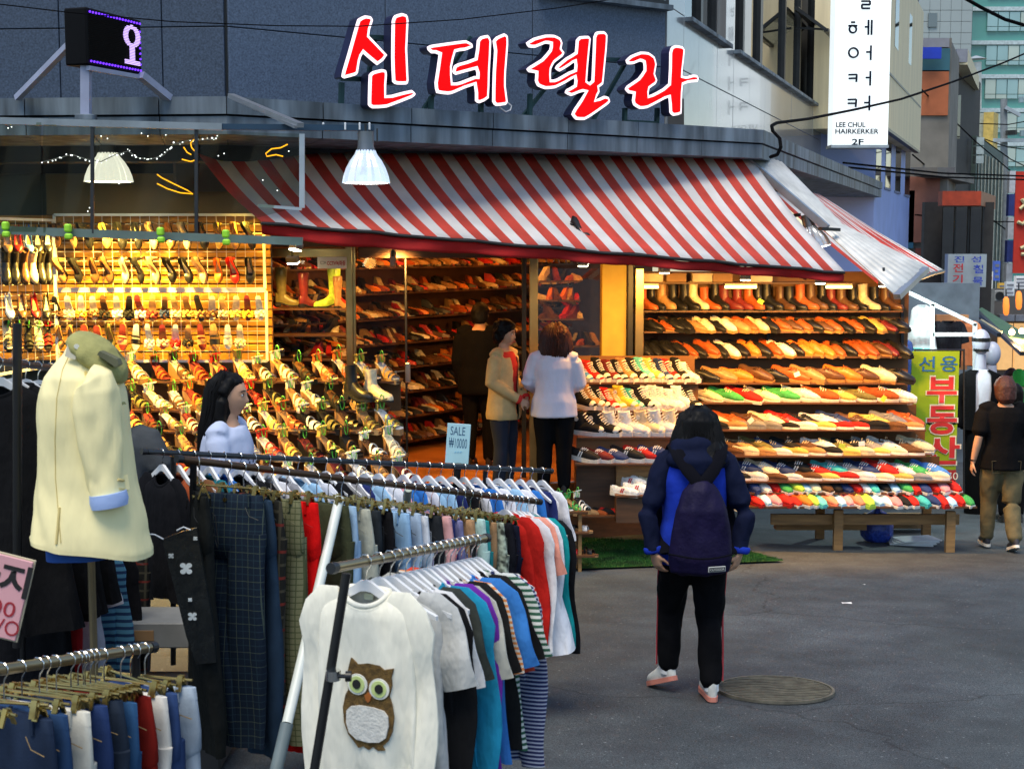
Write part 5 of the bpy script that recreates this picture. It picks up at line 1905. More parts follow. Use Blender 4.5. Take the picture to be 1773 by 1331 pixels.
def sleeve(mb, sgn, length, w=.205, r0=.085, r1=.062, out=.09, seed=0):
    """sleeve that leaves the shoulder seam sideways and then hangs"""
    pts = [(w - .085, -.112, .035), (w - .045, -.132, .062), (w - .005, -.165, r0 * .92), (w + .012, -.205, r0 * .88)]
    n = 8
    for i in range(1, n + 1):
        q = i / n
        pts.append((w + .012 + out * q + (.010 * math.sin(q * 7 + seed) if length > .4 else 0), -.205 - (length - .03) * q, r0 * .88 + (r1 - r0 * .88) * q))
    rings = []
    for i, (x, z, r) in enumerate(pts):
        a, b_ = pts[max(0, i - 1)], pts[min(len(pts) - 1, i + 1)]
        d = V((sgn * (b_[0] - a[0]), 0, b_[1] - a[1]))
        rings.append(ring(V((sgn * x, .010 * math.sin(i * .6 + seed), z)), d, .015 + .005 * math.sin(i * 1.3 + seed), r, 14, V((0, 1, 0))))
    e = rings[-1]
    c = sum(e, V()) / len(e)
    rings.append([c + (p - c) * .82 + V((0, 0, .02)) for p in e])
    mb.loft(rings)


def tee(name, seed, length=.62, slv=.20, mat=cloth, hem=.200, wave=.014, th=.028, w=.178):
    t = thing(name, 'x', 'top', world=False)
    b = MB(); torso(b, w=w, hem=hem, L=length, seed=seed, wave=wave, th=th)
    b.build('body', mat, t, smooth=True)
    for s_ in (-1, 1):
        if slv:
            m = MB(); sleeve(m, s_, slv, w=w, r0=.074, seed=seed, r1=.062 if slv < .4 else .042, out=.05 if slv < .4 else .03)
            m.build('sleeve', mat, t, smooth=True)
    nb = MB()
    nb.tube([V((.078 * math.cos(a), .026 * math.sin(a), -.086 - .046 * max(0, -math.sin(a)) ** 1.3)) for a in [2 * PI * i / 20 for i in range(21)]], .008, 6)
    nb.build('neckband', mat, t, smooth=True)
    return t


def trousers(name, seed, length=1.05, mat=cloth, w=.185, hemw=.105, fold=False):
    t = thing(name, 'x', 'trousers', world=False)
    rr = random.Random(seed)
    ph = [rr.uniform(0, 6) for _ in range(6)]
    wb = MB()
    n = 24
    ringf = lambda z, hw, th, off=0: [V((off + hw * math.copysign(abs(math.cos(a)) ** .75, math.cos(a)), th * math.copysign(abs(math.sin(a)) ** .8, math.sin(a)), z)) for a in [2 * PI * k / n for k in range(n)]]
    wb.loft([ringf(-.118, w * .90, .016), ringf(-.120, w * .94, .019), ringf(-.160, w * .96, .024), ringf(-.162, w * .9, .02)])
    for x in (-.12, 0, .12):
        wb.box((x, -.024, -.14), (.012, .006, .05))
        wb.box((x, .024, -.14), (.012, .006, .05))
    wb.build('waistband', mat, t, smooth=50)
    lg = MB()
    rings = []
    for z, k_, th in ((-.160, .955, .024), (-.21, .98, .030), (-.27, 1.0, .036), (-.33, .985, .038), (-.37, .86, .026), (-.39, .6, .012)):
        rings.append(ringf(z, w * k_, th))
    lg.loft(rings)
    for s_ in (-1, 1):
        rings = []
        m = 14
        for i in range(m + 1):
            q = i / m
            z = -.275 - (length - .275 + .118) * q
            hw = (w * .52) * (1 - q) + hemw * q - .012 * math.sin(PI * min(1, q * 1.6)) * (1 - q)
            cx = s_ * (w * .5 + .01 * math.sin(q * 4 + ph[0]) - (.03 * q))
            th = .036 + .010 * math.sin(q * 6 + ph[1])
            r_ = []
            for k in range(16):
                a = 2 * PI * k / 16
                x = cx + hw * math.copysign(abs(math.cos(a)) ** .8, math.cos(a))
                y = th * math.copysign(abs(math.sin(a)) ** .8, math.sin(a)) + .012 * math.sin(x * 40 + ph[2]) * (.3 + q) + .014 * math.sin(q * 5 + ph[3] + s_)
                y += .006 * noise.noise(V((x * 20, z * 9, seed)))
                r_.append(V((x, y, z)))
            rings.append(r_)
        rings.append([V((p.x * .98, p.y * .7, p.z + .03)) for p in rings[-1]])
        lg.loft(rings)
    lg.build('legs', mat, t, smooth=True)
    pk = MB()
    for s_ in (-1, 1):
        pk.tube([V((s_ * .172, -.034, -.215)), V((s_ * .13, -.040, -.20)), V((s_ * .11, -.038, -.165))], .0018, 4)
        pk.tube([V((s_ * .15, .037, -.2)), V((s_ * .05, .037, -.2)), V((s_ * .055, .045, -.31)), V((s_ * .10, .047, -.335)), V((s_ * .145, .045, -.31)), V((s_ * .15, .037, -.2))], .002, 4)
    k = pk.build('pocket_seams', M('seam_thread', rough=.9, objcol=True, var=.1), t)
    bt = MB()
    bt.cyl((0, -.022, -.14), (0, -.030, -.14), .009, n=10)
    bt.build('button', brass, t)
    return t


def hanger_proto():
    t = thing('clothes_hanger', 'x', 'hanger', world=False)
    hk = MB()
    hk.tube([V((-.018, 0, -.008)), V((-.020, 0, .008)), V((-.010, 0, .020)), V((.006, 0, .020)), V((.018, 0, .008)), V((.016, 0, -.010)), V((.004, 0, -.026)), V((0, 0, -.045)), V((0, 0, -.075))], .0022, 5)
    hk.build('hook', chrome, t, smooth=True)
    ar = MB()
    pts = [V((-.205, 0, -.155)), V((-.17, 0, -.142)), V((-.10, 0, -.112)), V((-.045, 0, -.078)), V((-.018, 0, -.060)), V((0, 0, -.056)), V((.018, 0, -.060)), V((.045, 0, -.078)), V((.10, 0, -.112)), V((.17, 0, -.142)), V((.205, 0, -.155))]
    rings = []
    for i, p in enumerate(pts):
        hgt = .014 + .020 * (1 - abs(p.x) / .205)
        rings.append([p + V((0, -.007, 0)), p + V((0, .007, 0)), p + V((0, .005, -hgt)), p + V((0, -.005, -hgt))])
    ar.loft(rings)
    ar.build('arms', white_pl, t, smooth=40)
    PROTO['hanger'] = t
    t = thing('clip_hanger', 'x', 'hanger', world=False)
    hk = MB()
    hk.tube([V((-.018, 0, -.008)), V((-.020, 0, .008)), V((-.010, 0, .020)), V((.006, 0, .020)), V((.018, 0, .008)), V((.016, 0, -.010)), V((.004, 0, -.026)), V((0, 0, -.045)), V((0, 0, -.085))], .0022, 5)
    hk.build('hook', chrome, t, smooth=True)
    br = MB(); br.cyl((-.17, 0, -.088), (.17, 0, -.088), .0045, n=6)
    br.build('crossbar', brass, t)
    for s_ in (-1, 1):
        c = MB()
        c.bar(V((s_ * .13, -.004, -.076)), V((s_ * .13, -.022, -.124)), .018, .005, V((0, 1, 0)))
        c.bar(V((s_ * .13, .004, -.076)), V((s_ * .13, .022, -.124)), .018, .005, V((0, 1, 0)))
        c.cyl((s_ * .13 - .016, 0, -.092), (s_ * .13 + .016, 0, -.092), .009, n=8)
        c.build('clip', brass, t)
    PROTO['clip_hanger'] = t


hanger_proto()
for i in range(3):
    PROTO[f'tee{i}'] = tee('t_shirt', i, slv=.20)
    PROTO[f'long{i}'] = tee('long_sleeved_top', 10 + i, length=.64, slv=.56, mat=knit)
    PROTO[f'trousers{i}'] = trousers('trousers', i)
    PROTO[f'jeans{i}'] = trousers('jeans', 20 + i, mat=denim)
PROTO['blouse'] = tee('loose_blouse', 31, length=.72, slv=.5, hem=.30, wave=.022, th=.09)
PROTO['jacket'] = tee('jacket', 33, length=.62, slv=.58, th=.075)
PROTO['dress'] = tee('sleeveless_dress', 35, length=.95, slv=0, hem=.29, wave=.02, th=.08)
PROTO['shorts0'] = trousers('shorts', 40, length=.46, hemw=.14, mat=cloth)


def swap_material(o, mat, skip=()):
    """give a copied garment a printed cloth of its own (mesh copied so that its twins keep theirs)"""
    for ch in [c for c in COL.objects if c.parent == o]:
        if ch.name.split('.')[0] in skip or ch.type != 'MESH':
            continue
        ch.data = ch.data.copy()
        ch.data.materials[0] = mat


def tube_bar(name, label, a, b, r, mat, group=None, legs=(), cat='clothes rack'):
    t = thing(name, label, cat, V((a.x, a.y, gz(a.x, a.y))), group)
    MB().cyl(a, b, r, n=16).build('bar', mat, t, smooth=50)
    d = (b - a).normalized()
    for e, s_ in ((a, -1), (b, 1)):
        MB().cyl(e + d * s_ * .004, e + d * s_ * .03, r * 1.12, n=14).build('end_cap', M('dark_frame'), t)
    for p, q, rr_, m in legs:
        MB().cyl(p, q, rr_, n=12).build('leg', m, t, smooth=50)
    return t


def hang_on(kind, a, b, t, label, color, hanger, hlabel, group, hgroup, yaw=0., mat=None, seam=None, drop_=0., s=1.):
    p = a.lerp(b, t)
    d = (b - a); d.z = 0; d.normalize()
    perp = V((d.y, -d.x, 0))
    m = Matrix((perp, d, V((0, 0, 1)))).transposed().to_4x4()
    mt = Matrix.Translation(p + V((0, 0, -.002))) @ m @ Matrix.Rotation(yaw, 4, 'Z')
    col = color
    cs = {'pocket_seams': seam or tuple(x * .6 for x in col)}
    o = dup(PROTO[kind], Matrix.Translation((0, 0, -drop_)) @ mt @ Matrix.Rotation(R.uniform(-.035, .035), 4, 'Y') @ Matrix.Rotation(R.uniform(-.05, .05), 4, 'X') @ Matrix.Diagonal((s * R.uniform(.95, 1.04), s * R.uniform(.8, 1.1), s * R.uniform(.96, 1.03), 1)), label, color=col, colors=cs, group=group)
    if mat is not None:
        swap_material(o, mat, ('pocket_seams', 'button'))
    if hanger:
        dup(PROTO[hanger], mt @ Matrix.Rotation(R.uniform(-.08, .08), 4, 'Z') @ Matrix.Scale(s, 4), hlabel, group=hgroup)
    return o


plaid_blue = pattern('plaid_blue', 'plaid', (.006, .014, .028), (.018, .04, .058), 34, (.055, .075, .06), width=.09)
plaid_dark = pattern('plaid_dark', 'plaid', (.012, .012, .010), (.05, .045, .03), 18, (.14, .02, .015), width=.22)
check_khaki = pattern('check_khaki', 'plaid', (.17, .17, .09), (.07, .08, .035), 40, None, width=.18)
floral = M('floral_print', (.3, .34, .26), .9, var=.9, vscale=38, detail=1)
stripe_org = pattern('stripe_orange', 'stripe', (.62, .56, .48), (.62, .22, .06), 60)
stripe_grn = pattern('stripe_green', 'stripe', (.60, .62, .58), (.03, .10, .06), 50)
stripe_blue = pattern('stripe_blue', 'stripe', (.02, .03, .10), (.40, .43, .55), 75, width=.4)
stripe_red = pattern('stripe_red', 'stripe', (.65, .62, .58), (.55, .03, .02), 52)
zigzag = pattern('zigzag_print', 'stripe', (.02, .05, .12), (.10, .28, .40), 30, width=.55)

OA, OB = P(582, 982, 3.95), P(838, 932, 4.85)
tube_bar('clothes_rack', 'bronze clothes rail with the owl top at its near end', OA, OB, .0145, pipe_gold,
         legs=[(P(600, 992, 3.92), P(530, 1420, 3.86), .0135, blackpaint), (P(820, 942, 4.8), V((P(820, 942, 4.8).x, 4.85, gz(-.1, 4.85))), .0135, blackpaint)])
rk_o = bpy.data.objects['clothes_rack']
c = P(577, 1168, 3.88)
mb = MB(); mb.cyl(c + V((0, 0, .014)), c - V((0, 0, .014)), .021, n=14); mb.build('clamp', chrome, rk_o, smooth=40)
mb = MB(); mb.cyl(c + V((.012, -.01, 0)), c + V((.040, -.012, 0)), .006, n=8); mb.cyl(c + V((.036, -.012, 0)), c + V((.052, -.012, 0)), .015, n=12); mb.build('clamp_knob', blackpaint, rk_o, smooth=40)
gO, hO = 'tops on the owl rack', 'white hangers on the owl rack'
owl_list = [('tee0', .32, (.50, .50, .48), 'grey white T-shirt behind the owl top', None), ('long1', .37, (.012, .012, .013), 'black long-sleeved top behind the grey white shirt', None),
            ('tee2', .42, (.60, .60, .60), 'pale grey T-shirt between black top and dark olive shirt', None), ('tee1', .47, (.035, .04, .035), 'dark olive T-shirt beside the turquoise one', None),
            ('long0', .515, (.02, .27, .45), 'turquoise blue top on the owl rack', None), ('long2', .56, (.16, .03, .33), 'purple long-sleeved top on the owl rack', None),
            ('tee0', .605, (.45, .44, .38), 'pale stone T-shirt beside the purple top', None), ('tee1', .65, (.012, .012, .012), 'black T-shirt before the orange striped one', None),
            ('tee2', .695, (.7, .4, .2), 'orange and white finely striped T-shirt', stripe_org), ('tee0', .735, (.04, .18, .5), 'blue T-shirt behind the orange striped one', None),
            ('tee1', .775, (.55, .06, .03), 'red T-shirt near the far end of the owl rack', None), ('tee2', .815, (.012, .012, .012), 'black tee beside the green striped one on the owl rack', None),
            ('tee0', .855, (.3, .4, .35), 'green and white striped T-shirt at the far end', stripe_grn), ('long1', .895, (.02, .03, .10), 'navy and white striped long top hanging low at the far end', stripe_blue),
            ('long2', .935, (.5, .05, .04), 'red and white striped long top at the far end', stripe_red)]
for k, (kd, t, col, lb, mt) in enumerate(owl_list):
    hang_on(kd, OA, OB, t, lb, col, 'hanger', 'white plastic hanger holding the ' + lb.split(' behind')[0].split(' between')[0].split(' beside')[0].split(' before')[0].split(' near')[0].split(' at the')[0], gO, hO, yaw=R.uniform(-.10, .06), mat=mt, drop_=.018)


def owl_top():
    """the cream top with its appliqué owl, cut finer than the others"""
    t = thing('owl_top', 'cream long-sleeved top with a brown owl applique', 'top', world=False)
    b = MB(); torso(b, w=.160, hem=.172, L=.66, seed=5, n=72, wave=.009, th=.030)
    bm_ = b.build('body', M('cream_knit', (.88, .84, .70), .92, var=.06, vscale=10, spec=.1, bump=.85, bscale=10, bdist=.028, stretch=(1.3, 1.3, .35)), t, smooth=True)
    for s_ in (-1, 1):
        m = MB(); sleeve(m, s_, .58, w=.163, r0=.062, r1=.040, out=.006, seed=4)
        m.build('sleeve', M('cream_knit'), t, smooth=True)
    nb = MB()
    loop = [V((.078 * math.cos(a), .027 * math.sin(a), -.086 - .046 * max(0, -math.sin(a)) ** 1.3)) for a in [2 * PI * i / 36 for i in range(37)]]
    nb.tube(loop, .009, 8)
    nb.tube([p + V((0, -.004 if p.y < 0 else .002, -.014 if p.y < 0 else -.006)) for p in loop], .006, 6)
    nb.build('neckband', M('cream_knit'), t, smooth=True)
    lab = MB(); lab.box((0, .018, -.112), (.030, .003, .018)); lab.build('neck_label', M('label_tape', (.62, .60, .40), .8), t)
    felt = M('brown_felt', (.135, .075, .018), .95, var=.5, vscale=60, bump=.6, bscale=200, bdist=.006)
    yf = lambda x, z: -.052
    o2 = lambda pts: [V(((x - 645) / 520 + .036, 0, -.325 - (y - 1165) / 590)) for x, y in pts]
    def app(name, pts, y, th, mat, parent):
        mb = MB(); mb.prism([p + V((0, y, 0)) for p in o2(pts)], V((0, th, 0)))
        return mb.build(name, mat, parent)
    body = [(610, 1144), (622, 1154), (640, 1150), (660, 1152), (668, 1159), (684, 1155), (680, 1172), (681, 1186), (676, 1206), (681, 1222), (684, 1245), (681, 1270), (674, 1288), (664, 1299), (668, 1306), (656, 1308), (648, 1302), (640, 1309), (630, 1303), (622, 1308), (615, 1298), (604, 1285), (597, 1264), (595, 1236), (600, 1212), (605, 1202), (602, 1186), (604, 1170)]
    ow = app('owl_body', body, -.046, .008, felt, t)
    ell = lambda cx, cy, rx, ry, n=26: [(cx + rx * math.cos(2 * PI * i / n), cy + ry * math.sin(2 * PI * i / n)) for i in range(n)]
    wh = M('felt_white', (.80, .78, .68), .9, var=.08, vscale=50); gr = M('felt_lime', (.58, .68, .25), .9, var=.1, vscale=50); bk = M('felt_black', (.012, .012, .01), .8)
    for cx, cy in ((622, 1190), (660, 1194)):
        app('eye_white', ell(cx, cy, 17.5, 19), -.050, .004, wh, ow)
        app('eye_iris', ell(cx, cy, 13, 15), -.053, .003, gr, ow)
        app('pupil', ell(cx + (1 if cx > 640 else 0), cy - 1, 7, 8.5), -.056, .003, bk, ow)
    app('beak', [(635, 1208), (641, 1202), (647, 1208), (645, 1216), (641, 1221), (637, 1216)], -.052, .006, M('felt_orange', (.45, .13, .02), .9), ow)
    sq = [(603, 1240), (610, 1232), (625, 1228), (650, 1229), (668, 1233), (675, 1242), (676, 1260), (671, 1282), (660, 1291), (640, 1294), (620, 1291), (607, 1280), (602, 1262)]
    app('belly', sq, -.052, .006, M('felt_belly', (.70, .67, .60), .95, var=.12, vscale=40, bump=.5, bscale=120, bdist=.006), ow)
    return t


ot = owl_top()
d = (OB - OA); d.z = 0; d.normalize(); perp = V((d.y, -d.x, 0))
mO = Matrix.Translation(OA.lerp(OB, .17)) @ Matrix((perp, d, V((0, 0, 1)))).transposed().to_4x4() @ Matrix.Rotation(math.radians(3), 4, 'Z') @ Matrix.Scale(.97, 4)
ot.matrix_world = mO
ot['group'] = gO
dup(PROTO['hanger'], mO, 'white plastic hanger holding the cream owl top', group=hO)
dup(PROTO['hanger'], Matrix.Translation(OA.lerp(OB, .25)) @ mO.to_3x3().to_4x4() @ Matrix.Rotation(-.1, 4, 'Z'), 'empty white plastic hanger just behind the owl top', group=hO)

BA_, BB_ = P(316, 795, 5.5), P(930, 868, 7.25)
tube_bar('clothes_rack', 'long brown clothes rail of trousers with white slanting leg', BA_, BB_, .015, pipe_br,
         legs=[(P(588, 862, 6.0), P(497, 1252, 5.35), .021, M('white_leg', (.70, .74, .68), .4, var=.08)), (P(497, 1252, 5.35), P(474, 1350, 5.25), .025, M('grey_sleeve', (.14, .18, .19), .5)),
               (P(707, 846, 6.75), P(690, 1010, 7.4), .019, M('green_grey_leg', (.30, .36, .30), .4, var=.1)), (P(335, 800, 5.55), P(330, 1270, 5.9), .014, blackpaint)])
gB, hB = 'trousers on the long rack', 'clip hangers on the long rack'
lst = [('trousers0', .035, (.012, .013, .012), 'black cropped trousers with a printed waist at the near end', None), ('jeans1', .10, (.02, .05, .08), 'dark blue plaid trousers hanging full front on the long rack', plaid_blue),
       ('jeans0', .135, (.02, .04, .07), 'dark blue jeans behind the blue plaid trousers', None), ('trousers1', .165, (.02, .02, .02), 'dark tartan trousers with red lines', plaid_dark), ('trousers2', .20, (.2, .2, .1), 'khaki checked trousers beside the red pair', check_khaki),
       ('trousers0', .238, (.68, .006, .006), 'bright red trousers on the long rack', None), ('trousers1', .315, (.055, .06, .03), 'olive trousers behind the red pair', None), ('jeans2', .345, (.30, .45, .62), 'light blue jeans behind the olive trousers', None),
       ('trousers2', .38, (.45, .45, .36), 'pale khaki trousers beside the white leg', None), ('trousers0', .42, (.02, .025, .03), 'charcoal trousers behind the white leg', None), ('trousers1', .46, (.010, .010, .012), 'black trousers in the middle of the long rack', None),
       ('jeans0', .495, (.25, .42, .62), 'sky blue jeans in the middle of the long rack', None), ('jeans1', .525, (.36, .46, .58), 'faded grey blue jeans beside the sky blue pair', None), ('trousers2', .555, (.72, .73, .76), 'white trousers before the green grey leg', None),
       ('trousers0', .585, (.02, .022, .025), 'black trousers beside the green grey leg', None), ('trousers1', .615, (.68, .36, .36), 'pink trousers behind the green grey leg', None), ('jeans2', .64, (.02, .03, .13), 'navy trousers beside the pink pair', None),
       ('trousers2', .665, (.20, .20, .38), 'lilac blue trousers beside the navy pair', None), ('trousers0', .69, (.42, .24, .12), 'tan trousers toward the far end of the long rack', None), ('trousers1', .715, (.42, .60, .56), 'pale aqua trousers toward the far end', None),
       ('trousers2', .74, (.03, .27, .27), 'teal trousers toward the far end of the long rack', None), ('trousers0', .765, (.35, .2, .1), 'light brown trousers beside the teal pair', None), ('trousers1', .795, (.3, .34, .26), 'floral print trousers near the far end', floral),
       ('shorts0', .825, (.010, .010, .014), 'black shorts hanging beside the floral trousers', None), ('shorts0', .85, (.012, .014, .03), 'navy black shorts at the end of the trousers', None)]
for k, (kd, t, col, lb, mt) in enumerate(lst):
    hang_on(kd, BA_, BB_, t, lb, col, 'clip_hanger', 'metal clip hanger holding the ' + ' '.join(lb.split()[:3]), gB, hB, yaw=-.55 if k == 0 else .25 if k == 1 else R.uniform(-.16, .12), mat=mt, seam=(.06, .06, .05) if 'jeans' in kd else None)
lst2 = [('long0', .885, (.55, .02, .015), 'red long top near the rail end of the long rack', None), ('long1', .905, (.72, .72, .74), 'white long-sleeved top beside the red one', None), ('tee1', .925, (.75, .30, .22), 'salmon top at the rail end', None),
        ('blouse', .94, (.76, .77, .82), 'loose white blouse hanging lowest at the rail end', None), ('jacket', .96, (.01, .26, .27), 'teal jacket second from the rail end', None), ('jacket', .985, (.010, .010, .012), 'black jacket hanging at the very end of the rail', None)]
for k, (kd, t, col, lb, mt) in enumerate(lst2):
    hang_on(kd, BA_, BB_, t, lb, col, 'hanger', 'white plastic hanger holding the ' + ' '.join(lb.split()[:2]), 'tops at the end of the long rack', 'white hangers at the end of the long rack', yaw=R.uniform(-.1, .1) + (.12 if k > 3 else 0), mat=mt)

DA, DB = P(255, 782, 6.9), P(950, 815, 8.6)
tube_bar('clothes_rack', 'dark clothes rail of tops behind the long trouser rack', DA, DB, .0145, pipe_dk,
         legs=[(P(300, 790, 7.0), P(300, 1150, 7.0), .014, blackpaint), (P(840, 815, 8.3), P(840, 1080, 8.3), .014, blackpaint)])
cols = [('red', (.5, .02, .02)), ('rust', (.35, .08, .03)), ('teal', (.02, .16, .2)), ('blue', (.03, .16, .5)), ('black', (.01, .01, .012)), ('brown', (.2, .09, .04)), ('orange', (.55, .14, .04)), ('navy', (.02, .03, .12)), ('white', (.7, .7, .74)), ('grey', (.3, .3, .32)), ('pink', (.65, .3, .34)), ('sky', (.3, .5, .7))]
seqA = [4, 1, 5, 2, 3, 4, 4, 8, 9, 11, 8, 4, 9, 7, 11, 8, 10, 3, 8, 11, 7, 4, 8, 3, 8, 11, 8, 3, 7, 8]
cnt = {}
for k, ci in enumerate(seqA):
    t = .03 + .95 * k / (len(seqA) - 1)
    nm, col = cols[ci]
    cnt[nm] = cnt.get(nm, 0) + 1
    q = ORD[cnt[nm] - 1]
    kd = ['long0', 'tee1', 'long2', 'tee0'][k % 4]
    if t > .8:
        kd = ['tee1', 'tee2'][k % 2]
    lb = f'{q} {nm} top from the mannequin end of the dark rear rail' if seqA.count(ci) > 1 else f'only {nm} top on the dark rear rail'
    hang_on(kd, DA, DB, t, lb, col, 'hanger', 'white hanger holding the ' + lb.split(' from the')[0].split(' on the')[0] + ' of the dark rear rail', 'tops on the rear rack', 'white hangers on the rear rack', yaw=R.uniform(-.12, .12), drop_=.03)

sl = thing('sale_card', 'pale blue handwritten SALE card clamped to the rear rail', 'sign', P(793, 812, 8.2))
rotc = Matrix.Rotation(math.radians(4), 3, 'Y')
cx = P(793, 768, 8.2)
MB().bbox(cx, (.136, .006, .235), .002, rotc).build('card', M('pale_blue_card', (.42, .66, .70), .6, var=.05), sl)
text_on('SALE', cx + V((0, -.004, .075)), rotc @ V((1, 0, 0)), rotc @ V((0, 0, 1)), .085, .05, M('ink_blue', (.03, .10, .2), .7), sl)
text_on('₩10000', cx + V((0, -.004, .005)), rotc @ V((1, 0, 0)), rotc @ V((0, 0, 1)), .105, .06, M('ink_blue'), sl)
mb = MB()
for k in range(3):
    mb.bar(cx + V((-.02 + .016 * k, -.0045, -.052)), cx + V((-.012 + .016 * k, -.0045, -.044)), .003, .002)
mb.build('pale_scribble', M('ink_pale', (.15, .45, .7), .7), sl)
MB().bbox(P(793, 806, 8.19), (.05, .04, .03), .006).build('clamp', blackpaint, sl)
MB().bar(P(793, 806, 8.2), P(790, 838, 8.22), .035, .02).build('clamp_handle', blackpaint, sl)

JA, JB = P(-60, 1168, 3.8), P(258, 1121, 4.5)
tube_bar('clothes_rack', 'low bronze rail of jeans on gold clip hangers at the front', JA, JB, .0165, pipe_gold,
         legs=[(P(235, 1126, 4.45), P(240, 1500, 4.45), .014, blackpaint)])
jl = [('jeans0', .18, (.018, .03, .06), 'dark indigo jeans nearest the front of the low rail', None), ('jeans1', .27, (.02, .05, .12), 'indigo jeans with a leather patch behind the nearest pair', None), ('jeans2', .36, (.60, .58, .50), 'off-white jeans between the indigo pairs', None),
      ('jeans0', .45, (.02, .04, .12), 'mid blue jeans beside the off-white pair', None), ('jeans1', .53, (.02, .03, .05), 'blackish blue jeans in the middle of the low rail', None), ('jeans2', .61, (.03, .09, .2), 'bright blue denim pair with rolled waist', None),
      ('jeans0', .72, (.20, .012, .008), 'dark red corduroy trousers on the low rail', None), ('jeans1', .82, (.62, .60, .55), 'cream trousers beside the dark red pair', None), ('jeans2', .92, (.03, .06, .16), 'denim jeans at the far end of the low rail', None), ('jeans0', .97, (.35, .42, .5), 'faded denim pair last on the low rail', None)]
for k, (kd, t, col, lb, mt) in enumerate(jl):
    hang_on(kd, JA, JB, t, lb, col, 'clip_hanger', 'gold clip hanger holding the ' + ' '.join(lb.split()[:4]), 'jeans on the low rail', 'gold clip hangers on the low rail', yaw=R.uniform(-.15, .25), seam=(.26, .17, .07))
mb = MB()
p = JA.lerp(JB, .27) + V((.02, -.05, -.20))
patch = thing('leather_patch', 'brown leather patch stitched on the indigo jeans', 'patch', p)
MB().bbox(p, (.075, .004, .05), .002, Matrix.Rotation(-.4, 3, 'Z')).build('patch_face', M('brown_leather', (.12, .06, .02), .6), patch)
for k, t in enumerate((.05, .12, .40, .57, .60, .64, .67, .88)):
    d = (JB - JA); d.z = 0; d.normalize(); perp = V((d.y, -d.x, 0))
    dup(PROTO['clip_hanger'], Matrix.Translation(JA.lerp(JB, t)) @ Matrix((perp, d, V((0, 0, 1)))).transposed().to_4x4() @ Matrix.Rotation(R.uniform(-.3, .3), 4, 'Z'),
        ['empty gold clip hanger at the near end of the low rail', 'second empty gold clip hanger from the near end of the low rail', 'empty gold clip hanger over the off-white jeans', 'empty gold clip hanger over the blackish blue jeans', 'empty gold clip hanger first of the bunch by the blue pair', 'empty gold clip hanger second of the bunch by the blue pair', 'empty gold clip hanger last of the bunch by the red trousers', 'empty gold clip hanger near the far tip of the low rail'][k], group='empty gold clip hangers on the low rail')

KA, KB = P(-70, 618, 5.0), P(120, 640, 6.3)
tube_bar('clothes_rack', 'black clothes rail of black dresses behind the mannequin', KA, KB, .014, blackpaint, legs=[(P(30, 560, 5.2), P(30, 1120, 5.2), .017, blackpaint)])
for k, (t, nm) in enumerate(((.30, 'black sleeveless dress nearest the front on the black rail'), (.42, 'black dress second on the black rail'), (.54, 'black dress third on the black rail'), (.66, 'black dress fourth on the black rail'), (.8, 'black dress farthest back on the black rail'))):
    hang_on('dress', KA, KB, t, nm, (.008, .008, .009), 'hanger', 'white hanger holding the ' + nm, 'black dresses on the black rail', 'white hangers on the black rail', yaw=R.uniform(-.1, .1))
NA, NB = P(20, 905, 5.9), P(260, 915, 7.2)
tube_bar('clothes_rack', 'low dark rail of mixed clothes beneath the pale yellow blazer', NA, NB, .014, pipe_dk, legs=[(P(40, 905, 6.0), P(40, 1150, 6.0), .014, blackpaint)])
for k, (kd, t, col, lb, mt, h) in enumerate((('tee0', .10, (.01, .01, .012), 'black top on the low dark rail', None, 'hanger'), ('tee1', .20, (.5, .02, .02), 'red top showing under the black one on the low dark rail', None, 'hanger'), ('tee2', .30, (.65, .62, .66), 'white top beside the red one on the low dark rail', None, 'hanger'),
                                             ('long0', .40, (.05, .14, .25), 'blue zigzag print top beside the mannequin pole', zigzag, 'hanger'), ('long1', .50, (.01, .01, .012), 'black top beside the zigzag print top', None, 'hanger'),
                                             ('trousers0', .62, (.66, .65, .60), 'white trousers behind the mannequin pole', None, 'clip_hanger'), ('trousers1', .74, (.05, .06, .06), 'dark tartan trousers beside the white trousers', plaid_dark, 'clip_hanger'))):
    hang_on(kd, NA, NB, t, lb, col, h, 'hanger holding the ' + lb.replace(' on the low dark rail', ''), 'clothes on the low dark rail', 'hangers on the low dark rail', mat=mt, s=.8 if 'trousers' in kd else 1.)

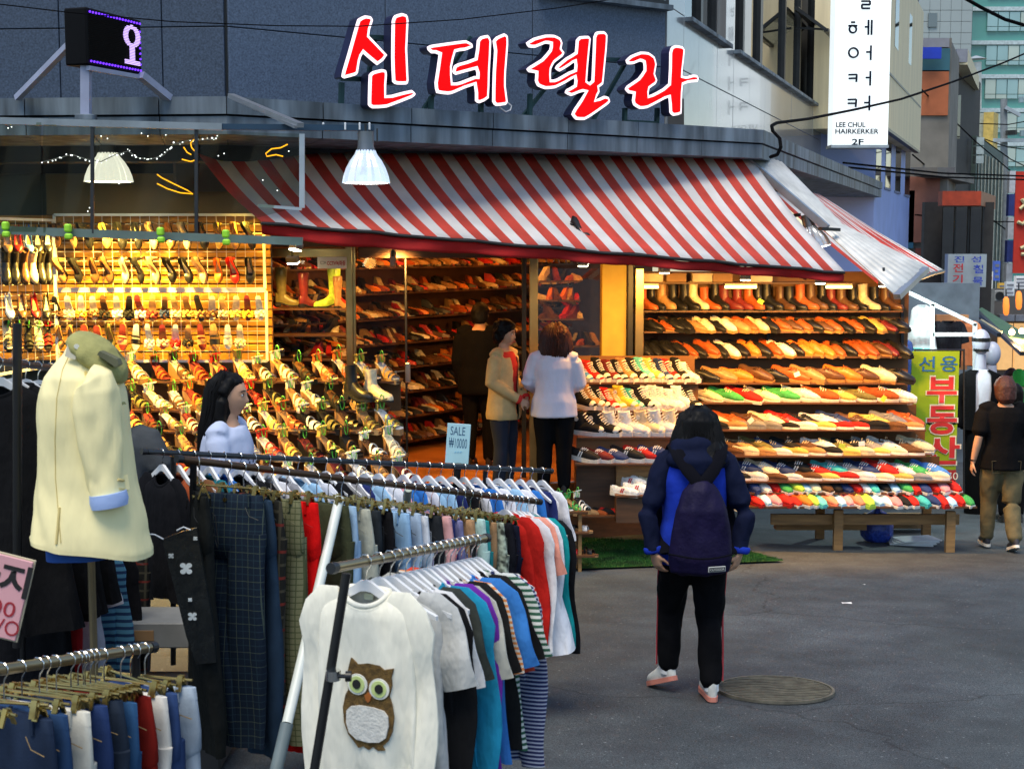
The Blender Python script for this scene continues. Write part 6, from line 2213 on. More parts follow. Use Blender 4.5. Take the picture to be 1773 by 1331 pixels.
pb = thing('printed_pouch', 'black plastic pouch with white flower prints hanging on a string', 'bag', P(330, 1150, 5.35))
blackpl = M('black_vinyl', (.012, .013, .012), .22, var=.3, vscale=20, bump=.4, bscale=25, bdist=.01)
o_ = [P(u, v, 5.35) for u, v in ((280, 934), (310, 922), (340, 914), (352, 985), (368, 1080), (374, 1146), (340, 1150), (322, 1100), (300, 1010))]
MB().prism(o_, V((0, .03, 0))).build('pouch_body', blackpl, pb)
mb = MB()
mb.tube([P(256, 924, 5.36), P(268, 925, 5.35), P(283, 933, 5.34)], .003, 5)
mb.tube([P(306, 918, 5.34), P(318, 912, 5.34), P(330, 917, 5.34)], .003, 5)
mb.build('string', wpaint, pb)
fw = M('flower_print', (.70, .72, .68), .5)
for (u, v, r) in ((322, 984, .021), (333, 1067, .015), (296, 962, .009), (329, 1038, .007), (338, 932, .007)):
    mb = MB()
    c = P(u, v, 5.345)
    for k in range(4):
        a = PI / 4 + k * PI / 2
        q = c + V((math.cos(a) * r * .8, 0, math.sin(a) * r * .8))
        mb.prism([q + V((math.cos(b) * r * .55, 0, math.sin(b) * r * .45)) for b in [2 * PI * i / 10 for i in range(10)]], V((0, .003, 0)))
    mb.prism([c + V((math.cos(b) * r * .5, -.0005, math.sin(b) * r * .5)) for b in [2 * PI * i / 10 for i in range(10)]], V((0, .002, 0)))
    mb.build('flower', fw, pb)
g = P(262, 1085, 6.6)
bx = thing('white_carton', 'grey white carton standing low behind the printed pouch', 'box', g)
MB().bbox(g, (.5, .3, .12), .006).build('box_body', M('white_card', (.20, .20, .19), .7), bx)
MB().bbox(g + V((0, -.152, 0)), (.1, .004, .05), .001).build('paper_label', M('card_brown'), bx)
g = P(150, 1130, 6.3)
bx = thing('dark_crate', 'dark crate on the ground beneath the low dark rail', 'crate', g)
MB().bbox((g.x, g.y, gz(g.x, g.y) + .18), (1.3, .5, .3), .01).build('crate_body', M('dark_crate', (.025, .025, .028), .6), bx)
MB().bbox((g.x, g.y - .26, gz(g.x, g.y) + .26), (1.32, .02, .05), .005).build('rim', M('dark_wood'), bx)

pk = thing('pink_price_board', 'pink handwritten price board tilted at the picture edge', 'sign', P(20, 1105, 4.4))
xd = V((1, 0, -.26)).normalized(); zd = V((.26, 0, 1)).normalized()
tr = P(58, 973, 4.4); W_, H_ = .42, .262
bc = tr - xd * (W_ / 2) - zd * (H_ / 2)
rotp = Matrix((xd, V((0, 1, 0)), zd)).transposed()
MB().bbox(bc, (W_, .008, H_), .002, rotp).build('board', M('pink_card', (.72, .36, .38), .6, var=.05), pk)
MB().bbox(bc + V((0, .006, 0)), (W_ + .012, .006, H_ + .012), .002, rotp).build('cream_edge', M('card_cream'), pk)
ink = M('marker_black', (.012, .01, .01), .6)
inkr = M('marker_red', (.35, .02, .03), .6)
lt = lambda u, v: P(u, v, 4.394)
text_on('바지', lt(-2, 997), xd, zd, .20, .105, ink, pk, bold=.03)
text_on('5000', lt(-18, 1046), xd, zd, .165, .05, inkr, pk)
text_on('WO', lt(2, 1083), xd, zd, .115, .05, inkr, pk)

YM = 5.0
mq = thing('mannequin', 'headless mannequin torso on a pole wearing the pale yellow blazer', 'mannequin', V((P(158, 1120, YM).x, YM, gz(-1.5, YM))))
MB().cyl(P(157, 940, YM), V((P(157, 940, YM).x, YM, gz(-1.5, YM))), .014, n=12).build('pole', pipe_gold, mq, smooth=50)
MB().cyl(V((P(157, 940, YM).x, YM, gz(-1.5, YM) + .03)), V((P(157, 940, YM).x, YM, gz(-1.5, YM))), .16, .2, n=20).build('base', blackpaint, mq, smooth=30)
mb = MB()
mb.cyl(P(137, 640, YM), P(140, 596, YM), .05, .045, n=16)
mb.loft([ring(P(150, 690, YM), V((0, 0, 1)), .1, .12, 16), ring(P(147, 650, YM), V((0, 0, 1)), .09, .12, 16), ring(P(140, 632, YM), V((0, 0, 1)), .05, .06, 16)])
mb.build('torso_form', M('form_cloth', (.35, .33, .30), .8), mq, smooth=True)
bz = thing('blazer', 'pale yellow blazer with turned-up light blue cuff on the mannequin', 'blazer', P(160, 958, YM))
yel = M('yellow_cotton', (.92, .81, .44), .85, var=.05, vscale=6, spec=.12, bump=.45, bscale=10, bdist=.025, stretch=(1.3, 1.3, .35))


def px_ring(u0, u1, v, dep, n=36, tilt=0., yoff=0., sq=.66):
    dep *= .74
    """cross-section seen edge to edge from u0 to u1 at height v; dep = half depth"""
    a, b = P(u0, v, YM), P(u1, v, YM)
    c = (a + b) / 2 + V((0, yoff, 0)); r = (b.x - a.x) / 2
    out = []
    for k in range(n):
        t = 2 * PI * k / n
        ca, sa = math.cos(t), math.sin(t)
        out.append(c + V((r * math.copysign(abs(ca) ** sq, ca), dep * math.copysign(abs(sa) ** sq, sa), tilt * ca)))
    return out


def interp_rings(rs, k):
    out = []
    for a, b in zip(rs, rs[1:]):
        for j in range(k):
            out.append([p.lerp(q, j / k) for p, q in zip(a, b)])
    return out + [rs[-1]]


def cloth_shell(rs, k, name, amp, fq, seed, hem=True):
    """tailored shell: many rings, shallow slanting folds, a clean turned hem"""
    rs = interp_rings(rs, k)
    m_ = len(rs)
    for i, r_ in enumerate(rs):
        c = sum(r_, V()) / len(r_)
        for j, p in enumerate(r_):
            q = V((p.x * fq, p.y * fq, p.z * fq * .42 + p.x * fq * .5)) + V((seed, seed * 2, 0))
            w = min(1, i / (m_ * .25))
            r_[j] = p + (p - c).normalized() * (amp * w * (abs(noise.noise(q)) * 2 - .5 + .5 * noise.noise(q * 2.3)))
    if hem:
        e = rs[-1]; c = sum(e, V()) / len(e)
        rs.append([p + (c - p) * .05 + V((0, 0, .006)) for p in e])
        rs.append([p + (c - p) * .07 + V((0, 0, .05)) for p in e])
    mb = MB(); mb.loft(rs, cap=True)
    return mb.build(name, yel, bz, smooth=70)


NB = 72
R_ = lambda *a, **k: px_ring(*a, n=NB, **k)
cloth_shell([R_(118, 164, 602, .055), R_(110, 172, 614, .075), R_(97, 188, 630, .125), R_(84, 203, 650, .170), R_(75, 214, 680, .19), R_(72, 220, 720, .19), R_(71, 224, 760, .18), R_(71, 228, 800, .175), R_(69, 235, 840, .18),
             R_(65, 244, 880, .195), R_(61, 252, 915, .205), R_(59, 260, 938, .21, tilt=-.03), R_(60, 259, 946, .21, tilt=-.035)], 5, 'jacket_body', .009, 9.5, 3.1)
sv = [(150, 651, .020, .022), (155, 650, .045, .046), (163, 657, .066, .062), (169, 677, .077, .070), (171, 710, .080, .070), (174, 750, .076, .066), (178, 800, .070, .060), (183, 840, .063, .056), (188, 868, .058, .052)]
srg = []
for i, (u, v, r, rd) in enumerate(sv):
    c = P(u, v, YM - .125)
    nx = sv[min(i + 1, len(sv) - 1)]; pv = sv[max(i - 1, 0)]
    srg.append(ring(c, P(nx[0], nx[1], YM) - P(pv[0], pv[1], YM), r, rd, 40, V((1, 0, 0))))
cloth_shell(srg, 6, 'sleeve', .011, 13, 7.7)
cloth_shell([[V((p.x - .10, p.y + .31, p.z)) for p in r_] for r_ in srg], 2, 'sleeve', .006, 9, 1.2)
cuf = M('cuff_blue', (.36, .48, .78), .8, var=.06, bump=.2, bscale=40)
mb = MB()
d = P(188, 868, YM) - P(182, 835, YM)
r1, r2, r3 = (ring(P(u, v, YM - .137), d, a, b_, 28, V((1, 0, .12))) for u, v, a, b_ in ((187, 853, .064, .058), (189, 866, .067, .060), (190, 877, .062, .056)))
r4 = [p + (sum(r3, V()) / 28 - p) * .15 for p in r3]
mb.loft([r1, r2, r3, r4])
mb.build('cuff', cuf, bz, smooth=40)
from mathutils.bvhtree import BVHTree
_v, _f = [], []
for o_ in [c for c in COL.objects if c.parent == bz and c.name.startswith(('jacket_body', 'sleeve'))][:2]:
    k0 = len(_v)
    _v += [v.co.copy() for v in o_.data.vertices]
    _f += [[i + k0 for i in p.vertices] for p in o_.data.polygons]
_bvh = BVHTree.FromPolygons(_v, _f)


def stuck(pts, r, off=.001):
    """a seam laid on the cloth"""
    out = []
    for (u0, v0), (u1, v1) in zip(pts, pts[1:]):
        for j in range(6):
            d = ray(u0 + (u1 - u0) * j / 6, v0 + (v1 - v0) * j / 6).normalized()
            h = _bvh.ray_cast(CAM, d)
            if h[0] is not None: out.append(h[0] - d * off)
    mb = MB()
    mb.tube(out, r, 5)
    return mb.build('seam', M('seam_yellow', (.66, .53, .22), .9, spec=.1), bz, smooth=True)


stuck([(121, 612), (108, 640), (98, 690), (95, 760), (96, 830), (102, 900), (106, 948)], .0018)
stuck([(103, 878), (100, 915), (97, 947)], .005)
stuck([(204, 830), (222, 833)], .005)
stuck([(206, 846), (224, 847)], .003)
mb = MB()
mb.bar(P(202, 838, YM - .125), P(222, 834, YM - .10), .05, .012, V((0, 1, 0)))
mb.build('pocket_flap', yel, bz)
mb = MB()
mb.loft([px_ring(112, 168, 612, .075, 24), px_ring(117, 163, 601, .062, 24), px_ring(121, 160, 598, .052, 24)])
mb.build('collar', yel, bz, smooth=True)
sh_ = thing('blue_shirt', 'royal blue shirt tail showing below the yellow blazer', 'shirt', P(150, 965, YM))
mb = MB()
mb.loft([px_ring(84, 205, 935, .15, 30), px_ring(86, 200, 962, .15, 30, tilt=.005), px_ring(92, 192, 960, .13, 30)])
mb.build('shirt_tail', M('royal_blue', (.02, .09, .35), .85, var=.1), sh_, smooth=True)
cp = thing('flat_cap', 'grey green flat cap resting on the mannequin neck', 'cap', P(165, 600, YM))
capm = M('cap_cloth', (.34, .32, .11), .9, var=.12, vscale=30, bump=.35, bscale=160, bdist=.006)
mb = MB()
ax = V((.80, -.08, -.46)).normalized()
c0 = P(163, 624, YM - .02)
upv = V((.46, 0, .86)).normalized(); sdv = ax.cross(upv).normalized()
rings = []
for (s_, hw, hh, up_) in ((-.112, .02, .014, .022), (-.10, .065, .042, .02), (-.06, .098, .064, .016), (-.01, .112, .076, .010), (.045, .108, .072, .004), (.09, .092, .056, -.004), (.118, .06, .034, -.010), (.130, .02, .012, -.014)):
    c = c0 + ax * s_ + upv * up_
    rings.append([c + sdv * (hw * math.cos(a)) + upv * (hh * (math.sin(a) if math.sin(a) > 0 else .55 * math.sin(a))) for a in [2 * PI * k / 28 for k in range(28)]])
mb.loft(rings)
mc = remeshed(mb, .008, 4, .006, 16, (1, 1, 1), 2); mc.materials.append(capm)
link('crown', mc, cp)
mb = MB()
rings = []
for s_, hw in ((.06, .085), (.10, .088), (.145, .070), (.165, .04)):
    c = c0 + ax * s_ + upv * (-.038 - (s_ - .06) * .35)
    rings.append([c + sdv * (hw * q) + upv * (-.02 * q * q) for q in (-1, -.6, -.2, .2, .6, 1)] + [c + sdv * (hw * q) + upv * (-.02 * q * q - .007) for q in (1, .6, .2, -.2, -.6, -1)])
mb.loft(rings)
mb.build('peak', capm, cp, smooth=40)
MB().tube([c0 + ax * q + sdv * -.02 + upv * (.004 + .068 * math.sqrt(max(.02, 1 - (q / .14) ** 2))) for q in [-.09 + .03 * i for i in range(7)]], .003, 5).build('crown_seam', M('cap_seam', (.16, .16, .08), .9), cp, smooth=True)
MB().prism([P(u, v, YM - .135) for u, v in ((168, 614), (172, 608), (202, 622), (206, 632), (200, 636))], V((0, .05, 0))).build('side_panel', M('cap_dark', (.11, .11, .06), .9), cp)
mb = MB()
mb.bar(P(116, 606, YM - .085), P(134, 612, YM - .105), .045, .008, V((0, 1, 0)))
mb.build('back_strap', M('strap_pale', (.6, .56, .42), .8), cp)
MB().cyl(P(132, 600, YM - .10), P(133, 600, YM - .115), .009, n=10).build('button', M('button_pale', (.75, .72, .6), .4), cp)
skin_m = M('skin', (.56, .31, .19), .55, var=.06, vscale=12, spec=.35)
hair_black = M('hair_black', (.004, .0035, .0035), .5, var=.3, vscale=60, stretch=(1, 1, .05), spec=.14, bump=.5, bscale=220, bdist=.004)
hair_brown = M('hair_brown', (.060, .016, .008), .5, var=.4, vscale=60, stretch=(1, 1, .1), spec=.3, bump=.5, bscale=160, bdist=.006)


def limb(mb, pts, rad, n=12, sq=None):
    """tapered limb through points; radii may be (a, b)"""
    pts = [V(p) for p in pts]
    out = []
    for i in range(len(pts) - 1):
        for q in ((0, .33, .66) if i < len(pts) - 2 else (0, .33, .66, 1)):
            r0, r1 = rad[i], rad[i + 1]
            r = r0 + (r1 - r0) * q if not isinstance(r0, tuple) else tuple(a + (b - a) * q for a, b in zip(r0, r1))
            out.append((pts[i].lerp(pts[i + 1], q), r, i))
    rings = []
    for k, (p, r, i) in enumerate(out):
        a = out[max(0, k - 1)][0]; b = out[min(len(out) - 1, k + 1)][0]
        d = b - a
        if isinstance(r, tuple):
            rings.append(ring(p, d, r[0], r[1], n, V((1, 0, 0)) if abs(d.normalized().x) < .9 else V((0, 1, 0))))
        else:
            rings.append(ring(p, d, r, r, n))
    c0, c1 = out[0][0], out[-1][0]
    d0 = (out[1][0] - c0).normalized(); d1 = (c1 - out[-2][0]).normalized()
    rm = lambda r: (r if not isinstance(r, tuple) else min(r))
    rings.insert(0, [c0 + (p - c0) * .5 - d0 * rm(out[0][1]) * .6 for p in rings[0]])
    rings.append([c1 + (p - c1) * .5 + d1 * rm(out[-1][1]) * .6 for p in rings[-1]])
    mb.loft(rings)


def head_mesh(mb, c, s=1., yaw=0., pitch=0.):
    """skull, jaw, nose, brow and chin in one deformed ball; y forward"""
    nu, nv = 44, 34
    rot = Matrix.Rotation(yaw, 3, 'Z') @ Matrix.Rotation(pitch, 3, 'X')
    vs = []
    g = lambda x, m, w: math.exp(-((x - m) / w) ** 2)

    def f(a, b):
        th, ph = 2 * PI * a, PI * (b - .5)
        x, y, z = math.cos(ph) * math.sin(th), math.cos(ph) * math.cos(th), math.sin(ph)
        X, Y, Z = x * .074, y * .095, z * .112
        if z < 0:
            X *= 1 - .36 * (-z) ** 1.4
            if y < 0: Y *= 1 - .55 * (-z) ** 1.1
            else: Y *= 1 - .10 * (-z) ** 2
        if y > 0:
            Y -= .010 * y * (1 - abs(z)) * g(x, 0, .9)
            Y += .020 * g(X, 0, .011) * g(Z, -.030, .014) * (y > .2)
            Y += .010 * g(X, 0, .010) * g(Z, -.008, .020) * (y > .2)
            Y -= .009 * (g(X, .032, .016) + g(X, -.032, .016)) * g(Z, .006, .012)
            Y += .004 * g(Z, .026, .010) * g(X, 0, .05)
            Y += .006 * g(X, 0, .020) * g(Z, -.062, .010)
            Y -= .003 * g(X, 0, .022) * g(Z, -.074, .006)
            Y += .008 * g(X, 0, .020) * g(Z, -.095, .016)
        return c + rot @ (V((X, Y, Z)) * s)
    mb.grid(f, nu, nv)
    for sg in (-1, 1):
        mb.sphere(c + rot @ (V((sg * .074, -.010, -.008)) * s), (.010 * s, .018 * s, .030 * s), 8, 6)
    return rot


def face_parts(root, c, rot, s=1., brow=(.02, .012, .01), lip=(.42, .12, .10)):
    wm = M('eye_white', (.75, .72, .68), .3); im = M('iris_dark', (.015, .01, .008), .2)
    bm_ = M('eyebrow', brow, .8); lm = M('lips', lip, .5)
    for sg in (-1, 1):
        mb = MB(); mb.sphere(V(), (.013, .007, .0065), 10, 6)
        mb.v = [tuple(c + rot @ ((V(p) + V((sg * .032, .0775, .006))) * s)) for p in mb.v]
        e = mb.build('eye', wm, root, smooth=True)
        mb = MB(); mb.sphere(V(), (.0058, .0035, .0062), 8, 6)
        mb.v = [tuple(c + rot @ ((V(p) + V((sg * .032, .0825, .006))) * s)) for p in mb.v]
        mb.build('iris', im, e, smooth=True)
        mb = MB(); mb.tube([c + rot @ (V(p) * s) for p in ((sg * .016, .090, .024), (sg * .032, .088, .029), (sg * .048, .077, .025))], .0032, 5)
        mb.build('eyebrow', bm_, root, smooth=True)
        mb = MB(); mb.tube([c + rot @ (V(p) * s) for p in ((sg * .019, .083, .008), (sg * .032, .0845, .0135), (sg * .046, .076, .008))], .0018, 4)
        mb.build('eyelid', bm_, root)
    mb = MB()
    mb.tube([c + rot @ (V(p) * s) for p in ((-.022, .084, -.064), (-.008, .0945, -.060), (0, .0945, -.062), (.008, .0945, -.060), (.022, .084, -.064))], .0036, 6)
    mb.tube([c + rot @ (V(p) * s) for p in ((-.020, .084, -.066), (0, .0935, -.070), (.020, .084, -.066))], .0040, 6)
    mb.build('mouth', lm, root, smooth=True)


def hand_mesh(mb, w, d, pn, s=1., curl=.35, thumb=None):
    """palm with four jointed fingers and a thumb; w wrist, d along the hand, pn palm normal, thumb = side sign"""
    d = d.normalized(); pn = (pn - d * pn.dot(d)).normalized()
    ac = d.cross(pn)
    th = thumb or 1
    rings = []
    for q, hw, ht in ((-.01, .026, .019), (.02, .033, .016), (.055, .041, .014), (.085, .040, .012)):
        rings.append(ring(w + d * (q * s), d, hw * s, ht * s, 12, ac))
    mb.loft(rings)
    for k, (o, ln) in enumerate(((.030, .066), (.010, .076), (-.010, .070), (-.029, .054))):
        p = w + d * (.078 * s) + ac * (o * th * s)
        dd = (d + ac * (o * th * 1.2)).normalized()
        pts = [p - d * .015 * s, p]
        for j, f in enumerate((.45, .32, .23)):
            c, sn = math.cos(curl * (.7 + .5 * j)), math.sin(curl * (.7 + .5 * j))
            dd = (dd * c + pn * sn).normalized()
            p = p + dd * (ln * f * s)
            pts.append(p)
        limb(mb, pts, [.0092 * s, .0090 * s, .0084 * s, .0078 * s, .0064 * s], 8)
    p = w + d * (.018 * s) + ac * (.022 * th * s)
    d1 = (d * .62 + ac * th * .75 + pn * .25).normalized(); d2 = (d * .85 + ac * th * .35 + pn * .4).normalized()
    limb(mb, [p, p + d1 * .036 * s, p + d1 * .036 * s + d2 * .028 * s, p + d1 * .036 * s + d2 * .05 * s], [.0125 * s, .0105 * s, .0095 * s, .0075 * s], 8)


def person_shoe(root, ank, hd, col, solecol, name='shoe', pitch=0., L=.25):
    """shoe under the ankle point; hd heading (radians, 0 = +y)"""
    up, so = MB(), MB()
    base = lambda t: .022
    foot(up, None, L, base, lambda t: _ip(t, [(0, .075), (.2, .082), (.38, .082), (.55, .062), (.75, .048), (.9, .040), (1, .022)]), lambda t: False, 1.12, .02)
    plate(so, L, lambda t: .026, .026, 1.2, .023)
    rot = Matrix.Rotation(hd + PI / 2, 3, 'Z') @ Matrix.Rotation(pitch, 3, 'Y')
    o = rot @ V((-.07, 0, .07))
    for m in (up, so):
        m.v = [tuple(V(ank) + rot @ V(p) - o) for p in m.v]
    u = up.build(name, col, root, smooth=50)
    so.build('sole', solecol, u, smooth=40)
    return u


def person(label, pos, heading, H, pose, looks, body_only=None, face=True, vox=.0075):
    """pose: joints in metres for a 1.6 m figure; looks: function(root, J) that dresses the figure"""
    t = thing('person', label, 'person', world=False)
    k = H / 1.6
    J = dict(hipL=(-.085, 0, .82), hipR=(.085, 0, .82), kneL=(-.09, .02, .45), kneR=(.09, .02, .45), ankL=(-.095, -.01, .085), ankR=(.095, -.01, .085),
             shL=(-.165, 0, 1.315), shR=(.165, 0, 1.315), elL=(-.20, -.02, 1.05), elR=(.20, -.02, 1.05), wrL=(-.20, .05, .83), wrR=(.20, .05, .83), head=(0, .02, 1.49), hyaw=0., hpitch=0.,
             hdL=(0, .3, -1), hdR=(0, .3, -1), pnL=(1, 0, 0), pnR=(-1, 0, 0), curl=.4, footL=0., footR=0., pitL=0., pitR=0., lean=0.)
    J.update(pose)
    for key, v in list(J.items()):
        if isinstance(v, tuple): J[key] = V(v)
    mb = MB()
    hp = (J['hipL'] + J['hipR']) / 2
    up = (J['shL'] + J['shR']) / 2
    ax = lambda q, dz=0: hp.lerp(up, q) + V((0, 0, dz))
    J['axis'] = ax
    for q, rx, ry in ():
        pass
    rings = []
    for q, rx, ry in ((-.10, .10, .08), (0, .155, .10), (.16, .158, .105), (.34, .125, .09), (.55, .138, .098), (.78, .155, .102), (.94, .150, .085), (1.04, .09, .065), (1.10, .052, .054)):
        rings.append(ring(ax(q), up - hp, rx, ry, 20, J['shR'] - J['shL']))
    mb.loft(rings)
    limb(mb, [ax(1.0), J['head'] + V((0, -.012, -.055))], [.056, .047], 12)
    rot = head_mesh(mb, J['head'], 1., J['hyaw'], J['hpitch'])
    for s_ in 'LR':
        limb(mb, [J['hip' + s_], J['hip' + s_].lerp(J['kne' + s_], .35), J['kne' + s_], J['kne' + s_].lerp(J['ank' + s_], .35), J['ank' + s_]], [.082, .080, .053, .055, .034])
        limb(mb, [J['sh' + s_] * 1., J['sh' + s_].lerp(J['el' + s_], .4), J['el' + s_], J['el' + s_].lerp(J['wr' + s_], .35), J['wr' + s_]], [.042, .042, .036, .037, .024])
        hand_mesh(mb, J['wr' + s_], J['hd' + s_], J['pn' + s_], .95, J['curl'], 1 if s_ == 'L' else -1)
        a = J['ank' + s_]
        fd = V((math.sin(-J['foot' + s_]), math.cos(J['foot' + s_]), 0))
        limb(mb, [a, a + fd * .06 + V((0, 0, -.035)), a + fd * .13 + V((0, 0, -.052))], [.034, .034, .02])
    me = remeshed(mb, vox, 2)
    me.materials.append(skin_m)
    link('body', me, t)
    if face:
        face_parts(t, J['head'], rot)
    looks(t, J, rot)
    t.matrix_world = TRS(pos, heading, s=k)
    return t


def cloth_part(root, name, mb, mat, vox=.012, smooth=3, wr=.006, ws=9, st=(1, 1, .5), seed=0):
    me = remeshed(mb, vox, smooth, wr, ws, st, seed)
    me.materials.append(mat)
    return link(name, me, root)


def top_loft(mb, J, z0q, grow=.02, flare=0., hem=None, upto=1.05, bulge=0.):
    """shirt body from below the waist (negative q goes under the hip) up to the neck"""
    ax = J['axis']
    hp, up = ax(0), ax(1)
    prof = [(-.30, .165, .112), (-.12, .165, .112), (0, .163, .108), (.16, .160, .108), (.34, .140, .10), (.55, .146, .106), (.78, .160, .110), (.94, .150, .092), (1.04, .095, .072), (1.09, .068, .064)]
    rings = []
    done = False
    for q, rx, ry in prof:
        if q < z0q or q > upto: continue
        if not done:
            rings.append(ring(ax(z0q), up - hp, rx + grow + flare - .012, ry + grow + flare - .012, 24, J['shR'] - J['shL']))
            done = True
        f = flare * max(0, (.5 - q)) / (.5 - z0q)
        rings.append(ring(ax(q), up - hp, rx + grow + f, ry + grow + f + bulge * math.exp(-((q - .2) / .3) ** 2), 24, J['shR'] - J['shL']))
    mb.loft(rings)


def sleeves(mb, J, s_, r=(.066, .060, .052, .050, .042), end=1.0, drop_=0):
    sh, el, wr = J['sh' + s_], J['el' + s_], J['wr' + s_]
    inn = sh.lerp((J['shL'] + J['shR']) / 2, .42) + V((0, 0, .016))
    sh = sh + V((0, 0, -.012))
    r = (r[0] * .88,) + tuple(r[1:])
    pts = [inn, sh, sh.lerp(el, .4), el, el.lerp(wr, .35 * end), el.lerp(wr, end)]
    if end <= 0:
        q = 1 + end
        pts = [inn, sh, sh.lerp(el, .45 * q), sh.lerp(el, q)]
        limb(mb, pts, [r[0] * .8, r[0], r[1], r[2]], 14)
    else:
        limb(mb, pts, [r[0] * .8, r[0], r[1], r[2], r[3], r[4]], 14)


def trouser_loft(mb, J, r=(.100, .094, .068, .066, .056), end=.95):
    ax = J['axis']
    hp, up = ax(0), ax(1)
    mb.loft([ring(ax(q), up - hp, rx, ry, 20, J['shR'] - J['shL']) for q, rx, ry in ((-.16, .13, .10), (-.06, .168, .115), (.06, .170, .118), (.20, .155, .112))])
    for s_ in 'LR':
        h, k, a = J['hip' + s_], J['kne' + s_], J['ank' + s_]
        limb(mb, [h + V((0, 0, .02)), h.lerp(k, .35), k, k.lerp(a, .4), k.lerp(a, end)], list(r), 16)


black_cloth = M('black_cloth', (.005, .005, .006), .9, var=.1, spec=.08, bump=.3, bscale=30, bdist=.01)
navy_cloth = M('navy_cloth', (.005, .008, .028), .85, spec=.12, var=.12, vscale=12, bump=.3, bscale=30, bdist=.01)
royal = M('royal_cloth', (.012, .038, .38), .85, spec=.12, var=.10, vscale=12, bump=.3, bscale=30, bdist=.01)
pack_m = M('backpack_nylon', (.008, .005, .030), .6, spec=.15, var=.2, vscale=14, bump=.4, bscale=40, bdist=.01)

def strands(root, parent, hd, n, prof, r, mat, a0=0., a1=2 * PI, seed=1, curl=0.):
    """loose locks over a head of hair; prof = (radius x, radius y, y offset, height) from the crown down"""
    rr = random.Random(seed)
    b = MB()
    for k in range(n):
        a = rr.uniform(a0, a1)
        ph = rr.uniform(0, 6)
        pts = [hd + V((math.cos(a + curl * math.sin(i * 1.9 + ph)) * (rx + rr.uniform(-.004, .010)), math.sin(a + curl * math.sin(i * 1.9 + ph)) * (ry + rr.uniform(-.004, .008)) + dy, z + rr.uniform(-.012, .012))) for i, (rx, ry, dy, z) in enumerate(prof)]
        b.tube(pts, [r * .5] + [r] * (len(prof) - 2) + [r * .2], 4)
    k = b.build('hair_strands', mat, parent, smooth=True)
    k['kind'] = 'stuff'


gp = G(1197, 1208)


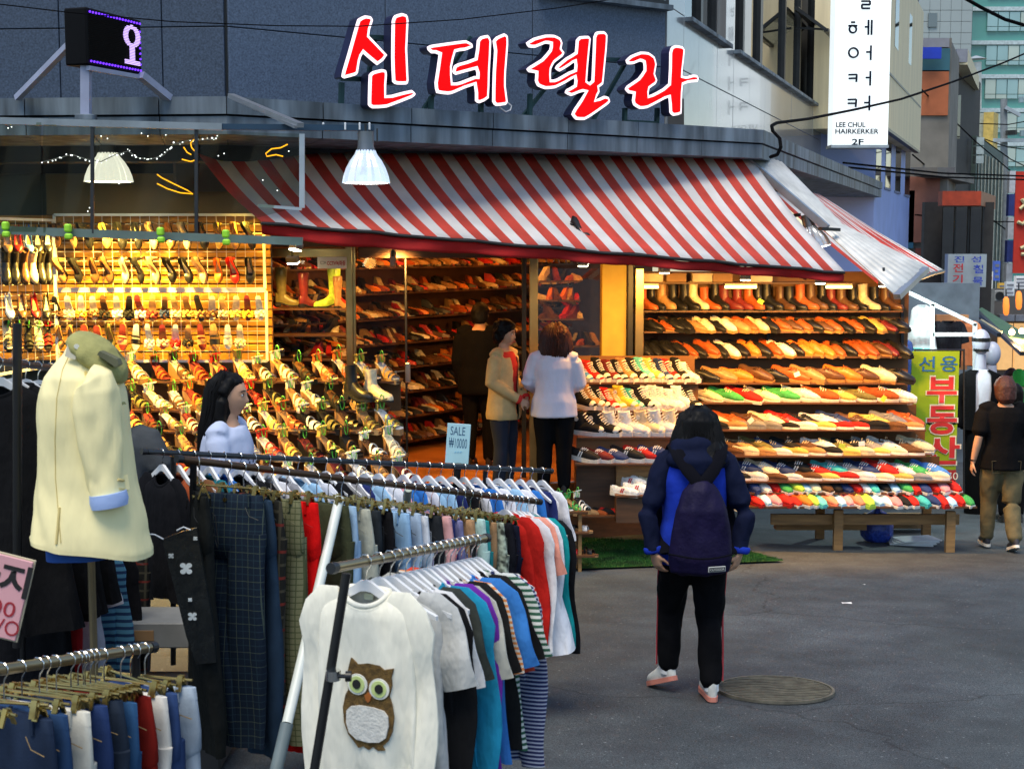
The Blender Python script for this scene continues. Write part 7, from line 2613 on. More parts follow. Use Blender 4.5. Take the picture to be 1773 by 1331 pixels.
def dress_girl(t, J, rot):
    b = MB(); top_loft(b, J, -.10, .028, .01)
    cloth_part(t, 'jacket_body', b, royal, seed=1)
    b = MB()
    for s_ in 'LR':
        sleeves(b, J, s_, (.076, .066, .058, .052, .042), .93)
    cloth_part(t, 'raglan_sleeves', b, navy_cloth, seed=2, wr=.013, ws=15)
    b = MB()
    limb(b, [V((-.12, -.055, 1.325)), V((-.03, -.11, 1.315)), V((.05, -.11, 1.315)), V((.14, -.05, 1.325))], [(.055, .05), (.065, .055), (.065, .055), (.055, .05)], 14)
    limb(b, [V((-.10, -.02, 1.375)), V((0, -.085, 1.40)), V((.11, -.02, 1.375))], [.05, .055, .05], 14)
    limb(b, [V((.01, -.11, 1.32)), V((.012, -.13, 1.23))], [.085, .05], 14)
    cloth_part(t, 'hood', b, navy_cloth, seed=4, wr=.008)
    for s_ in 'LR':
        b = MB()
        el, wr = J['el' + s_], J['wr' + s_]
        d = (wr - el)
        b.loft([ring(el.lerp(wr, q), d, r, r * .8, 16) for q, r in ((.84, .046), (.87, .052), (.97, .050), (1.02, .043), (1.03, .036))])
        b.build('cuff', royal, t, smooth=50)
    b = MB()
    b.loft([ring(J['axis'](q), V((0, 0, 1)), rx, ry, 26) for q, rx, ry in ((-.16, .183, .128), (-.10, .196, .14), (-.03, .196, .14), (.0, .188, .132))])
    b.build('waist_rib', royal, t, smooth=50)
    b = MB(); trouser_loft(b, J, (.104, .098, .072, .068, .060), .93)
    cloth_part(t, 'track_trousers', b, black_cloth, seed=6, wr=.012, ws=13)
    ws, rs = M('stripe_white', (.5, .48, .48), .8), M('stripe_dark_red', (.35, .03, .04), .8)
    for s_, sg in (('L', -1), ('R', 1)):
        h, k, a = J['hip' + s_], J['kne' + s_], J['ank' + s_]
        for off, m, nm in ((0, rs, 'red_side_stripe'), (.010, ws, 'white_side_stripe')):
            b = MB()
            pts = [h + V((sg * .098, off, -.05)), h.lerp(k, .5) + V((sg * .088, off, 0)), k + V((sg * .072, off, 0)), k.lerp(a, .5) + V((sg * .068, off, 0)), k.lerp(a, .92) + V((sg * .061, off, 0))]
            b.tube(pts, .0055, 5)
            b.build(nm, m, t, smooth=True)
    b = MB()
    hd = J['head']
    b.loft([ring(hd + V((dx, dy, dz)), V((0, .05, 1)), rx, ry, 24) for dz, rx, ry, dx, dy in ((-.20, .10, .05, 0, -.135), (-.165, .145, .075, 0, -.115), (-.10, .148, .105, 0, -.05), (-.03, .128, .110, 0, -.008), (.05, .110, .112, 0, -.005), (.10, .072, .078, 0, -.005), (.124, .025, .03, 0, -.005))])
    me = remeshed(b, .008, 3, .007, 34, (1, 1, .08), 5); me.materials.append(hair_black)
    hr = link('hair', me, t)
    b = MB()
    rr = random.Random(12)
    for k in range(110):
        a = rr.uniform(PI * .98, PI * 2.02) if k % 3 else rr.uniform(0, 2 * PI)
        c_, s2 = math.cos(a), math.sin(a)
        pts = [hd + V((c_ * r, s2 * r * .85 - .008, z + rr.uniform(-.01, .01))) for r, z in ((.03, .122), (.10, .07), (.130, -.03), (.150, -.10), (.165 + rr.uniform(-.02, .02), -.165), (.160 + rr.uniform(-.03, .03), -.215 + rr.uniform(-.03, .02)))]
        b.tube(pts, [.004, .006, .007, .007, .005, .001], 4)
    k = b.build('hair_strands', hair_black, hr, smooth=True)
    k['kind'] = 'stuff'
    sw = M('shoe_white', (.62, .62, .58), .6, var=.2, vscale=20)
    so = M('sole_coral', (.62, .22, .16), .6, var=.15)
    person_shoe(t, J['ankL'], .5, sw, so, pitch=.38)
    person_shoe(t, J['ankR'], .05, sw, so, pitch=.0)
    for s_ in 'LR':
        b = MB(); a = J['ank' + s_]
        b.loft([ring(a + V((0, -.004, z)), V((0, 0, 1)), r, r, 14) for z, r in ((-.02, .040), (.02, .039), (.055, .041), (.06, .036))])
        b.build('sock', M('sock_white', (.72, .72, .72), .9), t, smooth=50)


poseG = dict(kneL=(-.10, .16, .46), ankL=(-.115, .16, .115), kneR=(.095, .02, .45), ankR=(.10, -.06, .085), hipL=(-.085, 0, .83), hipR=(.085, 0, .83),
             shL=(-.158, 0, 1.31), shR=(.168, 0, 1.31), elL=(-.250, -.05, 1.02), elR=(.264, -.05, 1.02), wrL=(-.222, -.085, .825), wrR=(.240, -.085, .825), head=(.02, .035, 1.475), hpitch=-.25,
             hdL=(.30, .12, -.93), hdR=(-.30, .12, -.93), pnL=(.6, .5, .5), pnR=(-.6, .5, .5), curl=.45)
girl = person('girl seen from behind in black track trousers and blue hooded jacket, hands on hips', gp, 0., 1.58, poseG, dress_girl, face=True)
kG = 1.58 / 1.6
bpk = thing('backpack', 'dark purple backpack on the back of the girl in the blue jacket', 'bag', world=False)
b = MB()
b.loft([ring(V((.012, y, z)), V((0, .0, 1)), rx, ry, 24) for z, rx, ry, y in ((.735, .11, .045, -.195), (.75, .155, .065, -.205), (.82, .168, .074, -.21), (.95, .156, .072, -.205), (1.08, .140, .072, -.205), (1.18, .095, .055, -.19), (1.235, .05, .035, -.175))])
me = remeshed(b, .010, 2, .014, 11, (1, 1, .3), 9); me.materials.append(pack_m)
link('bag_body', me, bpk)
for sg in (-1, 1):
    b = MB()
    pts = [V((.012 + sg * .012, -.20, 1.215)), V((.012 + sg * .07, -.175, 1.285)), V((.012 + sg * .115, -.115, 1.36)), V((.012 + sg * .13, -.02, 1.395)), V((.012 + sg * .135, .10, 1.33)), V((.012 + sg * .16, .13, 1.15)), V((.012 + sg * .19, .05, .98)), V((.012 + sg * .17, -.13, .83))]
    rings = []
    for i, p in enumerate(pts):
        d = (pts[min(i + 1, 7)] - pts[max(0, i - 1)])
        rings.append(ring(p, d, .034, .009, 10, V((1, 0, 0)) if i not in (1, 2) else V((.8, 0, -sg * .6))))
    b.loft(rings)
    b.build('shoulder_strap', M('strap_black', (.004, .004, .007), .9, spec=.08), bpk, smooth=60)
b = MB()
b.tube([V((.012 + .172 * math.cos(a), -.218 - .088 * math.sin(a), .845 + .006 * math.sin(3 * a))) for a in [PI * .02 + PI * .96 * i / 16 for i in range(17)]], .005, 5)
b.build('seam_piping', M('strap_black'), bpk, smooth=True)
pc = V((.085, -.302, .785))
b = MB(); b.bbox(pc, (.098, .006, .030), .003, Matrix.Rotation(.28, 3, 'Z')); lb_ = b.build('name_patch', M('patch_grey', (.42, .42, .40), .5), bpk)
b = MB(); b.bbox(pc + V((.001, -.0035, 0)), (.088, .003, .021), .001, Matrix.Rotation(.28, 3, 'Z')); b.build('patch_field', M('patch_dark', (.02, .02, .02), .6), lb_)
text_on('OUTDOOR', pc + V((.0014, -.0056, 0)), Matrix.Rotation(.28, 3, 'Z') @ V((1, 0, 0)), (0, 0, 1), .078, .013, M('patch_text', (.62, .62, .58), .5), lb_)
bpk.matrix_world = TRS(gp, 0., s=kG)

pale_blue = M('pale_blue_tee', (.50, .56, .74), .85, var=.08, bump=.3, bscale=25, bdist=.01)


def dress_profile(t, J, rot):
    b = MB(); top_loft(b, J, -.15, .025, .01)
    for s_ in 'LR': sleeves(b, J, s_, (.068, .064, .062, .060, .06), -.15)
    cloth_part(t, 't_shirt', b, pale_blue, seed=11, wr=.008)
    b = MB()
    for k in range(6):
        b.box((-.02 + .016 * k, .139 - .001 * k, 1.13 + .02 * (k % 3)), (.010, .004, .014))
    b.build('chest_print', M('print_navy', (.05, .06, .14), .8), t)
    b = MB(); trouser_loft(b, J)
    cloth_part(t, 'jeans', b, M('dark_denim', (.02, .03, .07), .9, var=.3, vscale=12), seed=12)
    hd = J['head']
    b = MB()
    b.loft([ring(hd + V((0, dy, dz)), V((0, 0, 1)), rx, ry, 24) for dz, rx, ry, dy in ((-.40, .09, .05, -.09), (-.30, .115, .075, -.085), (-.18, .112, .075, -.08), (-.06, .094, .080, -.052), (.02, .088, .090, -.034), (.075, .078, .088, -.012), (.11, .045, .055, -.008), (.125, .015, .02, -.008))])
    for sg in (-1, 1):
        limb(b, [hd + V((sg * .055, .025, .085)), hd + V((sg * .082, -.005, .02)), hd + V((sg * .088, -.028, -.10)), hd + V((sg * .095, .0, -.25)), hd + V((sg * .105, .025, -.38))], [.028, .030, .032, .030, .014], 10)
    me = remeshed(b, .008, 3, .006, 32, (1, 1, .07), 6); me.materials.append(hair_black)
    strands(t, link('hair', me, t), hd, 90, [(.03, .03, -.01, .124), (.080, .090, -.012, .07), (.092, .090, -.034, .02), (.100, .082, -.052, -.07), (.116, .077, -.080, -.18), (.118, .077, -.085, -.30), (.10, .06, -.09, -.41)], .0055, hair_black, PI * .95, PI * 2.05, 3)
    sh_ = M('shoe_dark', (.02, .02, .02), .5)
    for s_ in 'LR': person_shoe(t, J['ank' + s_], 0, sh_, M('shoe_white'))


poseP = dict(elL=(-.20, .03, 1.05), wrL=(-.12, .24, 1.0), elR=(.20, .03, 1.05), wrR=(.10, .25, 1.0), hdL=(.45, .9, 0), hdR=(-.35, .9, .1), pnL=(.8, -.3, .2), pnR=(-.8, -.3, .2), curl=.6)
pp = P(392, 700, 8.0)
prof = person('young woman with long black hair in a pale blue T-shirt, seen in profile', V((pp.x, 8.0, gz(pp.x, 8.0))), math.radians(-98), 1.75, poseP, dress_profile)
cq = prof.matrix_world @ V((-.0, .345, 1.03))
cup = thing('paper_cup', 'white paper cup held by the long-haired young woman', 'cup', cq)
b = MB(); b.loft([ring(cq + V((0, 0, z)), V((0, 0, 1)), r, r, 20) for z, r in ((-.04, .050), (.05, .062), (.055, .063), (.055, .057), (-.03, .046))])
b.build('cup_body', M('paper_white', (.78, .77, .74), .6), cup, smooth=50)
b = MB(); b.tube([cq + V((0, 0, .055)) + V((math.cos(a) * .062, math.sin(a) * .062, 0)) for a in [2 * PI * i / 20 for i in range(21)]], .003, 5)
b.build('rim', M('paper_white'), cup, smooth=True)

card_m = M('cardigan', (.60, .40, .17), .9, var=.10, vscale=14, bump=.35, bscale=120, bdist=.006)
red_m = M('red_top', (.62, .02, .012), .8, var=.1)
jean_dk = M('dark_jean', (.010, .014, .030), .9, var=.2)


def dress_cardigan(t, J, rot):
    b = MB(); top_loft(b, J, -.02, .012, 0)
    cloth_part(t, 'red_top', b, red_m, seed=21, wr=.004)
    b = MB(); top_loft(b, J, -.22, .026, .02, upto=1.0)
    for s_ in 'LR': sleeves(b, J, s_, (.074, .066, .058, .054, .044), .96)
    me = remeshed(b, .011, 3, .007, 10, (1, 1, .5), 22)
    bm = bmesh.new(); bm.from_mesh(me)
    kill = [f for f in bm.faces if (lambda c: c.y > .03 and abs(c.x) < .020 + .055 * max(0, min(1, (c.z - .75) / .5)) and c.z > .6)(f.calc_center_median())]
    bmesh.ops.delete(bm, geom=kill, context='FACES')
    bm.to_mesh(me); bm.free()
    me.materials.append(card_m)
    o = link('cardigan', me, t)
    o.modifiers.new('thick', 'SOLIDIFY').thickness = .006
    for z in (1.10, .98):
        b = MB(); b.cyl((-.095, .128, z), (-.098, .142, z), .010, n=10); b.build('button', M('button_brown', (.18, .09, .03), .4), t)
    for s_ in 'LR':
        el, wr = J['el' + s_], J['wr' + s_]
        b = MB(); b.loft([ring(el.lerp(wr, q), wr - el, r, r, 14) for q, r in ((.90, .040), (.94, .046), (1.02, .040), (1.03, .03))])
        b.build('red_cuff', red_m, t, smooth=50)
    b = MB(); trouser_loft(b, J)
    cloth_part(t, 'jeans', b, jean_dk, seed=24)
    hd = J['head']
    b = MB()
    rr = random.Random(4)
    b.loft([ring(hd + V((0, dy, dz)), V((0, 0, 1)), rx, ry, 20) for dz, rx, ry, dy in ((-.085, .06, .04, -.075), (-.04, .098, .075, -.045), (.03, .102, .100, -.022), (.085, .090, .10, -.004), (.125, .055, .065, 0), (.145, .02, .02, 0))])
    for k in range(60):
        a, z = rr.uniform(PI * .93, PI * 2.07), rr.uniform(-.06, .12)
        r = math.sqrt(max(.1, 1 - (z / .16) ** 2)) * .098
        b.sphere(hd + V((math.cos(a) * r, math.sin(a) * r * .95 - .012, z)), rr.uniform(.018, .028), 8, 6)
    me = remeshed(b, .007, 1, .005, 30, (1, 1, 1), 3); me.materials.append(hair_black)
    link('hair', me, t)
    for s_ in 'LR': person_shoe(t, J['ank' + s_], 0, M('shoe_dark', (.02, .02, .02), .5), M('shoe_dark'))


poseC = dict(elL=(-.235, -.02, 1.06), elR=(.235, -.01, 1.06), wrL=(-.085, .19, .90), wrR=(.075, .205, .90), hdL=(.6, .55, -.45), hdR=(-.6, .55, -.45), pnL=(.3, -.7, -.3), pnR=(-.3, -.7, -.3), curl=.75, hyaw=math.radians(6))
px_ = P(872, 700, 13.0)
cw = person('woman in a tan cardigan over a red top standing in the doorway', V((px_.x, 13.05, SF)), math.radians(-116), 1.60, poseC, dress_cardigan)

lilac = M('lilac_white', (.72, .68, .78), .85, var=.06, spec=.1, bump=.5, bscale=10, bdist=.02, stretch=(1, 1, .5))


def dress_white(t, J, rot):
    b = MB(); top_loft(b, J, -.14, .030, .03, bulge=.015)
    for s_ in 'LR': sleeves(b, J, s_, (.076, .070, .064, .060, .05), .92)
    cloth_part(t, 'blouse', b, lilac, seed=31, wr=.007, ws=9)
    b = MB(); trouser_loft(b, J, (.112, .108, .078, .07, .06))
    cloth_part(t, 'trousers', b, black_cloth, seed=33)
    hd = J['head']
    b = MB()
    b.loft([ring(hd + V((0, dy, dz)), V((0, 0, 1)), rx, ry, 20) for dz, rx, ry, dy in ((-.16, .09, .05, -.06), (-.11, .135, .09, -.045), (-.04, .140, .115, -.02), (.04, .125, .118, -.01), (.10, .085, .09, 0), (.135, .03, .04, 0))])
    rr = random.Random(6)
    for k in range(110):
        a, z = rr.uniform(PI, 2 * PI), rr.uniform(-.15, .12)
        q = math.sqrt(1 - (max(0, z) / .14) ** 2)
        b.sphere(hd + V((math.cos(a) * .128 * q, math.sin(a) * .110 * q - .015, z)), rr.uniform(.013, .02), 8, 6)
    me = remeshed(b, .008, 3, .007, 26, (1, 1, .4), 4); me.materials.append(hair_brown)
    strands(t, link('hair', me, t), hd, 130, [(.03, .03, -.005, .142), (.090, .092, -.006, .10), (.130, .120, -.012, .04), (.146, .120, -.022, -.04), (.146, .105, -.042, -.10), (.125, .08, -.06, -.165), (.10, .07, -.06, -.20)], .0065, hair_brown, PI * .9, PI * 2.1, 5, .10)
    for s_ in 'LR': person_shoe(t, J['ank' + s_], 0, M('shoe_dark', (.02, .02, .02), .5), M('shoe_dark'))


poseW = dict(shL=(-.175, 0, 1.31), shR=(.175, 0, 1.31), elL=(-.255, .02, 1.07), elR=(.24, .03, 1.06), wrL=(-.16, .22, .96), wrR=(.14, .24, .98), hdL=(.4, .8, -.2), hdR=(-.4, .8, -.2), head=(.01, .045, 1.475), hpitch=-.25)
px_ = P(960, 700, 12.85)
ww = person('woman with reddish brown hair in a loose white blouse, back turned', V((px_.x, 12.95, SF)), math.radians(-6), 1.58, poseW, dress_white)



def dress_dark(t, J, rot):
    b = MB(); top_loft(b, J, -.2, .04, .01)
    for s_ in 'LR': sleeves(b, J, s_, (.088, .080, .070, .064, .052), .97)
    cloth_part(t, 'black_jacket', b, black_cloth, seed=41, wr=.009)
    b = MB(); trouser_loft(b, J)
    cloth_part(t, 'trousers', b, black_cloth, seed=42)
    hd = J['head']
    b = MB()
    b.loft([ring(hd + V((0, dy, dz)), V((0, 0, 1)), rx, ry, 20) for dz, rx, ry, dy in ((-.08, .06, .04, -.065), (-.03, .084, .075, -.035), (.04, .086, .098, -.012), (.09, .068, .08, 0), (.122, .025, .03, 0))])
    me = remeshed(b, .008, 2, .004, 40, (1, 1, .5), 8); me.materials.append(hair_black)
    link('hair', me, t)
    for s_ in 'LR': person_shoe(t, J['ank' + s_], 0, M('shoe_dark', (.02, .02, .02), .5), M('shoe_dark'))


px_ = P(830, 700, 14.6)
person('man dressed all in black standing inside the shop facing the shelves', V((px_.x, 14.6, SF)), math.radians(-12), 1.72, dict(head=(0, .05, 1.48), hpitch=-.3), dress_dark, face=True, vox=.009)

khaki = M('khaki_trousers', (.115, .095, .045), .9, var=.22, vscale=9, bump=.4, bscale=22, bdist=.012)


def dress_walker(t, J, rot):
    b = MB(); top_loft(b, J, -.12, .030, .012)
    for s_ in 'LR': sleeves(b, J, s_, (.078, .076, .074, .070, .06), -.18)
    cloth_part(t, 'black_t_shirt', b, black_cloth, seed=51, wr=.008)
    b = MB(); trouser_loft(b, J, (.106, .104, .080, .074, .066), .97)
    cloth_part(t, 'khaki_trousers', b, khaki, seed=52, wr=.012, ws=11)
    b = MB()
    for sg in (-1, 1):
        c = V((sg * .08, -.125, .80))
        for p, q in (((-.05, .05), (.05, .05)), ((.05, .05), (.045, -.06)), ((.045, -.06), (-.045, -.06)), ((-.045, -.06), (-.05, .05))):
            b.bar(c + V((p[0], 0, p[1])), c + V((q[0], 0, q[1])), .005, .004)
    b.build('back_pockets', M('khaki_seam', (.06, .05, .025), .9), t)
    hd = J['head']
    b = MB()
    b.loft([ring(hd + V((0, dy, dz)), V((0, 0, 1)), rx, ry, 20) for dz, rx, ry, dy in ((-.12, .055, .035, -.070), (-.08, .088, .07, -.055), (-.04, .096, .092, -.035), (.04, .097, .108, -.012), (.09, .076, .088, 0), (.130, .03, .035, 0))])
    me = remeshed(b, .008, 2, .005, 40, (1, 1, .5), 8); me.materials.append(M('hair_rust', (.055, .012, .006), .6, var=.4, vscale=60, bump=.5, bscale=160))
    link('hair', me, t)
    b = MB()
    b.tube([J['wrL'] + V((.026 * math.cos(a), .026 * math.sin(a), .02)) for a in [2 * PI * i / 12 for i in range(13)]], .007, 5)
    b.build('wristband', M('strap_black'), t, smooth=True)
    sd = M('shoe_navy', (.015, .018, .03), .6)
    person_shoe(t, J['ankL'], 0, sd, M('shoe_white', (.62, .62, .58)), pitch=.0)
    person_shoe(t, J['ankR'], 0, sd, M('shoe_white'), pitch=.35)


wp = G(1731, 952)
poseK = dict(kneL=(-.09, .10, .46), ankL=(-.09, .12, .085), kneR=(.08, -.02, .45), ankR=(.08, -.20, .13), elL=(-.235, -.05, 1.06), wrL=(-.27, .0, .82), elR=(.235, -.03, 1.06), wrR=(.26, .08, .84), shL=(-.18, 0, 1.32), shR=(.18, 0, 1.32), hdL=(-.1, .2, -1), curl=.5)
person('man in a black T-shirt and khaki trousers walking away down the lane', wp, math.radians(-4), 1.68, poseK, dress_walker)

grey_j = M('grey_jumper', (.045, .05, .055), .92, var=.15, vscale=14, bump=.4, bscale=140, bdist=.006)


def dress_grey(t, J, rot):
    b = MB(); top_loft(b, J, -.15, .035, .01)
    for s_ in 'LR': sleeves(b, J, s_, (.088, .080, .074, .066, .050), .95)
    cloth_part(t, 'grey_jumper', b, grey_j, seed=61, wr=.010)
    b = MB(); trouser_loft(b, J)
    cloth_part(t, 'trousers', b, jean_dk, seed=62)
    hd = J['head']
    b = MB()
    b.loft([ring(hd + V((0, dy, dz)), V((0, 0, 1)), rx, ry, 20) for dz, rx, ry, dy in ((-.08, .06, .04, -.065), (-.03, .088, .075, -.035), (.04, .090, .10, -.012), (.09, .07, .082, 0), (.125, .025, .03, 0))])
    me = remeshed(b, .009, 2, .004, 40, (1, 1, .5), 8); me.materials.append(hair_black)
    link('hair', me, t)
    for s_ in 'LR': person_shoe(t, J['ank' + s_], 0, M('shoe_dark', (.02, .02, .02), .5), M('shoe_dark'))


px_ = P(196, 700, 7.6)
person('person in a dark grey jumper mostly hidden behind the yellow blazer', V((px_.x, 7.6, gz(px_.x, 7.6))), math.radians(12), 1.70, dict(elR=(.235, -.04, 1.12), wrR=(.10, .18, 1.05), hdR=(-.6, .7, 0), elL=(-.21, 0, 1.06), wrL=(-.12, .2, .98)), dress_grey, vox=.009)



def dress_far(topc, hairm, botc):
    def f(t, J, rot):
        b = MB(); top_loft(b, J, -.15, .035, .01)
        for s_ in 'LR': sleeves(b, J, s_, (.084, .076, .07, .064, .050), .95)
        cloth_part(t, 'jacket', b, topc, vox=.02, seed=71, wr=.009)
        b = MB(); trouser_loft(b, J)
        cloth_part(t, 'trousers', b, botc, vox=.02, seed=72)
        hd = J['head']
        b = MB()
        b.loft([ring(hd + V((0, dy, dz)), V((0, 0, 1)), rx, ry, 16) for dz, rx, ry, dy in ((-.12, .08, .05, -.06), (-.03, .096, .085, -.03), (.04, .098, .105, -.012), (.09, .076, .088, 0), (.130, .03, .035, 0))])
        me = remeshed(b, .012, 2); me.materials.append(hairm)
        link('hair', me, t)
        for s_ in 'LR': person_shoe(t, J['ank' + s_], 0, M('shoe_dark', (.02, .02, .02), .5), M('shoe_dark'))
    return f


for (u, Y, H, hd, lb, tc, hm, bc) in ((1757, 16.0, 1.58, 0, 'passer-by in dark clothes close beyond the walking man', black_cloth, hair_black, black_cloth),
                                      (1764, 22.0, 1.72, 10, 'passer-by with a bright green hood far down the lane', M('bright_green', (.05, .5, .06), .8), M('bright_green'), jean_dk),
                                      (1748, 24.0, 1.74, 200, 'passer-by with tan hair facing up the lane', M('brown_coat', (.14, .09, .05), .9), hair_brown, jean_dk),
                                      (1772, 26.0, 1.70, 170, 'passer-by in a pale coat far down the lane', lilac, hair_black, jean_dk)):
    p = P(u, 700, Y)
    person(lb, V((p.x, Y, gz(p.x, Y))), math.radians(hd), H, {}, dress_far(tc, hm, bc), face=False, vox=.014)
blue_w = M('blue_render', (.36, .45, .80), .7, var=.08, vscale=2)
beige_w = M('beige_clad', (.78, .66, .42), .7, var=.12, vscale=1.5, stretch=(6, 6, .3))
conc = M('concrete', (.20, .185, .16), .85, var=.25, vscale=1.5, bump=.2, bscale=20)
dkglass = glass('dark_glass', (.10, .13, .15), .35, .03)


def quad_wall(u0, Y0, u1, Y1, v0, v1, name, mat, parent, th=.12, zt=None, zb=None):
    """upright slab between two picture columns at their depths; v0, v1 are read at the near end"""
    a, b = P(u0, 400, Y0), P(u1, 400, Y1)
    z1 = P(u0, v0, Y0).z if zt is None else zt
    z0 = P(u0, v1, Y0).z if zb is None else zb
    a.z = b.z = (z0 + z1) / 2
    d = (b - a).normalized(); n = V((-d.y, d.x, 0))
    if n.y < 0: n = -n
    return MB().bar(a + n * th / 2, b + n * th / 2, th, z1 - z0).build(name, mat, parent)


bb = thing('salon_building', 'pale blue building with beige upper block beyond the corner shop', 'building', P(1490, 600, 25.6))
quad_wall(1405, 25.7, 1512, 25.7, -80, 760, 'wall', blue_w, bb, .3)
quad_wall(1512, 25.72, 1573, 31.5, 222, 760, 'wall', blue_w, bb, .3)
for v in (38, 128):
    quad_wall(1412, 25.62, 1440, 25.62, v - 2, v + 2, 'string_course', alu, bb, .06)
for k, (u, Y) in enumerate(((1514, 25.8), (1531, 27.2), (1548, 28.8), (1564, 30.5))):
    w = quad_wall(u, Y, u + 9, Y + .8, 240 + k * 4, 318 + k * 6, 'window', dkglass, bb, .06)
    quad_wall(u - 1, Y - .12, u + 10, Y + .75, 318 + k * 6, 322 + k * 6, 'sill', M('sill_blue', (.12, .16, .30), .6), w, .1)
quad_wall(1528, 24.0, 1589, 30.6, -90, 220, 'upper_block', beige_w, bb, 1.2)
quad_wall(1529, 23.96, 1588.5, 30.5, 120, 124, 'drip_edge', alu_dark, bb, .06)
quad_wall(1529, 23.96, 1588.5, 30.5, 218, 223, 'drip_edge', alu_dark, bb, .1)
for u, Y, v0, v1 in ((1541, 25.2, -30, 80), (1561, 27.3, 16, 104), (1578, 29.3, 40, 118)):
    quad_wall(u, Y - .1, u + 9 if u < 1570 else u + 5, Y + .85, v0, v1, 'window', dkglass, bb, .08)

vs_ = thing('salon_sign', 'tall white lit sign with dark Korean letters and HAIRKERKER', 'sign', P(1486, 253, 22.4))
YS = 22.4
quad_wall(1438, YS, 1533, YS, -60, 253, 'lightbox', M('light_box', (.70, .72, .72), .3, var=.03, emis=(.86, .96, 1), estr=.42), vs_, .35)
quad_wall(1436, YS - .01, 1535, YS - .01, 251, 256, 'edge_trim', alu, vs_, .38)
ink_n = M('sign_ink', (.004, .012, .03), .8, spec=.05)
sp = lambda x, y: P(1400 + x * .2028, y * .2028, YS - .012)
mb = MB()
segs = [(450, 12, 525, 12), (525, 12, 525, 42), (525, 42, 455, 42), (455, 42, 455, 74), (455, 74, 525, 74), (362, 192, 398, 192), (340, 222, 416, 222), (480, 232, 512, 232), (512, 172, 510, 300), (540, 172, 537, 300),
        (492, 446, 530, 446), (533, 390, 530, 515), (340, 640, 412, 638), (412, 638, 408, 702), (342, 672, 408, 670), (488, 664, 525, 664), (528, 608, 525, 732), (334, 852, 408, 850), (408, 850, 402, 916), (334, 884, 404, 884), (474, 878, 518, 878), (520, 818, 518, 945)]
for x0, y0, x1, y1 in segs:
    mb.bar(sp(x0, y0), sp(x1, y1), .026, .026, V((0, 1, 0)))
for cx, cy, r in ((378, 252, 30), (383, 452, 40)):
    ps = [sp(cx + r * math.cos(2 * PI * i / 20), cy + r * math.sin(2 * PI * i / 20)) for i in range(21)]
    for a, b in zip(ps, ps[1:]):
        mb.bar(a, b, .026, .026, V((0, 1, 0)))
mb.build('korean_letters', ink_n, vs_)
for s_, x, y, w, h in (('LEE CHUL', 360, 1066, 250, 42), ('HAIRKERKER', 414, 1122, 366, 42), ('2F', 420, 1212, 100, 50)):
    text_on(s_, sp(x, y), (1, 0, 0), (0, 0, 1), w * .2028 / FPX * YS, h * .2028 / FPX * YS, ink_n, vs_, bold=.025)

cb = thing('concrete_building', 'weathered concrete building with orange and blue painted panels', 'building', P(1612, 600, 33))
quad_wall(1570, 33, 1638, 33, 66, 640, 'wall', conc, cb, .4)
quad_wall(1638, 33.02, 1652, 36, 72, 640, 'wall', conc, cb, .3)
for u0, u1, v0, v1, c, nm in ((1572, 1634, 66, 82, (.25, .25, .28), 'parapet'), (1586, 1621, 82, 102, (.01, .04, .42), 'blue_box'), (1580, 1636, 84, 124, (.03, .12, .16), 'painted_panel'), (1572, 1635, 122, 200, (.42, .12, .045), 'painted_panel'),
                              (1572, 1625, 306, 420, (.30, .12, .085), 'painted_panel'), (1570, 1582, 330, 430, (.03, .14, .24), 'painted_panel'), (1586, 1640, 430, 530, (.22, .06, .05), 'painted_panel'), (1575, 1650, 290, 302, (.12, .12, .13), 'ledge')):
    quad_wall(u0, 32.95 - (.25 if nm in ('blue_box', 'ledge') else .02 if u1 < 1630 else 0), u1, 32.95 - (.25 if nm in ('blue_box', 'ledge') else .02 if u1 < 1630 else 0), v0, v1, nm, M('paint_%d_%d' % (u0, v0), c, .75, var=.2, vscale=2.5), cb, .05)
nb = thing('dark_recess_building', 'dark recessed building with beige parapet behind the concrete one', 'building', P(1668, 600, 37))
quad_wall(1648, 38, 1690, 44, 100, 640, 'wall', M('dark_wall', (.035, .032, .03), .8), nb, .4)
quad_wall(1647, 36.4, 1666, 36.4, 85, 108, 'parapet', M('paint_grey', (.22, .23, .27), .7), nb, .3)
quad_wall(1666, 36.4, 1687, 42.5, 85, 112, 'parapet', beige_w, nb, .3)
quad_wall(1650, 37.9, 1657, 37.9, 165, 240, 'window', dkglass, nb, .06)
quad_wall(1620, 31.5, 1684, 36, 290, 304, 'ledge', conc, nb, .5)
rs_ = thing('red_fascia_shop', 'dark glazed shop under a red fascia board', 'building', P(1668, 600, 31))
quad_wall(1630, 30.6, 1697, 30.6, 331, 356, 'fascia', M('fascia_red', (.42, .05, .015), .6), rs_, .3)
quad_wall(1697, 30.6, 1722, 34, 331, 356, 'fascia', M('fascia_brown', (.32, .12, .05), .6), rs_, .3)
for u in (1632, 1655, 1680):
    quad_wall(u, 31.2, u + 21, 31.2, 358, 520, 'pane', dkglass, rs_, .05)
    quad_wall(u + 21.2, 31.15, u + 22.8, 31.15, 358, 520, 'mullion', alu_dark, rs_, .1)
quad_wall(1600, 31.6, 1720, 31.6, 350, 660, 'rear_wall', M('dark_wall'), rs_, .2)
hs = thing('hardware_signboard', 'pale square signboard with blue and red Korean letters', 'sign', P(1676, 497, 26.5))
quad_wall(1643, 26.5, 1710, 26.5, 440, 497, 'panel', M('board_pale', (.36, .42, .46), .5, var=.08), hs, .2)
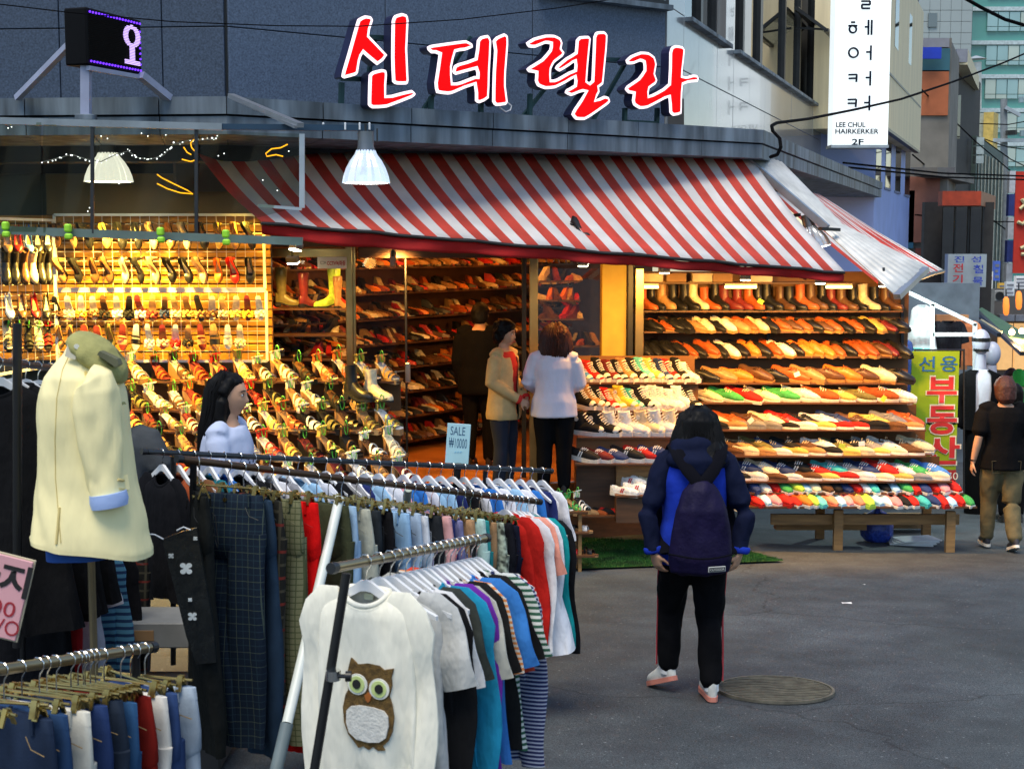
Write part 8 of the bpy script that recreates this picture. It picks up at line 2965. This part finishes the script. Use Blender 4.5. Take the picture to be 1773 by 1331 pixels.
for s_, u, v, c in (('진', 1661, 449, 'b'), ('성', 1690, 449, 'b'), ('전', 1659, 464, 'r'), ('철', 1694, 466, 'b'), ('기', 1658, 483, 'r'), ('물', 1693, 487, 'b')):
    text_on(s_, P(u, v, 26.37), (1, 0, 0), (0, 0, 1), .19, .16 if v > 455 else .12, M('sgn_blue', (.03, .06, .42), .5) if c == 'b' else M('sgn_red', (.50, .02, .03), .5), hs, bold=.02)
cr_ = thing('cream_block', 'small cream rooftop block with a yellow edge', 'building', P(1705, 240, 60))
quad_wall(1684, 60, 1716, 60, 196, 640, 'wall', M('cream_wall', (.42, .46, .40), .7), cr_, .5)
quad_wall(1714, 59.6, 1722, 60.5, 194, 640, 'corner_strip', M('yellow_edge', (.60, .42, .10), .6), cr_, .4)
pf = thing('pipe_facade', 'narrow facade crossed by many vertical pipes', 'building', P(1715, 600, 45))
quad_wall(1686, 42, 1742, 52, 235, 700, 'wall', M('green_grey_wall', (.10, .14, .12), .8, var=.2), pf, .4)
for u in range(1690, 1744, 6):
    quad_wall(u, 41.6 + (u - 1690) * .18, u + 1.6, 41.6 + (u - 1690) * .18, 262 + (u - 1690) * .5, 700, 'pipe', M('pipe_pale', (.40, .42, .36), .5), pf, .1)
for v in (238, 254, 270):
    quad_wall(1686, 41, 1699, 41, v, v + 13, 'sign_box', M('box_white', (.50, .58, .56), .5), pf, .3)
du = thing('roof_duct', 'pale round roof duct with a conical cap', 'duct', P(1690, 190, 55))
MB().cyl(P(1692, 190, 55), P(1692, 108, 55), .16, n=12).build('pipe', M('duct_metal', (.55, .55, .52), .4, .5), du, smooth=50)
MB().cyl(P(1690, 103, 55), P(1690, 97, 55), .40, .05, n=14).build('cap', M('duct_metal'), du, smooth=30)
gt = thing('glass_tower', 'tall office tower with teal glass bands far beyond the lane', 'building', P(1720, 640, 95))
teal = M('teal_glass', (.08, .30, .27), .25, var=.1, vscale=.3, spec=.7)
wband = M('white_band', (.50, .60, .62), .5)
tpane = [M('tower_pane', (.30, .50, .52), .12, var=.3, vscale=.12, spec=.9), M('tower_blind', (.48, .58, .52), .4, var=.2, vscale=.2)]
quad_wall(1672, 95, 1830, 95, -60, 640, 'core', teal, gt, 4)
for k in range(-1, 8):
    v = 12 + k * 58.5
    quad_wall(1671, 94.8, 1830, 94.8, v, v + 7, 'floor_band', wband, gt, .3)
    rr = random.Random(k + 5)
    for j in range(7):
        u = 1698 + j * 19
        quad_wall(u, 94.85, u + 17.5, 94.85, v + 9, v + 34, 'pane', tpane[rr.random() < .4], gt, .2)
        quad_wall(u, 94.85, u + 17.5, 94.85, v + 35, v + 42, 'pane', tpane[rr.random() < .3], gt, .2)
tt = thing('tiled_tower', 'pale grey tiled tower wall beside the glass tower', 'building', P(1630, 640, 92))
tile_m = M('tower_tile', (.33, .38, .38), .5, var=.08, vscale=.2)
quad_wall(1580, 92.2, 1672, 92.2, -60, 640, 'core', M('tile_joint', (.16, .18, .18), .8), tt, 3)
for i in range(5):
    for j in range(10):
        quad_wall(1581 + i * 18.2, 92, 1598.6 + i * 18.2, 92, -40 + j * 19.5, -21.2 + j * 19.5, 'tile', tile_m, tt, .15)
quad_wall(1597, 91.9, 1612, 91.9, 23, 47, 'window', dkglass, tt, .1)
rb = thing('red_banner', 'large red hanging banner with pale yellow brush writing', 'banner', P(1765, 473, 38))
quad_wall(1756, 38, 1800, 38, 297, 473, 'cloth', M('banner_red', (.55, .03, .012), .7, var=.1), rb, .04)
mb = MB()
for pts in (((1766, 362), (1772, 356), (1778, 362)), ((1762, 384), (1770, 388), (1780, 380)), ((1769, 345), (1774, 352)), ((1767, 430), (1776, 426)), ((1768, 440), (1778, 440))):
    mb.tube([P(u, v, 37.95) for u, v in pts], .05, 5)
mb.build('brush_writing', M('banner_cream', (.65, .55, .30), .7), rb)
ns = thing('narrow_blue_sign', 'narrow white and blue vertical shop sign beside the red banner', 'sign', P(1750, 500, 39))
for k in range(5):
    quad_wall(1745, 39, 1756, 39, 296 + k * 40, 334 + k * 40, 'sign_panel', [M('sgn_white', (.55, .58, .62), .5), M('sgn_navy', (.03, .05, .22), .5)][k % 2], ns, .2)
up_ = thing('utility_pole', 'grey utility pole with cross arms and insulators', 'pole', P(1740, 600, 50))
MB().cyl(P(1740, 700, 50), P(1738, 172, 50), .17, .12, n=10).build('pole', M('pole_grey', (.22, .24, .25), .7), up_, smooth=50)
for v, u0, u1 in ((243, 1720, 1773), (186, 1740, 1766)):
    MB().bar(P(u0, v, 49.8), P(u1, v - (0 if v > 200 else -14), 49.8), .12).build('cross_arm', alu, up_)
mb = MB(); mb.cyl(P(1751, 234, 49.6), P(1751, 226, 49.6), .2, n=10); mb.build('transformer', M('black_paint'), up_)
for u, v in ((1768, 178), (1770, 236)):
    mb = MB(); mb.cyl(P(u, v, 49.7), P(u, v - 10, 49.7), .09, n=8); mb.build('insulator', M('porcelain', (.25, .35, .38), .3), up_)
wirem = M('cable_black', (.004, .004, .005), .9, spec=.05)


def cable(label, pts, r, group=None):
    t = thing('overhead_cable', label, 'cable', P(*pts[0]), group)
    MB().tube([P(*p) for p in pts], r, 6).build('cable_run', wirem, t, smooth=True)


cable('thick black cable sagging across the salon sign to the ledge corner', [(1800, 82, 30), (1740, 108, 27), (1650, 142, 24), (1560, 172, 21), (1480, 190, 18.5), (1400, 206, 16), (1345, 213, 14.2), (1336, 218, 13.9), (1338, 227, 13.75), (1350, 240, 13.7), (1352, 255, 13.6), (1346, 268, 13.6), (1334, 272, 13.75)], .017)
cable('thick black cable crossing the tower at the top corner', [(1640, -20, 40), (1700, 14, 40), (1740, 34, 40), (1800, 52, 40)], .05)
cable('thin wire running across the red letters', [(-40, 3, 9.2), (120, 22, 9.3), (300, 38, 9.5), (480, 45, 9.8), (620, 46, 10), (800, 34, 10.3), (960, 15, 10.6), (1080, -4, 11)], .004)
for k, (a, b, lb) in enumerate((((1460, 282, 24), (1800, 306, 30), 'upper of two thin wires under the salon sign'), ((1470, 290, 24), (1800, 312, 30), 'lower of two thin wires under the salon sign'), ((1590, 150, 32), (1790, 330, 45), 'thin wire slanting over the orange painted panel'), ((1580, 268, 32), (1800, 440, 45), 'thin wire slanting down past the red fascia'),
                                ((1690, 236, 44), (1800, 262, 44), 'first thin wire at the pipe facade'), ((1690, 214, 44), (1800, 206, 44), 'thin wire before the cream block'), ((1585, 372, 32), (1800, 384, 40), 'thin wire before the dark glazed shop'), ((1700, 240, 44), (1800, 300, 44), 'second thin wire at the pipe facade'))):
    m_ = tuple((x + y) / 2 for x, y in zip(a, b))
    cable(lb, [a, (m_[0], m_[1] + 6, m_[2]), b], .018)
ws_ = thing('clothes_stall', 'white framed clothes stall with a bright lamp behind the shoe stand', 'stall', P(1630, 800, 17.2))
YT = 17.2
for (u0, v0, u1, v1) in ((1572, 506, 1690, 562), (1614, 526, 1614, 690), (1688, 560, 1688, 690), (1568, 505, 1568, 800), (1568, 567, 1614, 567), (1614, 579, 1688, 579), (1560, 668, 1614, 668)):
    MB().bar(P(u0, v0, YT), P(u1, v1, YT), .045, .04, V((0, 1, 0))).build('frame_bar', wpaint, ws_)
quad_wall(1545, 19.4, 1700, 19.4, 490, 800, 'rear_wall', M('stall_wall', (.16, .20, .24), .8), ws_, .1)
quad_wall(1626, 18.6, 1682, 18.6, 545, 640, 'glass_case', M('case_orange', (.55, .25, .10), .5), ws_, .1)
for k, (u, v, Y, kd, c, lb) in enumerate(((1597, 520, 17.7, 'dress', (.62, .64, .66), 'white top hanging under the stall lamp'), (1642, 545, 17.8, 'tee1', (.015, .015, .02), 'black T-shirt hanging in the stall'), (1667, 545, 18.2, 'tee2', (.70, .24, .10), 'orange top hanging in the stall'),
                                          (1586, 592, 17.6, 'tee0', (.15, .55, .50), 'aqua top hanging low in the stall'), (1562, 578, 17.0, 'dress', (.02, .03, .10), 'navy dress hanging at the stall corner'))):
    dup(PROTO[kd], TRS(P(u, v, Y), R.uniform(-.3, .3), s=.95 if kd != 'dress' else .72), lb, color=c, group='tops hanging in the stall')
sl_ = thing('stall_lamp', 'dazzling white bulb at the corner of the clothes stall', 'lamp', P(1561, 516, 16.6))
mb = MB(); mb.sphere(P(1561, 520, 16.6), .06, 10, 8); mb.build('bulb', emit('stall_bulb', (.8, 1, .95), 30), sl_, smooth=True)
MB().cyl(P(1561, 505, 16.6), P(1561, 513, 16.6), .03, n=8).build('socket', alu_dark, sl_)
l = lamp_light('lamp_light', P(1566, 524, 16.5), 60, (.75, 1, .95), .06)
l.parent = sl_; l.matrix_parent_inverse = INV[sl_.name]
dm_w = M('dummy_white', (.42, .42, .52), .35, var=.05)
for k, (u, v, Y, lb) in enumerate(((1699, 570, 17.0, 'white shop dummy in a black cardigan and white top'), (1718, 590, 18.2, 'second white shop dummy in a pale blue shirt'))):
    t = thing('shop_dummy', lb, 'mannequin', P(u, 800, Y))
    hc = P(u, v + 22, Y)
    mb = MB(); mb.sphere(hc, (.105, .115, .155), 16, 12); mb.cyl(hc - V((0, 0, .15)), hc - V((0, 0, .36)), .06, .075, n=12); mb.build('head', dm_w, t, smooth=True)
    if k == 0:
        mb = MB()
        for dz, r in ((.03, .110), (-.09, .090)):
            mb.loft([ring(hc + V((0, 0, dz + q)), V((0, 0, 1)), r, r * 1.08, 20) for q in (-.022, .022)])
        mb.build('head_band', M('black_paint'), t)
    for nm, m, grow in (('shirt', M('dummy_tee', (.62, .64, .72), .8) if k == 0 else M('dummy_blue', (.30, .38, .66), .8), 0), ('cardigan', black_cloth, .02)):
        if k and grow: continue
        mb = MB(); rg = []
        for dz, rx, ry in ((-.33, .09, .08), (-.38, .20, .11), (-.55, .21, .14), (-.8, .18, .12), (-1.05, .20, .13)):
            n_ = 22
            rg.append([hc + V(((rx + grow) * math.cos(a), (ry + grow) * math.sin(a), dz)) for a in ([2 * PI * i / n_ for i in range(n_)] if not grow else [-PI / 2 + .42 + (2 * PI - .84) * i / (n_ - 1) for i in range(n_)])])
        mb.loft(rg, cap=not grow, closed=not grow)
        mb.build(nm, m, t, smooth=True)
    mb = MB()
    for sg in (-1, 1):
        limb(mb, [hc + V((sg * .2, 0, -.42)), hc + V((sg * .26, 0, -.72)), hc + V((sg * .24, -.05, -1.0))], [.065, .055, .045])
    mb.build('arms', black_cloth if k == 0 else M('dummy_blue'), t, smooth=True)
    b0 = V((hc.x, hc.y, gz(hc.x, hc.y)))
    MB().cyl(hc - V((0, 0, 1.0)), b0, .16, .14, n=14).build('lower_form', black_cloth, t, smooth=50)
yb = thing('lime_banner', 'lime green standing banner with blue and red Korean letters', 'banner', P(1626, 850, 14.75))
YB = 14.75
quad_wall(1585, YB, 1668, YB, 608, 813, 'cloth', M('lime_cloth', (.34, .52, .015), .6, var=.05, vscale=3, trans=.2), yb, .01)
quad_wall(1600, YB, 1668.5, YB, 813.5, 852, 'red_strip', M('strip_red', (.38, .03, .03), .6, var=.08), yb, .01)
for u in (1584, 1669):
    MB().cyl(P(u, 604, YB + .02), P(u, 880, YB + .02), .010, n=8).build('pole', alu_dark, yb)
MB().cyl(P(1584, 606, YB + .02), P(1669, 606, YB + .02), .010, n=8).build('pole', alu_dark, yb)
bl, rd, wh_ = M('print_blue', (.02, .14, .38), .6), M('print_red', (.60, .03, .03), .6), M('print_white', (.75, .74, .62), .6)
for s_, u, v, w, h, m in (('선', 1605, 630, 28, 26, bl), ('용', 1643, 630, 30, 27, bl), ('부', 1631, 675, 52, 46, rd), ('동', 1631, 727, 52, 50, rd), ('산', 1632, 780, 60, 48, rd)):
    kx = YB / FPX
    if m is rd:
        text_on(s_, P(u, v, YB - .008), (1, 0, 0), (0, 0, 1), (w + 5) * kx, (h + 5) * kx, wh_, yb, bold=.045, name='letter_outline')
    text_on(s_, P(u, v, YB - .012), (1, 0, 0), (0, 0, 1), w * kx, h * kx, m, yb, bold=.03 if m is rd else .012)
for s_, u, v, w, h in (('-550', 1641, 824, 36, 13), ('1044', 1648, 843, 30, 10)):
    text_on(s_, P(u, v, YB - .012), (1, 0, 0), (0, 0, 1), w * YB / FPX, h * YB / FPX, wh_, yb)
tarp = M('green_tarp', (.05, .12, .06), .7, var=.2)
for k, (pts, lb, m) in enumerate(((((1690, 538, 26), (1700, 532, 30), (1800, 592, 22), (1770, 612, 20)), 'dark green tarpaulin roof over a stall down the lane', tarp), (((1692, 556, 22), (1700, 552, 24), (1736, 574, 21), (1730, 580, 20)), 'pale cream tarpaulin roof over a stall down the lane', M('cream_tarp', (.30, .28, .18), .8)))):
    t = thing('tarpaulin_roof', lb, 'awning', P(*pts[0]))
    o = MB().face([P(*p) for p in pts]).build('sheet', m, t)
    o.modifiers.new('thick', 'SOLIDIFY').thickness = .02
    MB().bar(P(*pts[0]), P(*pts[3]), .06).build('edge_pole', alu_dark, t)
for u, v, Y, lb in ((1752, 575, 21, 'warm bare bulb under the green tarpaulin'), (1769, 573, 22, 'warm bare bulb farther along the green tarpaulin')):
    t = thing('bare_bulb', lb, 'lamp', P(u, v - 6, Y))
    mb = MB(); mb.sphere(P(u, v, Y), .045, 10, 8); mb.build('bulb', emit('warm_bulb', (1, .62, .25), 18), t, smooth=True)
    MB().cyl(P(u, v - 9, Y), P(u, v - 4, Y), .02, n=6).build('socket', alu_dark, t)
    l = lamp_light('lamp_light', P(u, v + 3, Y - .1), 22, (1, .6, .25), .05); l.parent = t; l.matrix_parent_inverse = INV[t.name]
for u, v, lb in ((1742, 530, 'slim orange lantern nearer the signboard'), (1764, 520, 'slim orange lantern nearer the red banner')):
    t = thing('orange_lantern', lb, 'lantern', P(u, v + 18, 30))
    MB().loft([ring(P(u, v + dv, 30), V((0, 0, 1)), r, r, 10) for dv, r in ((16, .03), (12, .06), (0, .07), (-12, .06), (-16, .03))]).build('shade', M('lantern_orange', (.75, .20, .04), .6, emis=(1, .25, .03), estr=.6), t, smooth=True)
    MB().cyl(P(u, v - 18, 30), P(u, v - 30, 30), .015, n=6).build('cord', alu_dark, t)
for k, (u0, u1, v0, v1, Y, c, lb) in enumerate(((1714, 1722, 470, 520, 34, (.5, .52, .5), 'narrow white hanging sign below the pipe facade'), (1724, 1734, 452, 486, 36, (.05, .10, .40), 'small blue hanging sign below the pipe facade'), (1733, 1744, 490, 514, 36, (.5, .30, .04), 'small amber sign beside the slim orange lantern'),
                                               (1746, 1760, 488, 512, 33, (.42, .46, .50), 'pale sign below the narrow blue sign'), (1762, 1790, 478, 500, 33, (.55, .56, .58), 'white shop sign under the red banner'), (1705, 1714, 505, 530, 32, (.5, .06, .05), 'small red sign beside the lattice panel'))):
    t = thing('shop_sign', lb, 'sign', P(u0, v1, Y), 'small signs crowding the lane')
    quad_wall(u0, Y, u1, Y, v0, v1, 'panel', M('sgn%d' % k, c, .5, emis=c, estr=.25), t, .15)
    for j in range(3):
        quad_wall(u0 + 1.5, Y - .02, u1 - 1.5 - 2 * (j % 2), Y - .02, v0 + (v1 - v0) * (.16 + .28 * j), v0 + (v1 - v0) * (.30 + .28 * j), 'lettering_bar', M('paint_grey') if k != 0 else M('sgn_red'), t, .02)
for k, (u, v, Y) in enumerate(((1727, 512, 33.5), (1640, 520, 31))):
    t = thing('air_conditioner', ['grey outdoor air conditioner unit by the lattice panel', 'grey outdoor air conditioner unit above the clothes stall'][k], 'air conditioner', P(u, v, Y))
    MB().bbox(P(u, v, Y), (.32, .3, .26), .02).build('casing', M('ac_grey', (.32, .33, .32), .6), t)
    MB().cyl(P(u, v, Y) - V((0, .15, 0)), P(u, v, Y) - V((0, .165, 0)), .10, n=16).build('fan_grille', alu_dark, t)
lw_ = thing('lane_shopfronts', 'row of dim shop fronts closing the lane', 'building', P(1740, 640, 34))
quad_wall(1690, 34, 1800, 34, 500, 760, 'wall', M('dim_wall', (.10, .09, .085), .8, var=.3, vscale=1.2), lw_, .3)
for u, c in ((1694, (.55, .3, .1)), (1736, (.5, .22, .06)), (1764, (.45, .3, .12))):
    quad_wall(u, 33.9, u + 24, 33.9, 560, 640, 'shop_window', M('warm_window', (.4, .25, .1), .5, emis=(1, .55, .2), estr=.35), lw_, .1)
    quad_wall(u, 33.8, u + 26, 33.8, 545, 556, 'fascia', M('paint_grey'), lw_, .2)
quad_wall(1700, 33, 1726, 33, 500, 545, 'lattice_panel', M('lattice', (.22, .22, .20), .7), lw_, .05)
fk = thing('annex_wall', 'dark panelled annex wall behind the angled grid panel', 'wall', V((-6, 12.9, gz(-6, 12.9))))
for k in range(7):
    MB().bbox((-9.6 + k * 1.02, 12.85, .8), (1.01, .12, 4.2), .006).build('wall_panel', M('annex_dark', (.035, .045, .035), .7, var=.3, vscale=3), fk)
MB().box((-3.05, 12.82, -.6), (1.6, .1, 1.9)).build('wall_panel', M('dark_wood'), fk)

for _p in list(PROTO.values()):
    drop(_p)
